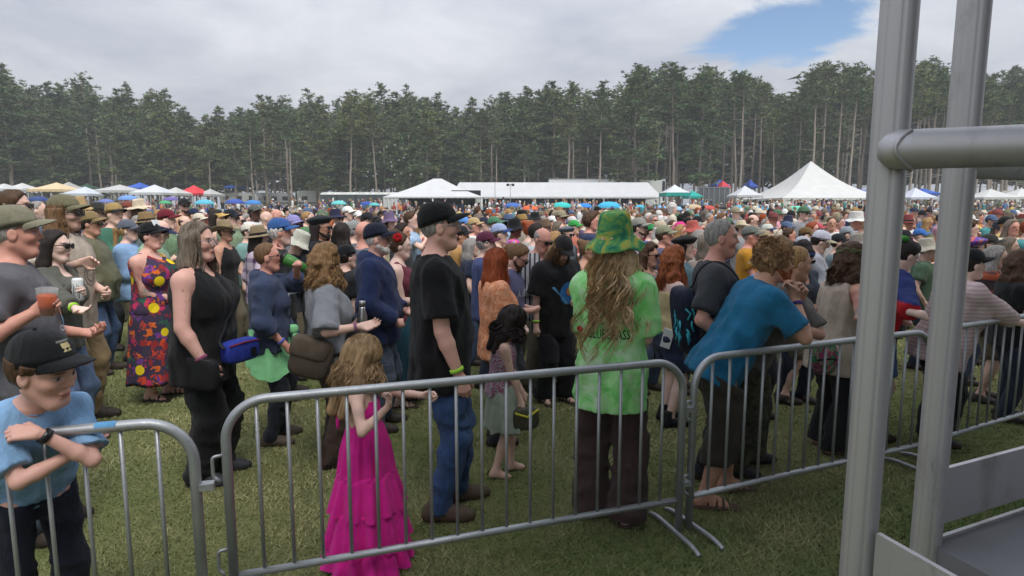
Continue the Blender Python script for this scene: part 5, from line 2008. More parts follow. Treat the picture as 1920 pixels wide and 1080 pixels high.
W, GR = 0xe2e4e4, 0xc2c3c2
T_Y = 70.0
for (x0, x1, yp, ye, Y, c, lab) in (
        (-14, 30, 344, 354, 62, 0xd6d8d8, 'whitish canopy cut by the left edge of the picture'),
        (26, 58, 343, 353, 66, 0xdcdcda, 'white canopy beside the one at the left edge'),
        (73, 139, 342, 355, 56, 0xc9b48f, 'tan peaked canopy above the olive cap'),
        (112, 146, 341, 354, 64, 0xbcbab4, 'grey canopy just behind the tan one'),
        (133, 186, 350, 363, 56, 0xd8dde6, 'pale bluish white canopy right of the tan one'),
        (187, 262, 346, 357, 58, 0xc8cac6, 'broad light grey canopy left of the royal blue one'),
        (244, 281, 342, 352, 66, 0x2f55a8, 'royal blue canopy behind the row of white ones'),
        (258, 322, 346, 361, 58, 0xdde1e4, 'white peaked canopy left of the red one'),
        (311, 348, 351, 362, 60, 0xd2d2cc, 'low off-white canopy touching the red one'),
        (342, 385, 347, 362, 63, 0xc8323a, 'bright red peaked canopy'),
        (380, 409, 354, 364, 64, 0xc4c4c2, 'small grey canopy right of the red one'),
        (428, 452, 344, 350, 88, 0x3560b0, 'small blue canopy among the trunks behind the campers'),
        (152, 176, 345, 352, 74, 0x2c4a3a, 'dark green canopy under the trees at left'),
        (1286, 1311, 357, 368, 66, 0x1f9a90, 'small teal canopy between white and teal one and the cage trailer'),
        (1372, 1421, 348, 366, 64, 0xdadce0, 'white peaked canopy left of the big pole tent'),
        (1690, 1742, 352, 370, 62, 0xd8dcec, 'white canopy seen between the two aluminium posts'),
        (1714, 1748, 353, 362, 72, 0x2f55a8, 'blue canopy behind the white one between the posts'),
        (1822, 1893, 354, 370, 60, 0xd6d6d4, 'white canopy right of the second aluminium post'),
        (1880, 1950, 353, 369, 62, 0xdadad8, 'white canopy at the right edge of the picture'),
        (1598, 1626, 354, 361, 78, 0x2c4fae, 'blue tarpaulin roof behind the right end of the pole tent'),
        (1336, 1362, 336, 347, 82, 0x2c4a9c, 'blue flag-like canopy among trunks above the cage trailer'),
        (1346, 1364, 338, 350, 80, 0xc03a48, 'red canopy in front of the blue one among the trunks'),
        (1398, 1414, 336, 349, 84, 0x2c4a9c, 'blue canopy among trunks above the white peaked one')):
    canopy(x0, x1, yp, ye, Y, c, lab, dp=3.2)
canopy(1242, 1288, 346, 361, 62, 0xdfe2e6, 'white canopy with teal valance beside the long tent', dp=3.0, vcol=0x1f9a90, valance=0.35)
canopy(838, 1238, 342, 369, 72, 0xd6d8da, 'very long white frame tent with people underneath', dp=9, ridge=11.5, valance=0.18, sag=0.02, name='long_tent', cat='tent', walls=(('back', 0, 1),), wallmat='dark_interior', group=None)
canopy(727, 914, 335, 369, 58, 0xdcdedf, 'white hip-roofed tent with black interior left of the long tent', dp=8, ridge=0.4, valance=0.12, sag=0.06, name='marquee_tent', cat='tent', walls=(('front', 0.0, 0.16), ('left', 0, 1), ('front', 0.93, 1.0)), group=None)
canopy(1421, 1620, 302, 371, 66, 0xe0e0de, 'large white pole tent rising to a single sharp peak', dp=12, ridge=0.0, valance=0.25, sag=0.15, name='pole_tent', cat='tent', walls=(('front', 0.0, 0.30), ('front', 0.72, 0.79), ('back', 0, 1)), wallmat='dark_interior', group=None)


def marquee_back():
    # dark panels added so the inside of the hip-roofed tent reads black
    o = bpy.data.objects['marquee_tent']
    for nm, lo, hi in (('inner_dark_panel', (-3.2, 1.0, 0), (4.2, 1.1, 2.6)), ('inner_dark_panel', (1.6, -2.6, 0), (3.4, -2.5, 2.5))):
        link(nm, MB().box(lo, hi).build(nm), 'dark_interior', o)


marquee_back()
# white box trailer behind the long tent
bx = empty('box_trailer', (at(1138, 380, 84)[0], 84, float(ground_z(0, 84))))
tag(bx, 'white box trailer whose roof shows above the long tent', 'trailer')
wB = (1246 - 1030) / F_PX * 84
hB = at(1138, 336, 84)[2] - float(ground_z(0, 84))
link('body', MB().box((-wB / 2, 0, 0.9), (wB / 2, 2.6, hB)).build('body'), 'rv_white', bx)
link('rear_door', MB().box((wB / 2 - 0.45, -0.03, 1.2), (wB / 2 - 0.08, -0.005, hB - 0.25)).build('rear_door'), 'window_dark', bx)
link('roof_rail', MB().box((-wB / 2 - 0.05, -0.05, hB), (wB / 2 + 0.05, 2.65, hB + 0.08)).build('roof_rail'), 'pole_grey', bx)
for x in (-wB * 0.35, wB * 0.3):
    link('wheel', WHEEL, 'tyre', bx).location = (x, 0.3, 0.35)
# mesh cage trailer
cg = empty('cage_trailer', (at(1338, 385, 68)[0], 68, float(ground_z(0, 68))))
tag(cg, 'dark mesh-sided trailer with two wheels left of the white peaked canopy', 'trailer')
wC, hC = (1366 - 1308) / F_PX * 68, at(1338, 352, 68)[2] - float(ground_z(0, 68))
link('bed', MB().box((-wC / 2, 0, 0.55), (wC / 2, 2.0, 0.75)).build('bed'), 'paint', cg, 0x3c3e42)
link('mesh_side', MB().box((-wC / 2 + 0.08, 0.03, 0.75), (wC / 2 - 0.08, 0.05, hC)).build('mesh_side'), 'paint', cg, 0x55585c)
for i in range(7):
    x = -wC / 2 + wC * i / 6
    link('upright', MB().box((x - 0.04, -0.02, 0.75), (x + 0.04, 0.02, hC + 0.04)).build('upright'), 'paint', cg, 0x808488)
link('top_rail', MB().box((-wC / 2, -0.03, hC), (wC / 2, 0.06, hC + 0.09)).build('top_rail'), 'paint', cg, 0x808488)
for x in (-0.45, 0.45):
    link('wheel', WHEEL, 'tyre', cg).location = (x, -0.1, 0.36)
# portable toilets in a row
WC = {}
WC['body'] = MB().box((-0.52, -0.55, 0.0), (0.52, 0.55, 2.05)).build('cabin')
WC['door'] = MB().box((-0.38, -0.58, 0.12), (0.38, -0.552, 1.95)).build('door')
_r = [[(0.56 * math.cos(a) * 1.0, y, 2.05 + 0.30 * math.sin(a)) for a in np.linspace(0, math.pi, 12)] for y in (-0.6, 0.6)]
WC['roof'] = MB().rings(_r, cap0=True, cap1=True).build('roof')
for i in range(13):
    px = 612 + i * 11.6
    Y = 77 + 0.25 * (i % 3)
    P = at(px, 376, Y)
    root = empty('portable_toilet', (P[0], Y, float(ground_z(0, Y))))
    nth = ['first', 'second', 'third', 'fourth', 'fifth', 'sixth', 'seventh', 'eighth', 'ninth', 'tenth', 'eleventh', 'twelfth', 'thirteenth'][i]
    tag(root, f'grey portable toilet with pale arched roof, {nth} from left in its row', 'toilet', 'row of portable toilets')
    link('cabin', WC['body'], 'paint', root, 0x4d545a)
    link('door', WC['door'], 'paint', root, 0x3d4449)
    link('roof', WC['roof'], 'canvas_white', root)
# campers glimpsed between the trunks
for (px, w, h, Y, lab, c) in ((48, 62, 30, 88, 'grey camper behind the canopies at far left', 0xa9aaa8), (134, 40, 32, 92, 'white camper left of the light grey canopy', 0xc4c5c3),
                              (198, 34, 26, 95, 'small white camper behind the light grey canopy', 0xc9cac8), (455, 70, 30, 90, 'white camper with dark windows right of the red canopy', 0xc6c8c8),
                              (520, 60, 30, 94, 'second white camper right of the red canopy', 0xbfc2c4), (590, 54, 34, 92, 'white camper left of the portable toilets', 0xcdcfce),
                              (660, 48, 32, 96, 'white camper behind the portable toilets', 0xc2c4c6), (715, 40, 32, 98, 'white camper behind the left end of the hip-roofed tent', 0xc8caca),
                              (1090, 44, 30, 112, 'far white camper above the long tent', 0xc8c8c8), (1330, 46, 34, 100, 'white camper behind the cage trailer', 0xc4c6c6),
                              (1440, 40, 30, 104, 'white camper left of the pole tent peak', 0xb9bcbe), (1660, 50, 34, 96, 'white camper behind the first aluminium post', 0xc4c6c6),
                              (1890, 60, 34, 92, 'white camper behind the canopies at far right', 0xc9cac8)):
    rv(px, 384, w, h, Y, lab, c)
# light stands beside the long tent
for px, yt, lab in ((928, 337, 'tall thin pole standing in front of the long tent'), (957, 346, 'thin pole with two lamps in front of the long tent')):
    P = at(px, yt, 60)
    gz = float(ground_z(0, 60))
    root = empty('light_stand', (P[0], 60, gz))
    tag(root, lab, 'light stand')
    hh = P[2] - gz
    link('pole', MB().tube([(0, 0, 0), (0, 0, hh)], 0.035, 6).build('pole', True), 'pole_grey', root)
    if yt > 340:
        link('crossbar', MB().tube([(-0.28, 0, hh), (0.28, 0, hh)], 0.03, 6).build('crossbar', True), 'black_plastic', root)
        for s in (-1, 1):
            link('lamp', MB().add(*rounded_box((s * 0.24, -0.05, hh - 0.03), (0.30, 0.26, 0.24), None, 0.5, 6)).build('lamp', True), 'black_plastic', root)
    else:
        link('lamp', MB().add(*rounded_box((0, 0, hh), (0.3, 0.25, 0.22), None, 0.5, 6)).build('lamp', True), 'black_plastic', root)
# brick red container box seen between the posts
P = at(1724, 413, 24)
rb = empty('wooden_box', (P[0], 24, float(ground_z(0, 24))))
tag(rb, 'long reddish brown box wall seen between the two aluminium posts', 'box')
hb = P[2] - float(ground_z(0, 24))
for i in range(3):
    link('board', MB().box((-1.6, -0.02, hb - 0.42 + 0.14 * i), (1.6, 0.02, hb - 0.29 + 0.14 * i)).build('board'), 'paint', rb, 0x7a4638)
for x in (-1.5, 1.5):
    link('upright', MB().box((x - 0.05, 0.021, 0), (x + 0.05, 0.1, hb)).build('upright'), 'paint', rb, 0x6a3a2e)
link('back_panel', MB().box((-1.55, 0.022, 0), (1.55, 0.05, hb - 0.02)).build('back_panel'), 'paint', rb, 0x5a3026)
# umbrellas and shade domes
for (px, py, w, Y, c, lab) in ((962, 380, 32, 44, 0x3b62a8, 'blue striped shade dome left of the orange one'), (994, 385, 30, 42, 0xd9653a, 'orange shade dome in front of the long tent'),
                               (1011, 385, 18, 45, 0x8a5a48, 'brown shade dome touching the orange one'), (1053, 379, 38, 44, 0x32b5b0, 'teal shade dome in front of the long tent'),
                               (1095, 381, 30, 43, 0x2a7fd0, 'bright blue shade dome between teal and turquoise ones'), (1142, 378, 44, 42, 0x3aa6cc, 'wide turquoise shade dome right of the bright blue one'),
                               (1200, 384, 18, 41, 0x4aa6c4, 'small teal umbrella leaning left of the pale blue pair'), (1238, 385, 22, 43, 0x7fb0e0, 'pale blue umbrella in front of the canopy with teal valance'),
                               (1268, 387, 26, 42, 0x86bbe6, 'pale blue umbrella right of its twin'), (1300, 383, 34, 43, 0xb5a184, 'sand coloured shade tent below the teal canopy'),
                               (1327, 385, 30, 42, 0xb0463c, 'red peaked shade tent below the cage trailer'), (1354, 386, 22, 41, 0x26262a, 'black round shade dome right of the red one'),
                               (1392, 384, 44, 45, 0x5a9ab0, 'long dull teal shade dome under the white peaked canopy'), (1428, 386, 26, 42, 0x3a9acc, 'blue shade dome left of the pole tent entrance'),
                               (1492, 386, 42, 40, 0x5fc0a4, 'mint green arched shade dome before the pole tent'), (1510, 388, 26, 43, 0x3a86b4, 'blue shade dome behind the mint green one'),
                               (1533, 387, 32, 41, 0x9ba3ae, 'grey shade umbrella right of the mint green dome'), (240, 366, 34, 40, 0x6a8fc8, 'light blue umbrella above the grey cap at left'),
                               (199, 373, 26, 38, 0x6470a8, 'lavender umbrella right of the tan cap at left'), (72, 368, 34, 40, 0x2a3f74, 'navy umbrella left of the long-haired man'),
                               (320, 369, 26, 40, 0x6a5a9c, 'purple umbrella under the low off-white canopy'), (383, 374, 34, 41, 0x58a8c0, 'teal and white umbrella right of the bearded man in peach'),
                               (440, 373, 34, 40, 0x36509a, 'blue shade tent right of the teal and white umbrella'), (474, 375, 30, 41, 0x3a78b8, 'blue dome above the man in white t-shirt'),
                               (310, 376, 22, 36, 0x4a9a6a, 'green umbrella under the purple one at left'), (635, 376, 28, 41, 0x62b8b8, 'teal umbrella below the portable toilets'),
                               (687, 378, 24, 43, 0x2f4a9a, 'blue shade dome left of the hip-roofed tent'), (702, 380, 20, 39, 0x58b0b4, 'small teal umbrella left of the hip-roofed tent')):
    umbrella(px, py, w, Y, c, lab)


# ------------------------------------------------------------------ pines
def pine_proto(seed, H, bare, width, dead, leanx):
    """trunk and crown meshes for a red pine: whorled limbs carrying tufts of needles"""
    r = np.random.default_rng(seed)
    n = 14
    zz = np.linspace(0, H, n)
    wob = np.cumsum(r.normal(0, 0.05, (n, 2)), 0)
    pts = np.stack([wob[:, 0] + leanx * zz / H, wob[:, 1], zz], 1)
    rad = 0.20 * (1 - 0.86 * (zz / H) ** 0.9) + 0.012
    rad[0] *= 1.25
    tr = MB().tube(pts, rad, 8)
    pos = lambda z: np.array([np.interp(z, zz, pts[:, 0]), np.interp(z, zz, pts[:, 1]), z])
    # dead lower limbs belong to the trunk
    for _ in range(dead):
        z = r.uniform(0.15, bare + 0.1) * H
        a, L = r.uniform(0, 6.28), r.uniform(0.6, 2.2)
        p = pos(z)
        q = p + np.array([math.cos(a) * L, math.sin(a) * L, r.uniform(-0.25, 0.35) * L])
        tr.tube([p, (p + q) / 2 + np.array([0, 0, 0.06]), q], [0.035, 0.025, 0.008], 4, False)
    V, C = [], []
    z = bare * H
    while z < H - 0.3:
        t = max(0.0, (z / H - bare) / (1 - bare))
        reach = width * (0.45 + 0.75 * math.sin(math.pi * min(1, 0.18 + t * 0.72))) * (1 - t ** 3.0) + 0.25
        for _ in range(r.integers(4, 7)):
            a = r.uniform(0, 6.28)
            L = reach * r.uniform(0.55, 1.2)
            up = -0.12 + 0.75 * t + r.normal(0, 0.12)
            p = pos(z)
            d = np.array([math.cos(a), math.sin(a), up])
            d /= np.linalg.norm(d)
            q = p + d * L + np.array([0, 0, 0.12 * L])
            tr.tube([p, p + d * L * 0.55, q], [0.04 * (1 - t * 0.6), 0.025, 0.01], 4, False)
            if r.random() < 0.12:
                continue
            k = max(3, int(L * 3.6))
            for f in np.linspace(0.30, 1.05, k):
                c = p + (q - p) * f + r.normal(0, 0.13 + 0.06 * L, 3)
                sz = r.uniform(0.34, 0.62) * (1.0 if t < 0.85 else 0.7)
                sh = r.uniform(0.65, 1.35)
                base = np.array([0.122, 0.165, 0.088]) * sh * np.array([r.uniform(0.85, 1.25), 1, r.uniform(0.8, 1.15)])
                for _2 in range(10):
                    dd = r.normal(0, 1, 3)
                    dd[2] = abs(dd[2]) * 0.9 - 0.15
                    dd /= np.linalg.norm(dd)
                    sd = np.cross(dd, r.normal(0, 1, 3))
                    sd /= np.linalg.norm(sd) + 1e-9
                    e = c + dd * sz
                    V += [c + sd * sz * 0.17, c - sd * sz * 0.17, e]
                    C += [base] * 3
        z += r.uniform(0.42, 0.68)
    V = np.array(V)
    return tr.build('trunk', True), mesh_np('crown', V, np.arange(len(V)).reshape(-1, 3), False, np.array(C))


SKY_X = [-200, 0, 60, 100, 155, 200, 260, 330, 370, 430, 480, 560, 640, 690, 730, 800, 880, 950, 1000, 1050, 1100, 1190, 1270, 1300, 1350, 1400, 1450, 1482, 1540, 1600, 1640, 1700, 1760, 1830, 1900, 2100]
SKY_Y = [115, 122, 150, 162, 140, 168, 160, 178, 205, 200, 186, 176, 172, 166, 162, 168, 192, 160, 166, 152, 168, 128, 118, 120, 130, 132, 142, 182, 116, 112, 126, 116, 112, 140, 116, 110]


def build_trees():
    protos = []
    for i in range(5):
        protos.append(pine_proto(40 + i, 21.0, [0.68, 0.72, 0.64, 0.70, 0.74][i], [1.8, 1.5, 2.0, 1.6, 1.4][i], 16, [0.2, -0.5, 0.9, 0.0, 0.4][i]))
    for i in range(4):
        protos.append(pine_proto(60 + i, 19.0, [0.22, 0.30, 0.16, 0.36][i], [2.3, 2.0, 2.5, 2.1][i], 14, [0.1, 0.4, -0.3, 0.0][i]))
    Hs = [21.0] * 5 + [19.0] * 4
    landmarks = [(40, 'far left of the tan canopy'), (105, 'above the tan canopy'), (160, 'above the pale bluish canopy'), (225, 'above the light grey canopy'), (290, 'above the white canopy left of the red one'),
                 (362, 'above the red canopy'), (440, 'above the blue shade tent'), (520, 'between the red canopy and the toilets'), (600, 'left of the portable toilets'), (680, 'above the portable toilets'),
                 (760, 'above the left half of the hip-roofed tent'), (830, 'above the hip-roofed tent peak'), (900, 'above the left end of the long tent'), (970, 'above the lamps of the light stand'),
                 (1060, 'above the middle of the long tent'), (1150, 'above the box trailer'), (1220, 'above the right end of the long tent'), (1264, 'above the canopy with teal valance'),
                 (1320, 'above the cage trailer'), (1397, 'above the white peaked canopy'), (1450, 'above the left slope of the pole tent'), (1520, 'above the pole tent peak'), (1580, 'above the right slope of the pole tent'),
                 (1660, 'behind the first aluminium post'), (1720, 'between the aluminium posts'), (1790, 'behind the second aluminium post'), (1880, 'above the right edge canopies')]
    count = {}
    rows = [(84, 36, 0), (90, 40, 1), (97, 44, 2), (105, 48, 3), (114, 50, 4)]
    tone = ['front row', 'second row', 'third row', 'fourth row', 'back row']
    for Y0, n, row in rows:
        for k in range(n):
            px = -60 + (k + 0.5 + rng.uniform(-0.42, 0.42)) * 2040 / n
            Y = Y0 + rng.uniform(-2.5, 2.5)
            right = (1150 < px < 1440 or px > 1500)
            mid = 940 < px < 1130
            if right:
                pi = int(rng.integers(0, 5)) if rng.random() < 0.92 else int(rng.integers(5, 9))
            elif mid:
                pi = int(rng.integers(0, 5)) if rng.random() < 0.6 else int(rng.integers(5, 9))
            else:
                pi = int(rng.integers(5, 9)) if rng.random() < (0.72 if row < 3 else 0.5) else int(rng.integers(0, 5))
            ytop = float(np.interp(px, SKY_X, SKY_Y)) + (rng.uniform(-6, 22) if row < 3 else rng.uniform(6, 40))
            if row == 0 and not right:
                ytop += rng.uniform(5, 50)
            top = at(px, ytop, Y)
            gz = float(ground_z(top[0], Y))
            s = (top[2] - gz) / Hs[pi]
            root = empty('pine_tree', (top[0], Y, gz), rng.uniform(0, 6.28))
            wd = s * (rng.uniform(0.95, 1.25) if pi < 5 else rng.uniform(1.15, 1.5))
            root.scale = (wd, wd, s)
            lm = min(landmarks, key=lambda q: abs(q[0] - px))[1]
            kind = 'bare-trunked' if pi < 5 else 'low-branched'
            key = f'{kind} pine, {tone[row]}, {lm}'
            count.setdefault(key, []).append((px, root))
            link('trunk', protos[pi][0], 'bark', root)
            link('crown', protos[pi][1], 'needles', root)
    for key, lst in count.items():
        lst.sort(key=lambda q: q[0])
        nth = ['leftmost', 'second', 'third', 'fourth', 'fifth', 'sixth']
        for i, (px, root) in enumerate(lst):
            tag(root, key if len(lst) == 1 else f'{nth[min(i, 5)]} {key}', 'tree', 'pines behind the field')
    # the wood farther back reads as one mass: copies of the crowns and trunks in one mesh each
    def gather(pi):
        out = []
        for me in protos[pi]:
            v = np.empty(len(me.vertices) * 3, np.float32)
            me.vertices.foreach_get('co', v)
            out.append(v.reshape(-1, 3))
        return out
    V, Fc, C, n0 = [], [], [], 0
    src = {pi: gather(pi) for pi in (2, 5, 6)}
    for k in range(96):
        pi = (5, 6, 5, 2)[k % 4]
        px = -80 + (k + rng.uniform(0, 1)) * 2080 / 96
        Y = rng.uniform(122, 150)
        ytop = float(np.interp(px, SKY_X, SKY_Y)) + rng.uniform(18, 50)
        top = at(px, ytop, Y)
        gz = float(ground_z(top[0], Y))
        s = (top[2] - gz) / Hs[pi]
        v = src[pi][1].reshape(-1, 3, 3)
        v = v[::4]
        c = v.mean(1, keepdims=True)
        v = (c + (v - c) * 2.3).reshape(-1, 3)
        a = rng.uniform(0, 6.28)
        R = np.array([[math.cos(a), -math.sin(a), 0], [math.sin(a), math.cos(a), 0], [0, 0, 1]])
        v = (v * np.array([s * 1.7, s * 1.7, s])) @ R.T + np.array([top[0], Y, gz])
        V.append(v)
        C.append(np.tile(np.array([[0.09, 0.11, 0.07]]) * rng.uniform(0.8, 1.2), (len(v), 1)))
        tv = MB().tube([(top[0], Y, gz), (top[0] + rng.normal(0, .3), Y, gz + s * Hs[pi] * 0.8)], [0.2, 0.08], 5, False)
        V.append(np.concatenate([tv.v[0][q] for q in tv.f4[0][:, [0, 1, 2]]] + [tv.v[0][q] for q in tv.f4[0][:, [0, 2, 3]]]))
        C.append(np.tile(np.array([[0.16, 0.14, 0.12]]), (len(V[-1]), 1)))
    V, C = np.concatenate(V), np.concatenate(C)
    o = link('forest', mesh_np('forest', V, np.arange(len(V)).reshape(-1, 3), False, C), 'needles')
    o['kind'] = 'stuff'
    o['label'] = 'dark mass of pine wood behind the rows of pines'


build_trees()
hz = link('haze', MB().box((-420, -110, -1.5), (420, 420, 34)).build('haze'), None)
hm_ = bpy.data.materials.new('haze_air')
hm_.use_nodes = True
hm_.node_tree.nodes.clear()
_o = hm_.node_tree.nodes.new('ShaderNodeOutputMaterial')
_v = hm_.node_tree.nodes.new('ShaderNodeVolumePrincipled')
_v.inputs['Color'].default_value = (0.86, 0.9, 0.95, 1)
_v.inputs['Density'].default_value = 0.0011
hm_.node_tree.links.new(_v.outputs[0], _o.inputs['Volume'])
hz.data.materials.append(hm_)
hz['kind'] = 'stuff'
hz['label'] = 'thin pale summer haze over the field'
# soap bubbles drifting before the wood
BUB = MB().add(*sphere_patch((0, 0, 0), 1.0, 10, 16)).build('soap_bubble', True)
for i, (px, py) in enumerate(((725, 275), (741, 272), (753, 278), (713, 285), (733, 304), (748, 300), (757, 296), (735, 312), (752, 325), (770, 328), (740, 328), (790, 326), (700, 330), (690, 322), (706, 326))):
    P = at(px, py, 40)
    o = link('soap_bubble', BUB, 'glass')
    o.location = P
    o.scale = (0.065,) * 3
    tag(o, 'small clear soap bubble drifting in front of the pines', 'bubble', 'soap bubbles in the air')
# ------------------------------------------------------------------ people near the barriers
def on_bar(name, t, z=BAR_H, out=0.0):
    root, A, B = BARRIERS[name]
    u = unit(B - A)
    return A + (B - A) * t + np.array([u[1], -u[0], 0]) * out + np.array([0, 0, z])


def decal(g, name, tris_v, faces, center, back, mat, color=None, lift=0.004, parent=None):
    """flat print laid on the top: (u, v) metres, u to the reader's right"""
    vv, qq = g.topvq
    tree = BVHTree.FromPolygons([Vector(p) for p in vv], [tuple(int(i) for i in f) for f in qq])
    out = []
    sx = -1.0 if back else 1.0
    for u, w in tris_v:
        yl = center[0] - u / g.s if back else center[0] + u / g.s
        o = g.T((sx * 0.6, yl, center[1] + w / g.s))
        d = g.TR @ np.array([-sx, 0, 0])
        hit = tree.ray_cast(Vector(o), Vector(d))
        p = np.array(hit[0]) - d * lift if hit[0] is not None else o + d * 0.45
        out.append(p)
    fs = [np.array([f for f in faces if len(f) == k]) for k in (3, 4)]
    fs = [f for f in fs if len(f)]
    me = mesh_np(name, np.array(out) * g.s, fs, False)
    return link(name, me, mat, parent or g.top_o, color)


def text_mesh(s, size):
    cu = bpy.data.curves.new('lettering', 'FONT')
    cu.body = s
    cu.size = size
    cu.align_x = 'LEFT'
    cu.resolution_u = 2
    ob = bpy.data.objects.new('lettering_tmp', cu)
    COL.objects.link(ob)
    dg = bpy.context.evaluated_depsgraph_get()
    me = bpy.data.meshes.new_from_object(ob.evaluated_get(dg))
    bm = bmesh.new()
    bm.from_mesh(me)
    bmesh.ops.triangulate(bm, faces=bm.faces)
    bmesh.ops.subdivide_edges(bm, edges=[e for e in bm.edges if e.calc_length() > size * 0.3], cuts=2)
    bmesh.ops.triangulate(bm, faces=bm.faces)
    v = [(p.co.x, p.co.y) for p in bm.verts]
    f = [tuple(x.index for x in p.verts) for p in bm.faces]
    bm.free()
    bpy.data.objects.remove(ob)
    bpy.data.curves.remove(cu)
    return v, f


def disc(r, n=20, sx=1.0):
    v = [(0, 0)] + [(r * sx * math.cos(a), r * math.sin(a)) for a in np.linspace(0, 2 * np.pi, n, endpoint=False)]
    return v, [(0, i + 1, (i + 1) % n + 1) for i in range(n)]


def poly_fan(pts):
    c = np.mean(pts, 0)
    v = [tuple(c)] + [tuple(p) for p in pts]
    n = len(pts)
    return v, [(0, i + 1, (i + 1) % n + 1) for i in range(n)]


def held(name, label, cat, loc, axis=(0, 0, 1)):
    o = empty(name, loc)
    q = Vector((0, 0, 1)).rotation_difference(Vector(unit(axis)))
    o.rotation_mode = 'QUATERNION'
    o.rotation_quaternion = q
    tag(o, label, cat)
    return o


def lathe(prof, n=20):
    th = np.linspace(0, 2 * np.pi, n, endpoint=False)
    return MB().rings([np.stack([r * np.cos(th), r * np.sin(th), np.full(n, z)], 1) for r, z in prof], cap0=True, cap1=True)


def hand_c(g, sd, f=0.085, n=0.03):
    """centre of the grip in world space"""
    hn = unit(g.hn[sd] - g.hd[sd] * (g.hn[sd] @ g.hd[sd]))
    return g.world(g.wri[sd] + g.hd[sd] * f + hn * n)


ALU_C = dict(rz=0)
# the boy with folded arms on the first barrier
g = person(92, 620, 2.12, 'boy in black cap and light blue t-shirt leaning folded arms on the barrier', rz=-80, hs=1.30, lean=34, hl=0.15, hy=38, hp=10, w=0.90, hair=('short', 'brown'), skin='pink',
           hat=('cap', 0x17191c, None, -13), top=('tee', 0x86aed6, dict(ease=0.024, hem=-0.10, sl=0.8, flare=0.014)), bottom=('trousers', 0x151a26), shoes=0x333333,
           arms=(dict(w=at(72, 812, 2.08), e=(0.35, 0.9, -1.0), dir=(-0.6, -1, -0.2), pal=(-0.6, 0, -0.6), curl=0.5), dict(w=at(152, 842, 2.18), e=(0.5, 0.8, -1.0), dir=(0.0, -1, 0.5), pal=(-0.8, 0, -0.3), curl=0.5)))
boy = g
# patch and tab on the cap
pt = MB().rings([[(0.1155 * math.cos(a) * k - 0.016, 0.0935 * math.sin(a) * k, z) for a in np.linspace(-0.33, 0.33, 7)] for z, k in ((0.055, 0.985), (0.105, 0.80))], close=False)
link('patch', pt.build('patch', True), 'cloth', g.hat_o, 0x7d8078).scale = (1.02, 1.02, 1.0)
pt2 = MB().rings([[(0.1155 * math.cos(a) * k - 0.016, 0.0935 * math.sin(a) * k, z) for a in np.linspace(-0.20, 0.20, 5)] for z, k in ((0.064, 0.955), (0.078, 0.915), (0.094, 0.845))], close=False)
link('patch_emblem', pt2.build('patch_emblem', True), 'cloth', g.hat_o, 0xc9b98a).scale = (1.035, 1.035, 1.0)
tb = MB().box((0.150, -0.016, 0.0165), (0.164, 0.016, 0.0195))
link('orange_tab', tb.build('orange_tab'), 'cloth', g.hat_o, 0xe0853a)
# wrist watch
_a = g.wri[1] + (g.elb[1] - g.wri[1]) * 0.12
_ax = unit(g.elb[1] - g.wri[1])
_u1 = unit(np.cross(_ax, [0.1, 0.2, 0.9]))
_w1 = np.cross(_ax, _u1)
_th = np.linspace(0, 2 * np.pi, 18, endpoint=False)
wv = MB().rings([_a + _ax * z + (np.cos(_th)[:, None] * _u1 + np.sin(_th)[:, None] * _w1) * r for z, r in ((-0.016, 0.031), (-0.014, 0.037), (0.014, 0.037), (0.016, 0.031))])
wt = wv.build('watch', True)
wt.transform(Matrix.Scale(g.s, 4))
link('watch', wt, 'black_plastic', g.body)

# tall man, khaki cap, far left
g = person(26, 382, 3.2, 'man in khaki cap and grey t-shirt holding a clear cup at far left', rz=-8, w=1.14, belly=0.04, hair=('crop', 'grey'), skin='red', hat=('cap', 0x7d7a68), top=('tee', 0x5f5e64, dict(ease=0.03, hem=-0.2)),
           bottom=('jeans', 0x3b4350), arms=('hold', dict(w=at(66, 585, 3.0), e=(-0.5, 0.4, -1), dir=(0.8, 0.35, 0.7), pal=(0.2, 1.0, 0.1), curl=0.75)))
c = hand_c(g, -1, 0.07, 0.036)
o = held('drink_cup', 'clear plastic cup of orange drink held by the man in khaki cap', 'cup', c - np.array([0, 0, 0.05]), (0.15, -0.1, 1))
link('cup_wall', lathe([(0.030, 0), (0.046, 0.13), (0.048, 0.133), (0.044, 0.13), (0.0285, 0.004)]).build('cup_wall', True), 'glass', o)
link('drink', lathe([(0.028, 0.006), (0.0415, 0.10)]).build('drink', True), 'cloth', o, 0xc05a34)
for (v_, f_), cc in ((poly_fan([(-0.05, 0.02), (-0.02, 0.06), (0.02, 0.05), (0.05, 0.0), (0.0, -0.02)]), 0xb87a6e), (poly_fan([(0.0, -0.02), (0.06, 0.0), (0.05, -0.06), (0.0, -0.06)]), 0x6a93ad)):
    decal(g, 'shirt_print', v_, f_, (0.03, 0.27), False, 'cloth', cc)
v_, f_ = text_mesh('Jou', 0.07)
decal(g, 'shirt_print', v_, f_, (-0.05, 0.185), False, 'pale_print')

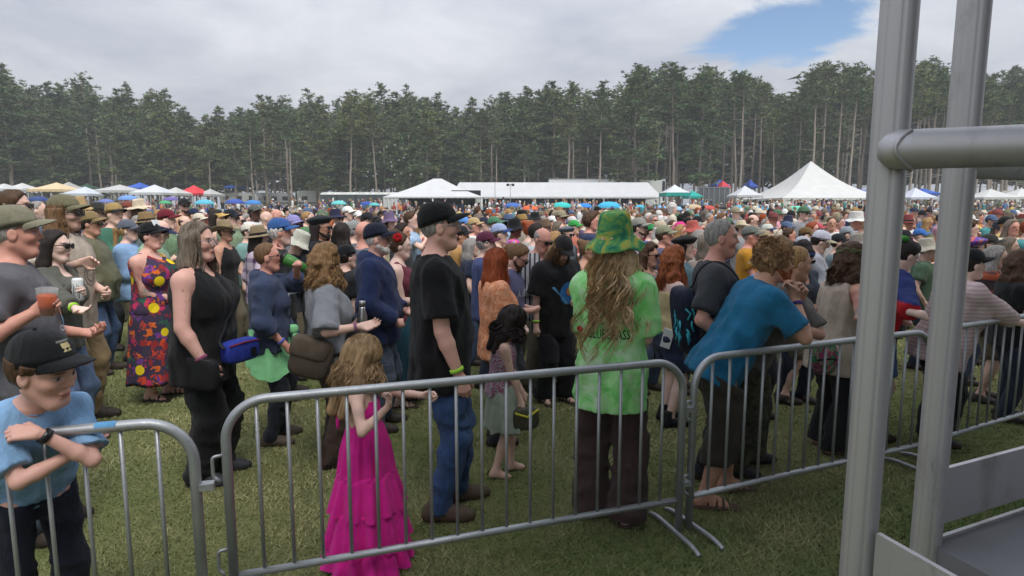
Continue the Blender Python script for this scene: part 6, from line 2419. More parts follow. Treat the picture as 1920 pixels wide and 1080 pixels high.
# dark haired woman with sunglasses
g = person(103, 432, 4.5, 'woman with dark hair and sunglasses in grey cardigan holding a white can', rz=-30, bust=0.9, w=1.02, hair=('shoulder', 'dark'), skin='pale', glasses='sun', top=('cardigan', 0x55564f, dict(sl=1.7, hem=-0.12)),
           bottom=('jeans', 0x5b6f8f), arms=(dict(w=at(152, 560, 4.15), e=(-0.2, 0.6, -0.9), dir=(0.8, -0.2, 0.3), pal=(0.1, -1, 0.0), curl=0.8), dict(w=at(158, 592, 4.05), e=(-0.5, 0.5, -0.7), dir=(0.9, 0.3, 0.05), pal=(0, 0.4, 0.9), curl=0.3)), bands=[(-1, 0x9ad83a)])
c = hand_c(g, 1, 0.07, 0.036)
o = held('drink_can', 'white can with dark lettering held by the woman in grey cardigan', 'can', c - np.array([0, 0, 0.06]), (0.02, 0, 1))
link('can_body', lathe([(0.026, 0), (0.033, 0.008), (0.033, 0.145), (0.027, 0.157), (0.025, 0.154)]).build('can_body', True), 'rv_white', o)
for k in range(5):
    a0 = -1.9 + 0.25 * k
    st = MB().rings([[(0.0335 * math.cos(a), 0.0335 * math.sin(a), z) for a in np.linspace(a0, a0 + (0.16 if k in (0, 4) else 0.08), 4)] for z in (0.02 + 0.01 * (k % 2), 0.12 - 0.012 * (k % 3))], close=False)
    link('can_print', st.build('can_print', True), 'lettering', o)

# long haired man behind her
g = person(121, 363, 5.0, 'tall man with long wavy hair, olive cap, sunglasses and beige printed t-shirt', rz=-24, w=1.08, hair=('long', 'lightbrown'), skin='fair', hat=('cap', 0x6c6852), glasses='sun', stubble=0.5,
           top=('tee', 0xb3a698, dict(ease=0.035, hem=-0.18, sl=0.8)), bottom=('trousers', 0x8a7658), arms=('belly', dict(w=at(150, 493, 4.7), e=(-0.4, 0.7, -0.6), dir=(0.9, 0.4, 0.05), pal=(0, 0.9, -0.3), curl=0.35)), strands=dict(n=300, length=0.20, wave=0.014, spread=0.07, az=(70, 290), r=0.0036, clump=8))
for r_ in (0.10, 0.07):
    n_ = 28
    th = np.linspace(0, 2 * np.pi, n_, endpoint=False)
    v_ = [(r_ * math.cos(a), r_ * math.sin(a)) for a in th] + [((r_ - 0.008) * math.cos(a), (r_ - 0.008) * math.sin(a)) for a in th]
    decal(g, 'shirt_print', v_, [(i, (i + 1) % n_, n_ + (i + 1) % n_, n_ + i) for i in range(n_)], (0.0, 0.25), False, 'cloth', 0x6a625c)
# olive sweatshirt
person(168, 394, 6.6, 'heavy man in tan cap, sunglasses and olive sweatshirt with jeans', rz=-18, w=1.22, belly=0.09, hair=('short', 'dark'), skin='tan', hat=('cap', 0x82704f), glasses='sun', top=('hoodie', 0x65644f, dict(hem=-0.12)), bottom=('jeans', 0x44597c), arms=('pocket', 'down'), bands=[(-1, 0xa6e04a)], legs_seen=True)

# floral dress
g = person(282, 415, 5.7, 'woman in floral dress with big yellow flowers, black cap and tattooed arms', rz=-32, w=1.28, belly=0.05, bust=1.2, tattoo=True, skin='pink', hair=('bun', 'dark'), hat=('cap', 0x15161a), top=('tank', 'floral', dict(hem=-0.05, neck='scoop')),
           bottom=('skirt', 'floral', dict(hem=0.20, flare=0.07, wave=0.05, waist=0.16)), arms=('belly', 'belly'), shoes=(0x1c1a1a, dict(sandal=True)), legs_seen=True)
sg = MB().box((0.098, -0.05, 0.062), (0.102, 0.06, 0.125))
link('paper_sign', sg.build('paper_sign'), 'rv_white', g.hat_o).rotation_euler = (0, math.radians(-18), 0)

# woman in black tank top
g = person(372, 418, 3.94, 'woman with long greying hair and glasses in black tank top with blue bag', rz=-22, hy=-6, w=1.30, belly=0.05, bust=1.25, skin='pink', hair=('long', 'greybrown'), glasses='eye', top=('tank', 0x141517, dict(hem=-0.22, neck='scoop')),
           bottom=('wide', 0x141517, dict(flare=0.02)), arms=('down', dict(p=(0.12, 0.27, 0.88), e=(-0.8, 0.4, 0), dir=(0.5, -0.2, -1), pal=(0, -1, 0), curl=0.5)), shoes=0x34363a, bands=[(-1, 0x8a4a6a)],
           strands=dict(n=500, length=0.36, wave=0.010, spread=0.07, az=(55, 305), el0=(0, 88), r=0.0035, clump=6))
# (right hand target mirrored by hand)
sb = drape_band(g, [g.T((-0.02, 0.13, 0.50)), g.T((0.20, -0.02, 0.25)), g.T((0.22, -0.20, 0.02))], 0.022)
g.part('bag_strap', sb, 'nylon', 0x26272a)
c = g.world(g.T((0.27, -0.05, -0.02)))
o = empty('hip_bag', c, math.radians(-22))
tag(o, 'royal blue hip bag worn by the woman in black tank top', 'bag')
link('pouch', MB().add(*rounded_box((0, 0, 0), (0.10, 0.27, 0.15), None, 0.45, 10)).build('pouch', True), 'nylon', o, 0x2a3a94)
link('zip', MB().tube([(0.045, -0.12, 0.05), (0.052, 0, 0.058), (0.045, 0.12, 0.05)], 0.005, 6).build('zip', True), 'nylon', o, 0x7a2434)
link('badge', MB().box((0.0475, 0.04, -0.045), (0.0525, 0.085, 0.01)).build('badge'), 'black_plastic', o)
c = g.world(g.T((0.10, -0.27, -0.12)))
o = empty('shoulder_bag', c, math.radians(-22))
tag(o, 'black shoulder bag at the hip of the woman in black tank top', 'bag')
link('pouch', MB().add(*rounded_box((0, 0, 0), (0.26, 0.07, 0.20), None, 0.4, 10)).build('pouch', True), 'nylon', o, 0x1a1a1c)
link('zip', MB().tube([(-0.11, -0.02, 0.09), (0, -0.03, 0.098), (0.11, -0.02, 0.09)], 0.004, 6).build('zip', True), 'nylon', o, 0x3a3a3c)

# drinker with green cup, jumper tied round the waist
g = person(500, 455, 4.6, 'person with cropped hair and sunglasses drinking from a green cup, mint shirt tied on', rz=-4, hp=-4, w=1.06, belly=0.03, fem=True, bust=0.6, skin='red', hair=('crop', 'lightbrown'), glasses='sun', top=('hoodie', 0x3a4560, dict(sl=1.5, hem=-0.10)),
           bottom=('jeans', 0x1b2029), arms=(dict(pre='drink', w=at(556, 505, 4.5)), dict(p=(0.13, 0.24, 0.92), e=(-0.9, 0.4, 0), dir=(0.5, -0.2, -0.8), pal=(0, -1, 0), curl=0.4)), shoes=(0x4a4038, dict(high=0.04)), bands=[(-1, 0x5a6ac0)], hat=None)
for i, (s_, sz, cu, cw) in enumerate((('SW I', 0.075, -0.07, 0.335), ('BE', 0.07, 0.0, 0.26), ('D', 0.06, 0.03, 0.20))):
    v_, f_ = text_mesh(s_, sz)
    decal(g, 'lettering', v_, f_, (cu - 0.03, cw), False, 'pale_print')
th = np.linspace(math.radians(-200), math.radians(28), 40)
R = []
for i, t in enumerate(np.linspace(0, 1, 14)):
    z = 1.03 - 0.44 * t
    rx, ry = 0.165 + 0.03 * t, 0.205 + 0.03 * t
    edge = np.clip(1.0 - np.abs(th + 1.5) / 2.3, 0, 1) ** 0.5
    zz = 1.03 - 0.44 * t * (0.25 + 0.75 * edge) + 0.010 * np.sin(th * 7)
    wv = 1 + 0.07 * t * np.sin(th * 8 + 1) + 0.03 * t * np.sin(th * 15)
    R.append(np.stack([0.0 + rx * wv * np.cos(th), ry * wv * np.sin(th), zz], 1))
me = MB().rings(R, close=False).build('tied_shirt', True)
me.transform(Matrix.Scale(g.s, 4))
link('tied_shirt', me, 'cloth', g.body, 0x93e0a2)
kn = MB().add(*rounded_box((0.20, -0.05, 1.01), (0.09, 0.07, 0.08), None, 0.7, 8)).tube([(0.20, -0.05, 1.0), (0.235, -0.06, 0.9), (0.24, -0.07, 0.80)], [0.02, 0.035, 0.03], 8)
me = kn.build('sleeve_knot', True)
me.transform(Matrix.Scale(g.s, 4))
link('sleeve_knot', me, 'cloth', g.body, 0x93e0a2)
fp = g.world(g.Hc + g.HR @ np.array([0.115, 0, -0.055]))
o = held('travel_cup', 'green tumbler with dark lid tipped to the mouth of the drinker', 'cup', fp + np.array([0.145, 0, -0.035]), (-0.85, 0, 0.42))
link('tumbler', lathe([(0.030, -0.03), (0.044, 0.10), (0.046, 0.145), (0.043, 0.148)]).build('tumbler', True), 'paint', o, 0x3d7a32)
link('lid', lathe([(0.047, 0.143), (0.047, 0.158), (0.040, 0.164)]).build('lid', True), 'black_plastic', o)

# curly haired woman in grey with a shoulder bag
g = person(612, 463, 4.2, 'woman with wavy greying hair in grey shirt with brown shoulder bag and bottle', rz=14, bust=1.0, w=1.06, skin='fair', hair=('curly', 'goldbrown'), top=('tee', 0x83868c, dict(sl=1.0, ease=0.035, hem=-0.16, flare=0.03)),
           bottom=('trousers', 0x41322a), arms=(dict(w=at(662, 612, 4.3), e=(-0.5, 0.6, -0.7), dir=(0.8, 0, 0.3), pal=(0, -1, 0), curl=0.7), dict(w=at(676, 612, 3.95), e=(-0.6, 0.3, -0.8), dir=(0.9, 0.2, 0.1), pal=(0, 0.6, 0.6), curl=0.35)), shoes=(0x3a2c26, dict(high=0.12)), bands=[(-1, 0x8a5a7a)],
           strands=dict(n=800, length=0.17, wave=0.016, spread=0.13, az=(30, 330), el0=(5, 88), r=0.0034, clump=10))
c = hand_c(g, 1, 0.07, 0.04)
o = held('steel_bottle', 'brushed steel bottle held by the woman in grey shirt', 'bottle', c - np.array([0, 0, 0.10]), (0.03, 0, 1))
link('bottle_body', lathe([(0.032, 0), (0.036, 0.01), (0.036, 0.16), (0.022, 0.215), (0.020, 0.235)]).build('bottle_body', True), 'steel', o)
link('bottle_cap', lathe([(0.023, 0.235), (0.023, 0.27), (0.018, 0.274)]).build('bottle_cap', True), 'steel', o)
c = g.world(g.T((-0.16, -0.20, 0.03)))
o = empty('messenger_bag', c, math.radians(10))
tag(o, 'taupe brown bag hanging behind the hip of the woman in grey', 'bag')
link('pouch', MB().add(*rounded_box((0, 0, -0.02), (0.27, 0.13, 0.27), rotm('Y', 18), 0.5, 12)).build('pouch', True), 'nylon', o, 0x4f463c)
link('flap', MB().add(*rounded_box((0.0, -0.02, 0.05), (0.26, 0.12, 0.15), rotm('Y', 18), 0.5, 10)).build('flap', True), 'nylon', o, 0x5a5044)
sb = drape_band(g, [g.T((-0.2, -0.19, 0.05)), g.T((-0.15, 0.03, 0.36)), g.T((-0.02, 0.12, 0.5)), g.T((0.16, -0.02, 0.25)), g.T((0.12, -0.22, 0.02)), g.T((-0.05, -0.25, 0.0))], 0.03)
g.part('bag_strap', sb, 'nylon', 0x2a2826)

# navy hoodie
g = person(708, 416, 4.9, 'white-bearded man in navy cap, glasses and navy blue hoodie', rz=-6, w=1.14, belly=0.05, skin='pink', hair=('crop', 'white'), beard=(0.005, 'white'), glasses='sun', hat=('cap', 0x1b2132), top=('hoodie', 0x1d2a4e, dict(hem=-0.16)), bottom=('jeans', 0x4c5868), arms=('belly', dict(p=(0.16, 0.22, 0.98), e=(-0.8, 0.5, 0), dir=(0.6, -0.5, -0.4), pal=(0, -1, 0), curl=0.4)))

# woman with the red flower
g = person(752, 438, 5.5, 'woman with red flower in brown hair, maroon tank top and teal bottle', rz=-4, w=1.12, bust=1.1, skin='pale', hair=('updo', 'brown'), glasses='eye', top=('tank', 0x6a3040), bottom=('skirt', 0x1f4654, dict(hem=0.22, flare=0.08, wave=0.07)), arms=('belly', dict(pre='cup', p=(0.27, 0.10, 1.10))), shoes=(0x3a2a26, dict(sandal=True)), legs_seen=True)
fl = MB()
for k in range(9):
    a = k * 2.4
    fl.add(*rounded_box((-0.03 + 0.022 * math.cos(a), -0.088, 0.095 + 0.022 * math.sin(a)), (0.05, 0.035, 0.05), rotm('Y', 40 * k), 0.8, 6))
link('red_flower', fl.build('red_flower', True), 'cloth', g.body, 0xb0181c, g.HM)
c = hand_c(g, -1, 0.07, 0.036)
o = held('water_bottle', 'teal water bottle held by the woman with red flower', 'bottle', c - np.array([0, 0, 0.10]), (-0.25, 0, 1))
link('bottle_body', lathe([(0.032, 0), (0.036, 0.01), (0.036, 0.16), (0.026, 0.19)]).build('bottle_body', True), 'paint', o, 0x3fae98)
link('bottle_cap', lathe([(0.024, 0.19), (0.024, 0.23), (0.012, 0.24)]).build('bottle_cap', True), 'black_plastic', o)
g.part('bag_strap', drape_band(g, [g.T((-0.2, -0.08, 0.1)), g.T((-0.14, -0.11, 0.4)), g.T((-0.01, -0.12, 0.52)), g.T((0.12, -0.1, 0.36)), g.T((0.1, -0.17, 0.15))], 0.035), 'nylon', 0x4a4440)

# tall man in black
g = person(822, 375, 3.5, 'tall man in black cap and black t-shirt with jeans in the middle', rz=2, hp=-4, w=1.16, belly=0.045, skin='pink', hair=('crop', 'grey'), glasses='eye', hat=('cap', 0x161819), top=('tee', 0x151517, dict(hem=-0.19, ease=0.022, sl=0.74, flare=0.014)),
           bottom=('jeans', 0x36507a), arms=('down', dict(p=(0.10, 0.25, 0.86), e=(-0.9, 0.5, 0), dir=(0.25, 0, -1), pal=(0, -1, 0), curl=0.45)), shoes=(0x54463a, dict(high=0.0)), bands=[(-1, 0xa9e24a)], feet=((0.10, 0.10), (-0.02, -0.12)))
emb = MB().rings([[(0.117 * math.cos(a) * k - 0.016, 0.095 * math.sin(a) * k, z) for a in np.linspace(-0.05, 0.30, 6)] for z, k in ((0.098, 0.845), (0.106, 0.80))], close=False)
link('emblem', emb.build('emblem', True), 'cloth', g.hat_o, 0xc0c0c4).scale = (1.03, 1.03, 1.0)

# girl in the pink dress
g = person(692, 630, 2.98, 'little girl with tousled blond hair in magenta tiered dress gripping the barrier', rz=0, hs=1.27, hy=18, hp=16, lean=-3, w=0.96, skin='fair', hair=('shoulder', 0x8a7254), top=None, bottom=None, shoes=None,
           arms=(dict(w=at(800, 742, 2.98), e=(0.2, 0.6, -0.8), dir=(1, -0.3, 0.1), pal=(0.2, -0.9, -0.4), curl=0.85), dict(w=at(728, 762, 2.78), e=(0.6, 0.9, -0.6), dir=(-0.3, 0.3, 0.9), pal=(-0.8, 0.3, 0.0), curl=0.85)),
           strands=dict(n=900, length=0.15, wave=0.012, spread=0.12, az=(0, 360), el0=(0, 88), r=0.0030, clump=7, loose=0.014))
girl = g
_th = np.linspace(0, 2 * np.pi, 96, endpoint=False)
lv = [  # height, half depth, half width, wave, count
    (1.33, 0.112, 0.135, 0.0, 9), (1.24, 0.130, 0.160, 0.0, 9), (1.14, 0.130, 0.158, 0.012, 18), (1.11, 0.140, 0.165, 0.03, 18), (0.95, 0.185, 0.205, 0.05, 12), (0.76, 0.21, 0.23, 0.06, 10)]
tiers = [(0.76, 0.208, 0.228, 0.47, 0.27, 0.29, 12), (0.49, 0.25, 0.27, 0.20, 0.31, 0.33, 13), (0.24, 0.28, 0.30, 0.03, 0.33, 0.35, 14)]


def dress_ring(z, rx, ry, wv, n, ph, cx):
    r = 1 + wv * np.sin(n * _th + ph) + wv * 0.5 * np.sin((n + 5) * _th + 2 * ph) + wv * 0.35 * np.sin((2 * n + 3) * _th + ph)
    return np.stack([cx + rx * r * np.cos(_th), ry * r * np.sin(_th), np.full(96, z) + 0.01 * wv * 10 * np.sin(5 * _th + ph)], 1)


zs = np.linspace(1.33, 0.76, 22)
A = np.array(lv)[::-1]
ii = lambda z, k: float(np.interp(z, A[:, 0], A[:, k]))
bod = [dress_ring(z, ii(z, 1), ii(z, 2), ii(z, 3), 12, 0.4, 0.02) for z in zs]
S_ = Matrix.Scale(g.s, 4)


def dmesh(rings, nm):
    me = MB().rings(np.array(rings)[:, ::-1]).build(nm, True)
    me.transform(S_)
    return link(nm, me, 'cloth', g.body, 0xdc2494)


dr = dmesh(bod, 'dress')
for k, (z0, rx0, ry0, z1, rx1, ry1, n) in enumerate(tiers):
    rg = [dress_ring(z0 + 0.012, rx0 * 0.97, ry0 * 0.97, 0.01, n, k, 0.02), dress_ring(z0, rx0 * 1.03, ry0 * 1.03, 0.03, 26, k, 0.02)]
    for t in np.linspace(0.08, 1, 12):
        rg.append(dress_ring(z0 + (z1 - z0) * t, (rx0 + (rx1 - rx0) * t) * 1.03, (ry0 + (ry1 - ry0) * t) * 1.03, 0.035 + 0.06 * t, n, 1.3 * k + 0.4, 0.02))
    dmesh(rg, 'ruffle')
for sd in (1, -1):
    st = MB().tube([g.T((0.08, 0.09 * sd, 0.36)), g.T((0.05, 0.105 * sd, 0.46)), g.T((-0.015, 0.11 * sd, 0.515)), g.T((-0.085, 0.10 * sd, 0.44)), g.T((-0.11, 0.09 * sd, 0.36))], 0.012, 8).build('shoulder_strap', True)
    st.transform(S_)
    link('shoulder_strap', st, 'cloth', g.body, 0xdc2494)
bw = MB().add(*rounded_box(g.T((-0.145, -0.03, 0.36)), (0.05, 0.10, 0.06), rotm('X', 30), 0.8, 6)).add(*rounded_box(g.T((-0.15, 0.05, 0.33)), (0.04, 0.05, 0.12), None, 0.8, 6)).add(*rounded_box(g.T((-0.16, -0.05, 0.27)), (0.03, 0.04, 0.14), rotm('X', -12), 0.8, 6)).build('back_bow', True)
bw.transform(S_)
link('back_bow', bw, 'cloth', g.body, 0xdc2494)

# child in sequins, bending
g = person(972, 576, 4.0, 'dark-haired child in sequin top and pale skirt bending forward barefoot', rz=6, hs=1.24, lean=8, hl=0.6, hp=14, w=0.97, skin='fair', hair=('bob', 'dark'), top=('tank', 'sequin', dict(hem=-0.06, neck='crew', ease=0.02)), bottom=('skirt', 0x98a294, dict(hem=0.52, flare=0.07, wave=0.10, waist=0.08)), shoes=None,
           arms=(dict(p=(0.28, 0.08, 0.80), e=(-0.4, 0.5, 0), dir=(0.4, 0, -1), pal=(0, -1, 0), curl=0.5), dict(p=(0.24, 0.12, 0.76), e=(-0.6, 0.5, 0), dir=(0.3, 0.2, -1), pal=(0, 1, 0), curl=0.5)), feet=((0.14, 0.08), (-0.04, -0.10)),
           strands=dict(n=500, length=0.11, wave=0.016, spread=0.12, az=(0, 360), el0=(0, 85), r=0.0034, clump=6))
c = hand_c(g, -1, 0.08, 0.02)
o = empty('small_handbag', c + np.array([0.02, -0.01, -0.08]), 0.3)
tag(o, 'small dark bag with yellow trim in the hand of the child in sequins', 'bag')
link('pouch', MB().add(*rounded_box((0, 0, 0), (0.18, 0.07, 0.15), None, 0.5, 8)).build('pouch', True), 'nylon', o, 0x4a4a3a)
link('trim', MB().tube([(-0.08, -0.03, 0.05), (0, -0.04, 0.02), (0.08, -0.03, 0.06)], 0.008, 6).build('trim', True), 'cloth', o, 0xc8c03a)

# redhead in orange blouse
person(935, 466, 4.6, 'woman with long straight red hair in coral print blouse with puffed sleeves', rz=16, hy=-4, bust=1.0, w=1.03, skin='pale', hair=('long', 'red'), top=('blouse', 'coral_print', dict(puff=0.05, sl=0.85, ease=0.025)), bottom=('trousers', 0x2a2c34), arms=('belly', 'belly'),
       strands=dict(n=500, length=0.30, wave=0.004, spread=0.06, az=(45, 315), el0=(5, 88), r=0.0034, clump=6))
# slate t-shirt, bearded, looking down
g = person(985, 462, 5.2, 'bearded man with sunglasses in slate blue t-shirt looking down', rz=-12, hp=30, lean=6, w=1.12, belly=0.04, skin='pink', hair=('short', 'lightbrown'), beard=(0.03, 'brown'), glasses='sun', top=('tee', 0x57597a, dict(ease=0.03)), bottom=('trousers', 0x3c4048), arms=('hold', 'hold'))
v_, f_ = text_mesh('A BEL', 0.09)
decal(g, 'lettering', v_, f_, (-0.14, 0.30), False, 'pale_print')
# long-haired man in black cap looking down
g = person(1064, 447, 5.4, 'long-haired man in black cap looking down, black t-shirt with round blue print', rz=-58, hp=34, lean=5, w=1.08, skin='fair', hair=('long', 'lightbrown'), beard=(0.06, 'lightbrown'), hat=('cap', 0x232124), top=('tee', 0x18181a, dict(ease=0.04, hem=-0.22, sl=0.85, flare=0.03)), bottom=('wide', 0x17171a),
           arms=('hold', 'down'), shoes=(0x3a3028, dict(sandal=True)), bands=[(-1, 0x9fe04a)], legs_seen=True, strands=dict(n=360, length=0.32, wave=0.014, spread=0.07, az=(40, 320), r=0.0036, clump=7))
v_, f_ = disc(0.105, 26, 0.85)
decal(g, 'shirt_print', v_, f_, (0.05, 0.25), False, 'cloth', 0x2a6fae)
v_, f_ = disc(0.04, 12)
decal(g, 'shirt_print', v_, f_, (0.06, 0.27), False, 'cloth', 0xa8683a, 0.008)
v_, f_ = poly_fan([(-0.15, 0.08), (-0.13, 0.09), (0.02, -0.06), (0.0, -0.08)])
decal(g, 'shirt_print', v_, f_, (0.03, 0.22), False, 'cloth', 0x5a9ac8, 0.007)

# tie dye bucket hat
hat_girl_bar = on_bar('main', 0.935)
g = person(1156, 407, 3.42, 'woman from behind in tie-dyed bucket hat and green tie-dyed t-shirt with long curly hair', rz=84, hy=-16, w=1.0, bust=0.8, hatscale=1.07, skin='fair', hair=('bob', 0xc2a782), hat=('bucket', 'tie_dye_hat'), top=('tee', 'tie_dye_green', dict(hem=-0.24, ease=0.03, sl=0.9, flare=0.02, hang=0.98)),
           bottom=('wide', 0x453532, dict(flare=0.045)), arms=(dict(pre='belly', e=(-0.5, 0.1, -0.9)), dict(p=(0.24, 0.10, 1.16), e=(-0.35, 0.25, -1), dir=(0.8, -0.5, 0.2), pal=(-0.5, 0, -0.8), curl=0.4)), shoes=(0x4c4038, dict(sandal=True)), legs_seen=True,
           strands=dict(n=720, length=0.48, wave=0.030, spread=0.25, az=(62, 298), el0=(-5, 25), r=0.0036, back=-0.03, jitter=0.3, clump=16, K=24, turns=(1.6, 2.8), loose=0.012))
v_, f_ = text_mesh('BLUEGRASS', 0.078)
v_ = [(a * 0.56, b) for a, b in v_]
decal(g, 'lettering', v_, f_, (0.12, 0.185), True, 'lettering', None, 0.005)
hrt = [(0.036 * (16 * math.sin(t) ** 3) / 16, 0.036 * (13 * math.cos(t) - 5 * math.cos(2 * t) - 2 * math.cos(3 * t) - math.cos(4 * t)) / 16) for t in np.linspace(0, 2 * np.pi, 26, endpoint=False)]
v_, f_ = poly_fan(hrt)
decal(g, 'heart_print', v_, f_, (0.158, 0.21), True, 'red_print', None, 0.005)

# redhead with wavy hair
g = person(1266, 462, 5.0, 'woman with wavy ginger hair in cream sleeveless top and denim skirt', rz=28, w=1.1, bust=1.0, skin='pale', hair=('curly', 'ginger'), top=('cami', 0xbfae84, dict(hem=-0.02, edge=0.40)), bottom=('shorts', 0x25334e, dict(cut=0.56, denim=True, ease=0.04)), arms=('hold', 'hold'), shoes=(0x1a1a1c, dict(high=0.06)), legs_seen=True,
           strands=dict(n=500, length=0.26, wave=0.017, spread=0.12, az=(40, 320), el0=(5, 88), r=0.0036, clump=9), hat=('headband', 0x6a3c28))
ph = MB().box((-0.04, -0.006, -0.08), (0.04, 0.006, 0.08))
o = empty('phone', g.world(g.T((-0.11, -0.17, -0.02))), math.radians(20))
o.rotation_euler = (0.1, 0.25, math.radians(-30))
tag(o, 'white phone sticking out of the denim back pocket', 'phone')
link('case', ph.build('case'), 'rv_white', o)
# charcoal t-shirt
g = person(1356, 411, 4.0, 'man with short grey hair in charcoal t-shirt with navy drawstring bag', rz=4, w=1.12, belly=0.03, skin='red', hair=('crop', 'grey'), top=('tee', 0x3b3c40, dict(ease=0.032, sl=0.8)), bottom=('trousers', 0x22242a), arms=('hold', dict(p=(0.12, 0.23, 1.0), e=(-0.9, 0.4, 0), dir=(0.7, -0.3, -0.4), pal=(0, -1, 0), curl=0.5)), legs_seen=True)
o = empty('drawstring_bag', g.world(g.T((-0.19, -0.06, 0.16))), math.radians(4))
tag(o, 'navy drawstring bag with turquoise print on the back of the man in charcoal', 'bag')
link('sack', MB().add(*rounded_box((0, 0, 0), (0.12, 0.32, 0.44), rotm('Y', -8), 0.55, 14)).build('sack', True), 'nylon', o, 0x151c30)
pr = MB()
for k in range(9):
    a, b = rng.uniform(-0.12, 0.02), rng.uniform(-0.14, 0.06)
    pr.tube([(-0.062 - 0.006 * math.cos(k), a, b), (-0.066, a - 0.03 * math.sin(k * 2), b + 0.04), (-0.062, a + 0.02, b + 0.06 * math.cos(k))], 0.006, 5)
for k in range(8):
    a, b = rng.uniform(-0.045, 0.03), rng.uniform(-0.14, 0.06)
    pr.tube([(a, -0.161, b), (a + 0.02 * math.sin(k), -0.163, b + 0.04), (a - 0.015, -0.161, b + 0.07)], 0.006, 5)
link('bag_print', pr.build('bag_print', True), 'paint', o, 0x3fb4c8)
g.part('bag_cord', drape_band(g, [g.T((-0.2, -0.12, 0.36)), g.T((-0.12, -0.13, 0.47)), g.T((0.0, -0.13, 0.53)), g.T((0.1, -0.13, 0.42)), g.T((0.04, -0.2, 0.2)), g.T((-0.16, -0.17, -0.02))], 0.008, 0.004), 'nylon', 0x1a1a1c)
cd = MB().tube([g.world(g.T((-0.02, -0.19, 0.10))), g.world(g.T((0.03, -0.215, 0.0))), g.world(g.T((-0.05, -0.22, -0.12)))], 0.005, 6)

# man in blue leaning on the third barrier
g = person(1462, 452, 3.62, 'man with curly sandy hair and beard in bright blue t-shirt leaning on barrier', rz=24, lean=29, hl=0.15, hy=-8, w=1.14, belly=0.02, skin='tan', hair=('mop', 'sandy'), beard=(0.01, 'ginger'), top=('tee', 0x20698f, dict(ease=0.02, sl=0.75, hem=-0.14, hang=0.95)), bottom=('trousers', 0x39342c, dict(cut=0.30, ease=0.04)),
           arms=(dict(w=at(1500, 560, 3.75), e=(0.5, 0.3, -1), dir=(-0.3, -0.4, 0.8), pal=(-0.8, -0.4, 0), curl=0.7), dict(w=at(1491, 560, 3.52), e=(0.3, 0.5, -1), dir=(-0.35, 0.1, 0.9), pal=(-0.8, 0.3, 0), curl=0.75)), feet=((0.12, 0.12), (-0.10, -0.10)), shoes=(0x5a4a40, dict(sandal=True)), legs_seen=True, bands=[(-1, 0x4a3a7a)],
           strands=dict(n=900, length=0.012, wave=0.004, spread=0.01, az=(55, 305), el0=(2, 89), r=0.0038, clump=6, K=9, short=True))
# man behind him in grey
g = person(1500, 462, 4.05, 'man in grey t-shirt and camouflage trousers with elbow on barrier behind the blue t-shirt', rz=26, lean=27, hl=0.2, w=1.14, skin='tan', hair=('crop', 'blond'), top=('tee', 0x66635f, dict(ease=0.025, sl=0.85)), bottom=('trousers', 'camo', dict(ease=0.045)), arms=('fold', dict(w=on_bar('third', 0.42, 1.06, -0.1), e=(0.9, 0.2, -0.9), dir=(-0.4, 0.5, 0.3), pal=(-0.5, 0.5, 0), curl=0.5)), shoes=0x2a2a2c, feet=((0.10, 0.12), (-0.14, -0.10)), legs_seen=True)
# blue headband woman
person(1518, 460, 5.5, 'woman in blue patterned headscarf and red sunglasses looking down, grey cardigan', rz=-48, hp=24, bust=1.0, w=1.06, skin='tan', hair=('updo', 'dark'), hat=('headband', 0x33456e), glasses='sun', top=('cardigan', 0x39414c), bottom=('jeans', 0x2a3040), arms=('hold', 'hold'))
# curly hair, beige overalls
g = person(1600, 462, 4.45, 'woman with curly brown hair in beige sleeveless overalls beside the first post', rz=40, lean=8, bust=1.1, w=1.16, tattoo=True, skin='tan', hair=('curly', 'brown'), top=('tank', 0xb3a595, dict(hem=-0.24, neck='crew', ease=0.03)), bottom=('wide', 0x1a1a1c), arms=('hold', dict(w=on_bar('third', 0.72, 1.08, -0.12), e=(-0.3, 0.6, -1), dir=(0.6, 0.5, 0), pal=(0, 0, -1), curl=0.4)), shoes=(0x4a3a30, dict(sandal=True)), legs_seen=True,
           strands=dict(n=700, length=0.16, wave=0.024, spread=0.14, az=(40, 320), el0=(0, 88), r=0.0036, clump=9))
lf = MB()
for k in range(26):
    a = rng.uniform(0.5, 5.8)
    lf.add(*rounded_box((-0.014 + 0.118 * math.cos(a), 0.10 * math.sin(a), 0.088 + rng.uniform(-0.012, 0.02)), (0.045, 0.02, 0.018), rotm('Z', math.degrees(a) + 90) @ rotm('Y', rng.uniform(-40, 40)), 0.9, 4))
link('leaf_crown', lf.build('leaf_crown', True), 'cloth', g.body, 0x5d6a44, g.HM)
c = g.world(g.T((-0.02, -0.26, -0.06)))
o = empty('print_bag', at(1545, 672, 4.25), 0.1)
tag(o, 'small round bag with bright flower print hanging behind the barrier', 'bag')
link('pouch', MB().add(*rounded_box((0, 0, 0), (0.19, 0.10, 0.23), None, 0.7, 10)).build('pouch', True), 'bag_print', o)
link('zip', MB().tube([(-0.08, -0.045, 0.0), (0, -0.056, 0.01), (0.08, -0.045, 0.0)], 0.006, 6).build('zip', True), 'nylon', o, 0x202024)
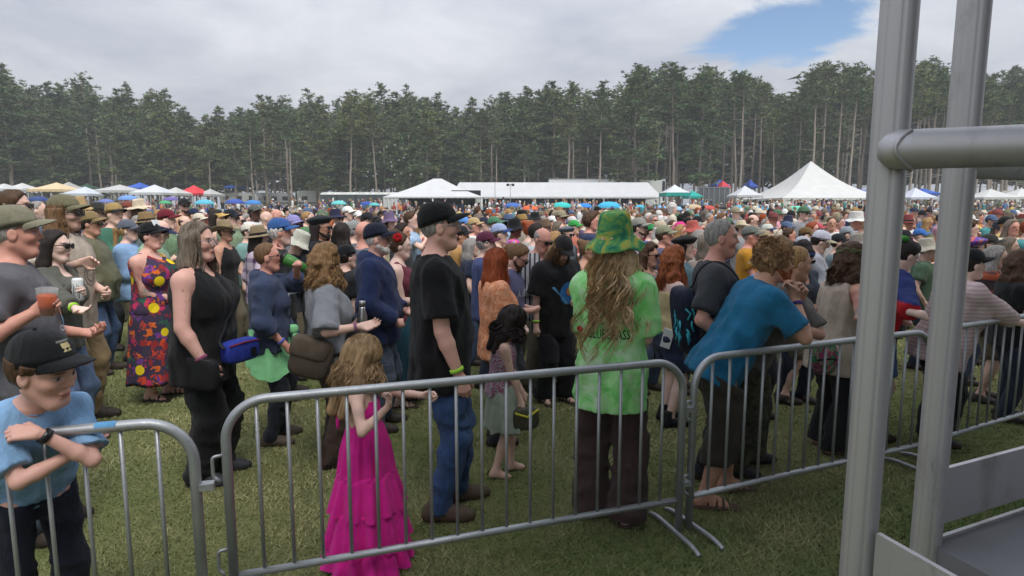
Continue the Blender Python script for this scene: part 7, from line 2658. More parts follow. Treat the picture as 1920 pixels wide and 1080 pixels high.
# colour block jacket woman
g = person(1714, 455, 4.7, 'dark-haired woman with green hair bow in navy and red jacket between the posts', rz=34, lean=14, hp=24, w=1.08, bust=0.9, skin='pale', hair=('pony', 'dark'), glasses='eye', top=('long', 0xa81e24, dict(sl=2, hem=-0.06, ease=0.035)), bottom=('shorts', 0x3a5a8c, dict(cut=0.58, denim=True)), arms=('belly', dict(w=on_bar('third', 0.93, 1.05, -0.05), e=(-0.4, 0.4, -1), dir=(0.9, 0.1, 0.0), pal=(0, 0, -1), curl=0.5)), legs_seen=True)
vv, qq = g.topvq
loc_z = (vv - g.pel) @ g.TR[:, 2]
c_ = np.where((loc_z > 0.30)[:, None], np.array(lin(0x232f63))[None, :3], np.array(lin(0xa81e24))[None, :3])
c_ = np.where((loc_z < 0.02)[:, None], np.array(lin(0x23284a))[None, :3], c_)
me = mesh_np('jacket', vv * g.s, qq, True, c_)
me.materials.append(MATS['painted_cloth'])
g.top_o.data = me
g.top_o.name = 'jacket'
bwm = MB().add(*rounded_box((-0.10, -0.03, 0.11), (0.07, 0.06, 0.05), None, 0.8, 6)).add(*rounded_box((-0.09, 0.03, 0.12), (0.06, 0.06, 0.05), None, 0.8, 6))
link('hair_bow', bwm.build('hair_bow', True), 'cloth', g.body, 0x3f8a34, g.HM)
# black cap, striped pink cardigan
person(1826, 464, 4.55, 'large woman in black cap and pinkish striped cardigan leaning on the last barrier', rz=30, lean=17, hl=0.0, w=1.32, belly=0.05, bust=1.2, skin='pale', hair=('short', 'dark'), hat=('cap', 0x1b1b1e), top=('cardigan', 'stripe_pink', dict(sl=1.75, ease=0.035, hem=-0.2)), bottom=('wide', 0x121316),
       arms=(dict(w=at(1925, 607, 4.75), e=(-0.2, 0.6, -0.8), dir=(1, 0, 0.1), pal=(0, -0.3, -1), curl=0.4), dict(w=at(1905, 606, 4.5), e=(-0.2, 0.4, -0.9), dir=(1, 0, 0.1), pal=(0, 0.3, -1), curl=0.4)), legs_seen=True)
# ------------------------------------------------------------------ people farther back, placed one by one
def M(px, py, d, rz, hat, hair, top, label, **kw):
    sp = dict(rz=rz, hair=hair, top=top, group=None)
    if hat:
        sp['hat'] = hat
    sp.setdefault('legs_seen', False)
    sp.update(kw)
    if 'arms' not in sp:
        sp['arms'] = (('down', 'down'), ('hold', 'hold'), ('belly', 'down'), ('down', 'cup'), ('pocket', 'pocket'))[int(rng.integers(0, 5))]
    sp.setdefault('bottom', (('jeans', 0x3c4a62), ('trousers', 0x2c2d30), ('shorts', 0x6a624e), ('jeans', 0x2a3242), ('trousers', 0x6b6352))[int(rng.integers(0, 5))])
    sp.setdefault('w', float(rng.uniform(1.0, 1.16)))
    return person(px, py, d, label, **sp)


S, SU = 'short', 'sun'
M(28, 357, 5.6, -18, None, (S, 'brown'), ('tee', 0x6a6f78), 'brown-haired man in sunglasses behind the khaki cap at far left', glasses=SU)
M(72, 377, 8.5, -20, None, ('crop', 'grey'), ('tee', 0x5c6470), 'grey-haired man behind the olive cap, left of the long hair', stubble=0.5)
M(148, 371, 8.5, -30, ('bucket', 0xa98f66), ('short', 'grey'), ('tee', 0x6a7a92), 'person in tan sun hat just right of the olive cap', glasses=SU)
M(184, 381, 9.5, -35, ('fedora', 0x35352f, 0x22221f), (S, 'brown'), ('tee', 0x7a4a44), 'man in dark brimmed hat and light sunglasses above the tan cap', glasses=SU, beard=(0.005, 'brown'))
M(214, 379, 7.8, -50, ('cap', 0x9c8454, 0x22242a), (S, 'brown'), ('long', 0x3f6a58, dict(sl=1.6)), 'man in patterned yellow cap with green sleeves and hands raised', arms=('cup', dict(pre='cup', p=(0.30, 0.08, 1.32))), w=1.12)
M(240, 376, 11.5, -40, ('cap', 0x7a4438), (S, 'brown'), ('tee', 0x8b9098), 'man in rust cap and grey t-shirt below the light blue umbrella')
M(262, 374, 11.5, 30, ('sunhat', 0xcdbfa6), ('long', 'brown'), ('tank', 0xb09a86), 'brown-haired woman in cream sun hat turned away', fem=True, skin='tan')
M(240, 411, 7.2, -20, ('cap', 0x5a5f6c), ('pony', 'blond'), ('long', 0x86a6cc, dict(sl=1.2, ease=0.04)), 'woman in slate cap and sunglasses with light blue blouse', glasses=SU, bust=0.8)
M(276, 399, 7.9, -20, ('straw', 0x8a7250, 0x2a2320), (S, 'brown'), ('tee', 0x5a6a6a), 'person in brown wide straw hat behind the white paper sign')
M(313, 391, 8.0, -20, ('cap', 0x6a1f2c), ('crop', 'brown'), ('tee', 0x6f8a6a), 'man in maroon cap above the bowed bald head')
M(312, 412, 6.6, -18, ('visorband', 0x2a2c4a), ('none', 'brown'), ('tee', 0x8aa88c), 'bowed bald man in navy visor with green bow', hp=28)
M(345, 371, 12.5, -75, ('cap', 0x1c1c20), (S, 'dark'), ('tee', 0xc8a080), 'bearded man in black cap and red sunglasses in peach shirt', glasses=SU, beard=(0.02, 'dark'))
M(364, 390, 12.5, -40, ('cap', 0x232f4c), (S, 'brown'), ('tee', 0xb8bcc0), 'person in navy cap right of the bearded man in peach')
M(347, 405, 9.5, -30, None, ('bald', 'brown'), ('tee', 0x8aa28a), 'balding man in pale green shirt behind the long greying hair')
M(374, 399, 11, -25, ('cap', 0xcfc6b2), (S, 'grey'), ('tee', 0x9aa6b0), 'person in cream cap behind the long greying hair')
M(408, 391, 9.2, -25, ('visorband', 0xc0a060), ('long', 'dark'), ('tank', 0x8a5a4a), 'woman in yellow visor with dark hair', fem=True)
M(423, 415, 7.8, -30, ('cowboy', 0x8f7f62, 0x5a4634), ('short', 'brown'), ('tank', 0x1b1b1e), 'person in tan cowboy hat, sunglasses and black tank top', glasses=SU, skin='tan', bust=0.7)
M(433, 391, 9.3, -30, ('cap', 0x1d222c), (S, 'brown'), ('tee', 0x7b8f74), 'man in black cap with white emblem above the cowboy hat', glasses=SU, w=1.2)
M(446, 400, 10.0, -35, None, (S, 'dark'), ('tee', 0x8f98a0), 'dark-haired man in sunglasses right of the black cap with emblem', glasses=SU)
M(478, 383, 11.5, -60, ('cap', 0x5a5c58), (S, 'black'), ('tee', 0xd2d3d2), 'dark-skinned man in grey cap and white t-shirt', skin='dark', w=1.15)
M(466, 418, 8.6, -30, ('cap', 0xcfc9bd), (S, 'brown'), ('tee', 0x7a9c98), 'person in off-white cap below the man in white t-shirt', glasses=SU)
M(500, 396, 9.8, 0, None, ('none', 'brown'), ('tee', 0x17181b), 'bald man in black t-shirt facing right above the blue cap', stubble=0.4)
M(519, 392, 10.5, -10, None, ('none', 'grey'), ('tee', 0x7a6a66), 'bald sunburnt man right of the bald man in black', skin='red')
M(486, 424, 7.0, 15, ('straw', 0x8a7a60, 0x1a1a1c), ('long', 'dark'), ('shirt', 'plaid_purple', dict(sl=1.8)), 'person in straw hat and purple plaid shirt behind the drinker')
M(526, 407, 5.7, -4, ('cap', 0x365a94), ('short', 'white'), ('tee', 0x1b1c1f), 'white-haired man in blue cap and black t-shirt above the drinker', skin='red', stubble=0.4)
M(551, 402, 7.8, -50, ('cap', 0x8a86b8), (S, 'grey'), ('tee', 0x6a7078), 'man in lavender and white cap right of the blue cap', glasses=SU)
M(573, 437, 6.4, -20, ('boonie', 0xbcbcb0), (S, 'blond'), ('tee', 0x3a3e46), 'bowed person in pale grey floppy bucket hat', hp=32)
M(602, 402, 6.6, -25, ('beret', 0x1e2228), ('long', 'dark'), ('hoodie', 0x1e2228), 'man in dark hood and sunglasses with dark beard', glasses=SU, beard=(0.02, 'dark'), skin='tan')
M(630, 393, 10.5, -40, ('sunhat', 0x2a2c44), ('bob', 'brown'), ('tee', 0x5a7a84), 'woman in dark blue wide hat below the teal umbrella', glasses=SU)
M(618, 412, 7.8, 0, None, ('bob', 'ginger'), ('tee', 0x3a3e50), 'ginger-haired woman right of the dark hood', fem=True)
M(641, 418, 6.8, 60, None, ('long', 'dark'), ('tank', 0xb9a8a0), 'woman with long dark hair seen from behind', fem=True)
M(653, 386, 12, -30, ('cap', 0xe0e0de), (S, 'brown'), ('tee', 0x58a0a0), 'person in white cap and teal shirt right of the dark blue hat')
M(671, 394, 12, -50, ('cap', 0xdcdad6), (S, 'brown'), ('tee', 0xa8a29a), 'smaller white cap facing forward left of the black cap')
M(690, 397, 9.6, -25, ('cap', 0x23242a), (S, 'brown'), ('tee', 0x9aa0a8), 'man in black cap and sunglasses above the bald man in grey', glasses=SU)
M(707, 405, 10.5, -15, ('cap', 0x2a2c30), (S, 'dark'), ('tee', 0x44484e), 'person in dark cap above the navy cap')
M(665, 413, 7.6, 20, ('cap', 0x8a8c8c), (S, 'grey'), ('tee', 0x5a5d66), 'person in grey patterned cap behind the bald man')
M(684, 415, 6.1, 35, None, ('none', 'grey'), ('tee', 0x5c636e), 'bald man in slate grey t-shirt seen half from behind', skin='red')
M(731, 399, 10.5, -30, ('bucket', 0x6a5a78), ('bob', 'brown'), ('tee', 0xa09a80), 'woman in dusty purple bucket hat', fem=True)
M(651, 457, 5.6, 25, ('backcap', 0x17181c), (S, 'dark'), ('tee', 0x1c1d20), 'person in black cap with white stripe behind the wavy greying hair')
M(772, 396, 8.8, -15, None, (S, 'brown'), ('tee', 0x9ab2cc), 'brown-haired man in light blue shirt with hand to his neck', arms=('down', 'chin'))
M(756, 418, 7.4, -25, None, ('long', 'dark'), ('tee', 0x34363c), 'dark-haired woman above the red flower', fem=True, skin='tan')
M(866, 422, 7.3, -10, ('cap', 0x26272c), (S, 'dark'), ('hoodie', 0xa8814e), 'person in dark cap with tan scarf behind the man in black', skin='tan')
M(872, 406, 10.5, -30, ('cap', 0x5a8acc), (S, 'brown'), ('tee', 0xa09c94), 'person in blue and white cap right of the man in black')
M(890, 407, 9.6, -10, ('cap', 0xb49c74), (S, 'grey'), ('tee', 0xd0cec8), 'man in tan cap and white shirt with blue collar', skin='red')
M(909, 406, 10.5, -20, ('cap', 0x2c2e3c), (S, 'brown'), ('tee', 0x8a8c96), 'person in dark cap between the tan and green caps')
M(928, 405, 9.6, -5, ('cap', 0x4a7a5c), ('crop', 'grey'), ('tee', 0x6a5a7a), 'man in dull green cap', skin='red')
M(913, 433, 6.1, -2, ('cap', 0x5a2840), ('short', 'grey'), ('tee', 0x45517a), 'grey-haired man in burgundy cap and blue t-shirt')
M(885, 447, 7.0, 10, None, ('bob', 'grey'), ('tee', 0x232a40), 'grey-haired person in navy behind the burgundy cap')
M(938, 418, 7.3, -5, ('cap', 0x9aa8cc, 0x2c3e70), (S, 'brown'), ('tee', 0xb4a894), 'man in white and blue mesh cap')
M(967, 411, 8.8, 10, ('bucket', 0x1a1b1f), ('short', 'black'), ('tee', 'tie_dye_bright'), 'person in black bucket hat and blue-pink tie-dyed shirt', skin='brown')
M(981, 403, 10.5, -10, ('straw', 0x9a7d4c, 0x4a3a28), (S, 'brown'), ('tee', 0x8a8478), 'person in brown straw hat above the black bucket hat')
M(996, 416, 8.2, 20, None, ('bun', 'red'), ('tee', 0xa8a49c), 'red-haired person with hair pinned up')
M(1008, 419, 7.3, 8, None, (S, 'dark'), ('shirt', 0xb9bec4, dict(sl=1.8)), 'brown-haired person in white collared shirt behind the balding man')
M(1023, 429, 5.9, -45, None, ('bald', 'grey'), ('shirt', 'plaid_grey', dict(sl=1.8)), 'balding man in sunglasses and grey striped shirt looking down', glasses=SU, hp=18, skin='red')
M(1043, 434, 7.6, 0, None, ('bob', 'blond'), ('tee', 0x8a8a84), 'blond person behind the balding man', fem=True)
M(1064, 423, 8.6, -40, ('beret', 0x5c646e), ('long', 'brown'), ('hoodie', 0x5c646e), 'person in grey hood above the black cap', glasses=SU)
M(1078, 412, 10.5, -10, ('cap', 0x3a9a4c), (S, 'grey'), ('tee', 0xb06a5a), 'person in bright green cap right of the grey hood')
M(1037, 404, 12, -20, ('cap', 0xdedede), (S, 'brown'), ('tee', 0x74808c), 'person in white cap above the blond hair')
M(1024, 412, 9.4, -15, ('fedora', 0x6a5848), (S, 'brown'), ('tee', 0x6c6460), 'person in brown felt hat above the balding man')
M(1049, 415, 9.8, -20, None, ('bob', 'greybrown'), ('tee', 0x9a7a78), 'grey-brown haired woman left of the bright green cap', fem=True, glasses=SU)
M(1110, 399, 8.6, 2, None, ('mop', 'brown'), ('tee', 0x2c3654), 'man with wavy brown hair in navy t-shirt left of the tie-dyed hat', skin='red')
M(1102, 452, 6.8, -8, None, ('bun', 'lightbrown'), ('tank', 0x6aa878), 'woman in sunglasses and green strap top left of the tie-dyed hat', glasses=SU, fem=True, skin='tan')
M(962, 456, 6.2, -10, None, (S, 'lightbrown'), ('tee', 0x6a6e76), 'brown-haired man just behind the bearded man in slate blue')
M(1200, 407, 7.9, -12, ('cap', 0x8a8a84), (S, 'dark'), ('tee', 0xa49aac), 'bearded man in grey cap and sunglasses right of the tie-dyed hat', glasses=SU, beard=(0.02, 'dark'))
M(1222, 419, 9.6, -5, ('cap', 0x2c8a4c, 0xe0e4e0), (S, 'brown'), ('tee', 0x4a5fa0), 'person in green and white cap')
M(1247, 421, 7.3, 2, ('cap', 0x8a8c74), (S, 'brown'), ('tee', 0x5c5a72), 'man in pale olive cap and dusk blue t-shirt', skin='red')
M(1240, 413, 9.2, -10, ('cap', 0xb9ac94), ('long', 'white'), ('tee', 0xc0b8a8), 'person in cream cap behind the pale olive cap')
M(1262, 413, 11.5, -40, None, ('bob', 'brown'), ('tee', 0x8a5a5a), 'woman in sunglasses between the cream and pink caps', glasses=SU, fem=True)
M(1277, 415, 10.5, 5, ('backcap', 0xd83a8c), (S, 'sandy'), ('tee', 0x9a9488), 'person in hot pink cap', skin='red')
M(1301, 415, 9.2, 0, ('bucket', 0xb05a54), (S, 'grey'), ('tee', 0xb0a090), 'person in red patterned bucket hat', skin='red')
M(1220, 459, 5.9, -30, None, ('curly', 'brown'), ('tank', 0x7a7a80), 'woman in sunglasses half hidden behind the long curly hair', glasses=SU, fem=True, skin='tan')
M(1287, 440, 5.9, -5, ('beret', 0x1c1a1b), ('bob', 'dark'), ('tee', 0x5a7a84), 'person in black beret-like cap above the ginger hair')
M(1327, 442, 6.6, 40, None, ('long', 'greybrown'), ('tee', 0xb8a89c), 'woman with long brown hair left of the man in charcoal', fem=True)
M(1314, 431, 8.0, 0, None, ('bob', 'grey'), ('tee', 0xa0686a), 'grey-haired person below the red bucket hat')
M(1336, 425, 9.0, 5, ('beret', 0x4a4440), (S, 'brown'), ('tee', 0x6a6e74), 'person in dark cap left of the grey hair in charcoal')
M(1410, 422, 7.3, 0, ('cap', 0x70746e), ('crop', 'grey'), ('tee', 0xc08a2c), 'man in grey cap with sunglasses on it in mustard yellow t-shirt', w=1.2, skin='red')
M(1392, 415, 10.5, -15, ('cowboy', 0xc9bda2), (S, 'brown'), ('tee', 0x8a8c90), 'person in cream brimmed hat above the man in mustard')
M(1412, 416, 11.5, -10, ('cap', 0x2b2c50), (S, 'brown'), ('tee', 0x9a8a84), 'person in navy cap behind the man in mustard')
M(1433, 430, 8.6, 5, ('cap', 0x9a8a70), (S, 'brown'), ('tee', 0x5a6068), 'person in tan cap right of the man in mustard', skin='brown')
M(1441, 419, 10, 0, ('cap', 0xc4c8c0, 0x2f3e70), (S, 'grey'), ('tee', 0x7a8290), 'person in white and navy cap above the tan cap')
M(1482, 427, 9.2, 10, None, (S, 'brown'), ('tee', 0x8a8478), 'brown-haired man above the curly sandy hair', skin='red')
M(1513, 425, 8.8, 5, ('cap', 0x6a5434), (S, 'brown'), ('tee', 0x6a6a60), 'person in brown cap above the white mesh cap')
M(1550, 433, 6.6, 10, ('cap', 0xc9cad6, 0xb0a890), (S, 'dark'), ('shirt', 0xa8aab4, dict(sl=1.2)), 'man in white and khaki cap looking down at his hands', hp=22, glasses='eye')
M(1508, 442, 7.2, 15, ('cap', 0xb2b4be), (S, 'brown'), ('tee', 0x77685e), 'person in white mesh cap right of the curly sandy hair')
M(1490, 452, 5.6, 20, ('backcap', 0x26272c), (S, 'dark'), ('tee', 0x3a3c42), 'person in black cap behind the curly sandy hair')
M(1439, 462, 5.2, 20, ('boonie', 0xa8854a), (S, 'brown'), ('tee', 0x7aa6d6), 'person in tan hat and sky blue shirt behind the curly sandy hair')
M(1575, 437, 7.6, 0, ('cap', 0x26262a), (S, 'dark'), ('tee', 0x6a7a80), 'person in black cap right of the white and khaki cap')
M(1612, 438, 7.0, 20, ('boonie', 0x9a948a), ('long', 'brown'), ('tee', 0x8f9288), 'woman in grey hat with white flowers by the first post', fem=True)
M(1590, 424, 9.0, 0, ('cap', 0x8a929c), (S, 'brown'), ('tee', 0x9a5a5a), 'person in blue-grey cap above the flowered hat')
M(1535, 417, 10.5, -10, ('cap', 0xb0545a), (S, 'brown'), ('tee', 0x7c8088), 'person in faded red cap above the white and khaki cap')
M(1741, 447, 6.8, 0, ('boonie', 0xb5afa0), (S, 'grey'), ('tee', 0x4e6650), 'person in pale hat and green t-shirt between the posts', w=1.2)
M(1698, 430, 8.5, -20, ('cap', 0x1f2024), ('bob', 'dark'), ('tee', 0xa08a80), 'person in black cap above the green hair bow', glasses=SU)
M(1727, 428, 9.5, 0, ('cap', 0x3a6ab0), (S, 'grey'), ('tee', 0xa0a8b0), 'person in blue cap between the posts')
M(1830, 443, 6.2, 20, ('beret', 'rainbow'), ('short', 'dark'), ('tee', 0x5a4a5a), 'person in rainbow-coloured cap above the black cap')
M(1822, 415, 8.6, -10, None, ('curly', 'brown'), ('tee', 0x4a4e58), 'person with curly brown hair above the rainbow cap')
M(1858, 438, 7.0, -5, ('cap', 0x3a3a36), (S, 'brown'), ('tee', 0x60646a), 'person in dark olive cap right of the rainbow cap')
M(1872, 461, 5.6, 8, None, ('long', 'grey'), ('shirt', 'plaid_orange', dict(sl=1.8)), 'woman with long grey hair in dark plaid shirt with orange', fem=True, glasses='eye')
M(1916, 474, 5.1, 20, None, ('curly', 'brown'), ('tee', 0x151618), 'curly-haired person in black t-shirt at the right edge', w=1.25)
M(1896, 445, 7.2, 0, None, ('bob', 'greybrown'), ('tee', 0xa8989a), 'person with grey-brown hair above the plaid shirt at right', fem=True)


import re
# ------------------------------------------------------------------ the crowd behind: shared figures, each person an object of its own
def proto(**sp):
    g = Fig(sp)
    g.place((0, 0, 0), 0.0, 1.0)
    g.solve_arms()
    v, f, col = make_body(g, 0.024)
    P = [('person', mesh_np('person', v, f, True, col), 'skin', None, None)]
    t = sp['top']
    vq = make_top(g, 0.03, dict(t, ease=max(t.get('ease', 0.02), 0.028), fold=0.0))
    P.append((sp.get('tname', 't_shirt'), mesh_np('t_shirt', *vq, True), 'cloth', 'top', None))
    vq = make_bottom(g, 0.034, dict(sp.get('bot', {}), fold=0.0, ease=0.026))
    P.append(('trousers', mesh_np('trousers', *vq, True), 'cloth', 'bottom', None))
    for sd in (1, -1):
        P.append(('shoe', mesh_np('shoe', *make_shoe(g, sd, 0.03, {}), True), 'leather', 'shoe', None))
    HM = Matrix.Translation(Vector(g.Hc)) @ Matrix(g.HR.tolist()).to_4x4() @ Matrix.Scale(g.hs, 4)
    hv = {}
    for st in sp['hairs']:
        for ht in (False, True):
            vq = make_hair(g, 0.02, st, ht)
            hv[(st, ht)] = mesh_np('hair', *vq, True)
    return dict(parts=P, HM=HM, hair=hv, top=g.top, fem=g.fem)


PROTOS = []
for i, (fem, arms, hs_, kind, w_) in enumerate(((0, ('down', 'down'), ('short', 'crop', 'bald'), dict(sl=0.65), 1.06), (0, ('hold', 'hold'), ('short', 'mop', 'bald'), dict(sl=0.65), 1.16), (0, ('pocket', 'cup'), ('short', 'crop', 'long'), dict(sl=0.65), 1.02),
                                                (0, ('down', 'drink'), ('short', 'curly', 'crop'), dict(sl=2), 1.1), (1, ('down', 'down'), ('long', 'bob', 'pony'), dict(sl=0.5, neck='scoop', hang=0.0), 1.0), (1, ('belly', 'belly'), ('long', 'curly', 'bun'), dict(sl=0, neck='scoop', hang=0.0), 1.12),
                                                (1, ('hold', 'cup'), ('bob', 'long', 'updo'), dict(sl=1.6, neck='vee', hang=0.0), 1.03), (0, ('chin', 'belly'), ('short', 'bald', 'shoulder'), dict(sl=0.7), 1.22))):
    for sk in (('fair', 'red') if i % 2 else ('pink', 'tan')):
        PROTOS.append(proto(arms=arms, hairs=hs_, top=kind, w=w_, belly=0.04 if i in (1, 7) else 0.0, bust=0.9 if fem else 0.0, skin=sk, hair=('short', 'brown'), bot=dict(cut=0.05) if i % 3 else dict(cut=0.48)))
TOPC = [('black', 0x1c1c20), ('charcoal', 0x3c3e44), ('grey', 0x7d8188), ('white', 0xcfd0cf), ('navy', 0x27304e), ('blue', 0x3d66a0), ('light blue', 0x8fb0d2), ('teal', 0x3a8f92), ('green', 0x4e8050), ('olive', 0x6a6a4a), ('red', 0xa83034), ('maroon', 0x642a34), ('pink', 0xcf8aa0), ('purple', 0x6a4a8a),
        ('orange', 0xcf7a3a), ('yellow', 0xcfb04a), ('tan', 0xa8926e), ('cream', 0xc9bfa8), ('coral', 0xd0785e)]
HATC = [('black', 0x1c1d20), ('tan', 0x9a8a6c), ('white', 0xcfcfcb), ('navy', 0x2a3350), ('grey', 0x7a7c7c), ('olive', 0x6b6a4e), ('red', 0x8a3a3a), ('blue', 0x4a648e), ('green', 0x4a7050), ('cream', 0xcabfa6), ('brown', 0x5f4a36), ('khaki', 0x938768)]
def calm(c, k=0.26):
    r, g_, b_ = c >> 16, c >> 8 & 255, c & 255
    m = 0.35 * r + 0.45 * g_ + 0.2 * b_
    return (int(r + (m - r) * k) << 16) + (int(g_ + (m - g_) * k) << 8) + int(b_ + (m - b_) * k)


TOPC = [(n, calm(c)) for n, c in TOPC]
HATC = [(n, calm(c)) for n, c in HATC]
HATK = ['cap', 'cap', 'cap', 'cap', 'cap', 'cap', 'bucket', 'straw', 'sunhat', 'fedora', 'boonie', 'backcap']
HATN = {'cap': 'cap', 'backcap': 'backwards cap', 'bucket': 'bucket hat', 'straw': 'wide straw hat', 'cowboy': 'cowboy hat', 'sunhat': 'floppy sun hat', 'fedora': 'felt hat', 'boonie': 'floppy hat'}
HAIRN = ['brown', 'dark', 'blond', 'grey', 'white', 'red', 'lightbrown', 'greybrown', 'sandy', 'black']
HAIRW = {'lightbrown': 'light brown', 'greybrown': 'grey-brown'}
hero_xy = np.array([(p[0], p[1]) for p in ALL_PEOPLE])
taken = [tuple(p) for p in hero_xy]
cells = []
yy = 7.6
while yy < 68:
    gap = 0.62 + 0.006 * yy + 0.012 * max(0, yy - 18)
    half = 0.93 * yy + 2
    for x in np.arange(-half, half, gap):
        cells.append((x + rng.uniform(-0.3, 0.3) * gap, yy + rng.uniform(-0.3, 0.3) * gap))
    yy += gap * 1.05
spots = []
for x, y in cells:
    px, _ = to_px((x, y, 1.6))
    if px < -40 or px > 1960:
        continue
    # open lawn in front on the left, thinner rows of chairs far back
    if y < (10.2 if px < 250 else 9.2 if px < 620 else 8.2):
        continue
    dens = 0.93 if y < 30 else 0.85
    if rng.random() > dens:
        continue
    if y < 16 and np.min(np.hypot(hero_xy[:, 0] - x, hero_xy[:, 1] - y)) < 0.52:
        continue
    spots.append((x, y))
spots.sort(key=lambda p: p[1])
N_IND = 300 - len(ALL_PEOPLE)
ind, rest = spots[:N_IND], spots[N_IND:]
used = {}
hero_px = np.array([(p[2], p[3]) for p in ALL_PEOPLE])
hero_lab = [p[4] for p in ALL_PEOPLE]
EYE = glasses_meshes('sun')
for x, y in ind:
    pr = PROTOS[int(rng.integers(0, len(PROTOS)))]
    gz = float(ground_z(x, y))
    ht = rng.normal(1.56, 0.05) if pr['fem'] else rng.normal(1.655, 0.055)
    s = ht / pr['top'][2]
    rz = math.radians(rng.normal(-18, 22)) + math.atan(-x / y)
    tn, tc = TOPC[int(rng.integers(0, len(TOPC)))]
    hk = HATK[int(rng.integers(0, len(HATK)))] if rng.random() < 0.56 else None
    hn, hc = HATC[int(rng.integers(0, len(HATC)))]
    hairn = HAIRN[int(rng.integers(0, len(HAIRN)))]
    st = list({k[0] for k in pr['hair']})
    st.sort()
    st = st[int(rng.integers(0, len(st)))]
    body = link('person', pr['parts'][0][1], 'skin')
    body.location = (x, y, gz)
    body.rotation_euler = (0, 0, rz)
    body.scale = (s, s, s)
    for nm, me, mat, key, _ in pr['parts'][1:]:
        link(nm, me, mat, body, tc if key == 'top' else 0x3a342f if key == 'shoe' else [0x39465c, 0x2b2c30, 0x6a624e, 0x4b5a74, 0x8a7d62][int(rng.integers(0, 5))])
    link('hair', pr['hair'][(st, bool(hk))], 'hair', body, HAIRS[hairn], pr['HM'])
    if hk:
        me, subs = hat_meshes(hk)
        ho = link('cap' if 'cap' in hk else 'hat', me, 'cloth', body, hc, pr['HM'])
        for k2, m2 in subs.items():
            link(k2, m2, 'cloth', ho, hc if k2 == 'visor' else 0x2c2824)
    sung = rng.random() < 0.45
    if sung:
        go = link('sunglasses', EYE[0], 'black_plastic', body, None, pr['HM'])
        for l in EYE[1]:
            link('lens', l, 'lens', go)
    hx, hy = to_px((x, y, gz + ht * 0.93))
    j = int(np.argmin(np.hypot((hero_px[:, 0] - hx), (hero_px[:, 1] - hy) * 1.5)))
    near = hero_lab[j].split(' in ')
    hw = HAIRW.get(hairn, hairn)
    what = f'{hn} {HATN[hk]}' if hk else f'{hw} {"hair" if st not in ("bald", "none") else "fringe of hair"}'
    who = 'woman' if pr['fem'] else 'man'
    rel = 'left of' if hx < hero_px[j, 0] - 6 else ('right of' if hx > hero_px[j, 0] + 6 else 'behind')
    short = re.split(r',| and | holding| with | behind| above| left of| right of| between| seen| leaning| looking| facing| turned| below| half| just| beside| at | by | gripping| bending| drinking| from | on it', hero_lab[j])[0]
    short = ' '.join(short.split()[:5])
    lab = f'{who} with {what}, {tn} top{" and sunglasses" if sung else ""}, {rel} the {short}'
    w_ = lab.split()
    lab = ' '.join(w_[:16])
    used.setdefault(lab, []).append(body)
    tag(body, lab, 'person', 'standing crowd behind the front rows')


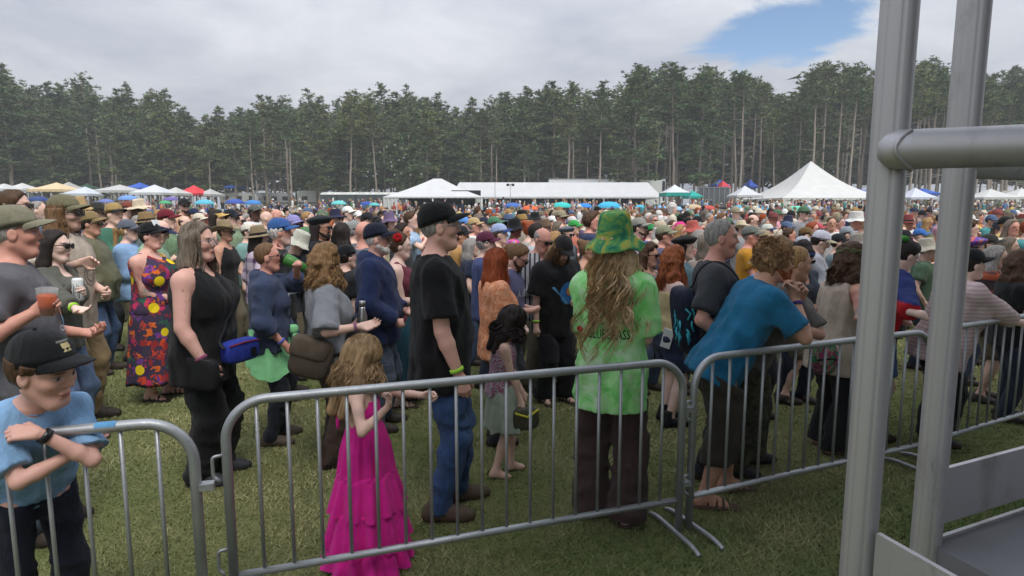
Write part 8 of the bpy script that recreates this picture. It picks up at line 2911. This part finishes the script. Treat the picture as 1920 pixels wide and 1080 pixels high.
# the rest of the crowd: one mass of small figures
def mini(seated, brim, near):
    """rings: (z, half depth, half width, centre x, slot)"""
    V, Fq, Sl, n0 = [], [], [], 0

    def stack(rows, slot, m=6, cap=True):
        nonlocal n0
        m = min(m, 6 if near else 5)
        th = np.linspace(0, 2 * np.pi, m, endpoint=False)
        R = [np.stack([cx + rx * np.cos(th), cy + ry * np.sin(th), np.full(m, z)], 1) for z, rx, ry, cx, cy in rows]
        v = np.concatenate(R)
        k = len(R)
        i, j = np.meshgrid(np.arange(k - 1), np.arange(m), indexing='ij')
        j2 = (j + 1) % m
        a, b, c, d = i * m + j, i * m + j2, (i + 1) * m + j2, (i + 1) * m + j
        t = np.concatenate([np.stack([a, b, c], -1).reshape(-1, 3), np.stack([a, c, d], -1).reshape(-1, 3)])
        V.append(v)
        Fq.append(t + n0)
        Sl.append(np.full(len(v), slot))
        n0 += len(v)
    o = -0.50 if seated else 0.0
    stack([(0.92 + o, 0.12, 0.17, 0, 0), (1.12 + o, 0.11, 0.16, 0, 0), (1.36 + o, 0.12, 0.21, 0, 0), (1.45 + o, 0.07, 0.13, 0, 0), (1.48 + o, 0.05, 0.06, 0, 0)], 0)
    stack([(1.46 + o, 0.05, 0.05, 0.01, 0), (1.53 + o, 0.07, 0.055, 0.03, 0), (1.62 + o, 0.095, 0.075, 0.02, 0), (1.70 + o, 0.085, 0.07, 0.005, 0), (1.745 + o, 0.03, 0.03, 0, 0)], 1)
    for s in ((1, -1) if near else ()):
        stack([(1.40 + o, 0.05, 0.05, 0, 0.20 * s), (1.12 + o, 0.045, 0.04, 0.02, 0.24 * s), (1.02 + o, 0.04, 0.04, 0.10, 0.21 * s)], 1 if s > 0 else 0, 5)
        if not seated and near:
            stack([(0.0, 0.08, 0.045, 0.03, 0.09 * s), (0.5, 0.06, 0.06, 0.01, 0.09 * s), (0.95, 0.085, 0.085, 0, 0.08 * s)], 2, 5)
    if not seated and not near:
        stack([(0.0, 0.08, 0.12, 0.02, 0), (0.95, 0.09, 0.15, 0, 0)], 2, 5)
    if seated:
        stack([(0.40, 0.10, 0.16, 0.02, 0), (0.46, 0.24, 0.18, 0.2, 0), (0.52, 0.24, 0.18, 0.2, 0)], 2, 6)
        stack([(0.30, 0.03, 0.26, -0.14, 0), (0.85, 0.03, 0.27, -0.22, 0), (0.95, 0.02, 0.20, -0.23, 0)], 4, 6)
    # hat or hair
    stack([(1.66 + o, 0.115, 0.095, -0.01, 0), (1.72 + o, 0.105, 0.088, -0.012, 0), (1.775 + o, 0.06, 0.05, -0.015, 0), (1.785 + o, 0.01, 0.01, -0.015, 0)], 3)
    if not brim:
        stack([(1.50 + o, 0.05, 0.075, -0.05, 0), (1.60 + o, 0.075, 0.088, -0.035, 0), (1.67 + o, 0.11, 0.092, -0.012, 0)], 3)
    else:
        stack([(1.655 + o, 0.02, 0.02, 0.03, 0), (1.66 + o, 0.165, 0.11, 0.035, 0), (1.672 + o, 0.12, 0.09, 0.0, 0)], 3)
    return np.concatenate(V), np.concatenate(Fq), np.concatenate(Sl)


MINI = {(a, b, c): mini(a, b, c) for a in (False, True) for b in (False, True) for c in (False, True)}
V, Fq, C, n0 = [], [], [], 0
pal = np.array([lin(c)[:3] for _, c in TOPC])
hpal = np.array([lin(c)[:3] for _, c in HATC] + [lin(HAIRS[h])[:3] for h in HAIRN])
skp = np.array([lin(SKINS[k])[:3] for k in ('fair', 'pink', 'tan', 'red', 'pale', 'fair', 'pink', 'brown')])
chp = np.array([lin(c)[:3] for c in (0x2a4a9a, 0x2f5fb0, 0xa82c30, 0x2c2e34, 0x3a7a9a, 0x46505c)])
PW = np.array([5, 4, 5, 7, 5, 5, 6, 3, 2, 2, 3, 2, 3, 2, 1, 1, 2, 3, 1], float)
PW /= PW.sum()
extra = [(rng.uniform(-0.86, 0.86) * yv, yv) for yv in rng.uniform(52, 71, 230)]
for x, y in rest + extra:
    px, _ = to_px((x, y, 1.6))
    far = y > 51.9
    seat = (rng.random() < np.interp(y, [13, 20, 30, 52, 56], [0.0, 0.45, 0.88, 0.9, 0.62])) and not (1380 < px < 1640 and rng.random() < 0.35)
    brim = rng.random() < 0.55
    v, f, sl = MINI[(bool(seat), bool(brim), bool(y < 24))]
    a = rng.normal(-0.3, 0.45) + math.atan(-x / y)
    s = rng.normal(0.955, 0.045)
    R = np.array([[math.cos(a), -math.sin(a), 0], [math.sin(a), math.cos(a), 0], [0, 0, 1]])
    cc = np.stack([pal[rng.choice(len(pal), p=PW)], skp[rng.integers(0, len(skp))], pal[rng.integers(0, 6)], hpal[rng.integers(0, len(HATC)) if brim else rng.integers(len(HATC), len(hpal))], chp[rng.integers(0, len(chp))]])
    V.append((v * s) @ R.T + np.array([x, y, float(ground_z(x, y))]))
    Fq.append(f + n0)
    C.append(cc[sl])
    n0 += len(v)
o = link('crowd', mesh_np('crowd', np.concatenate(V), np.concatenate(Fq), True, np.concatenate(C)), 'painted_cloth')
o['kind'] = 'stuff'
o['label'] = 'dense far crowd of people standing and sitting across the field'
print('PEOPLE', len(ALL_PEOPLE), len(ind), len(rest), sum(len(m.polygons) for m in bpy.data.meshes))
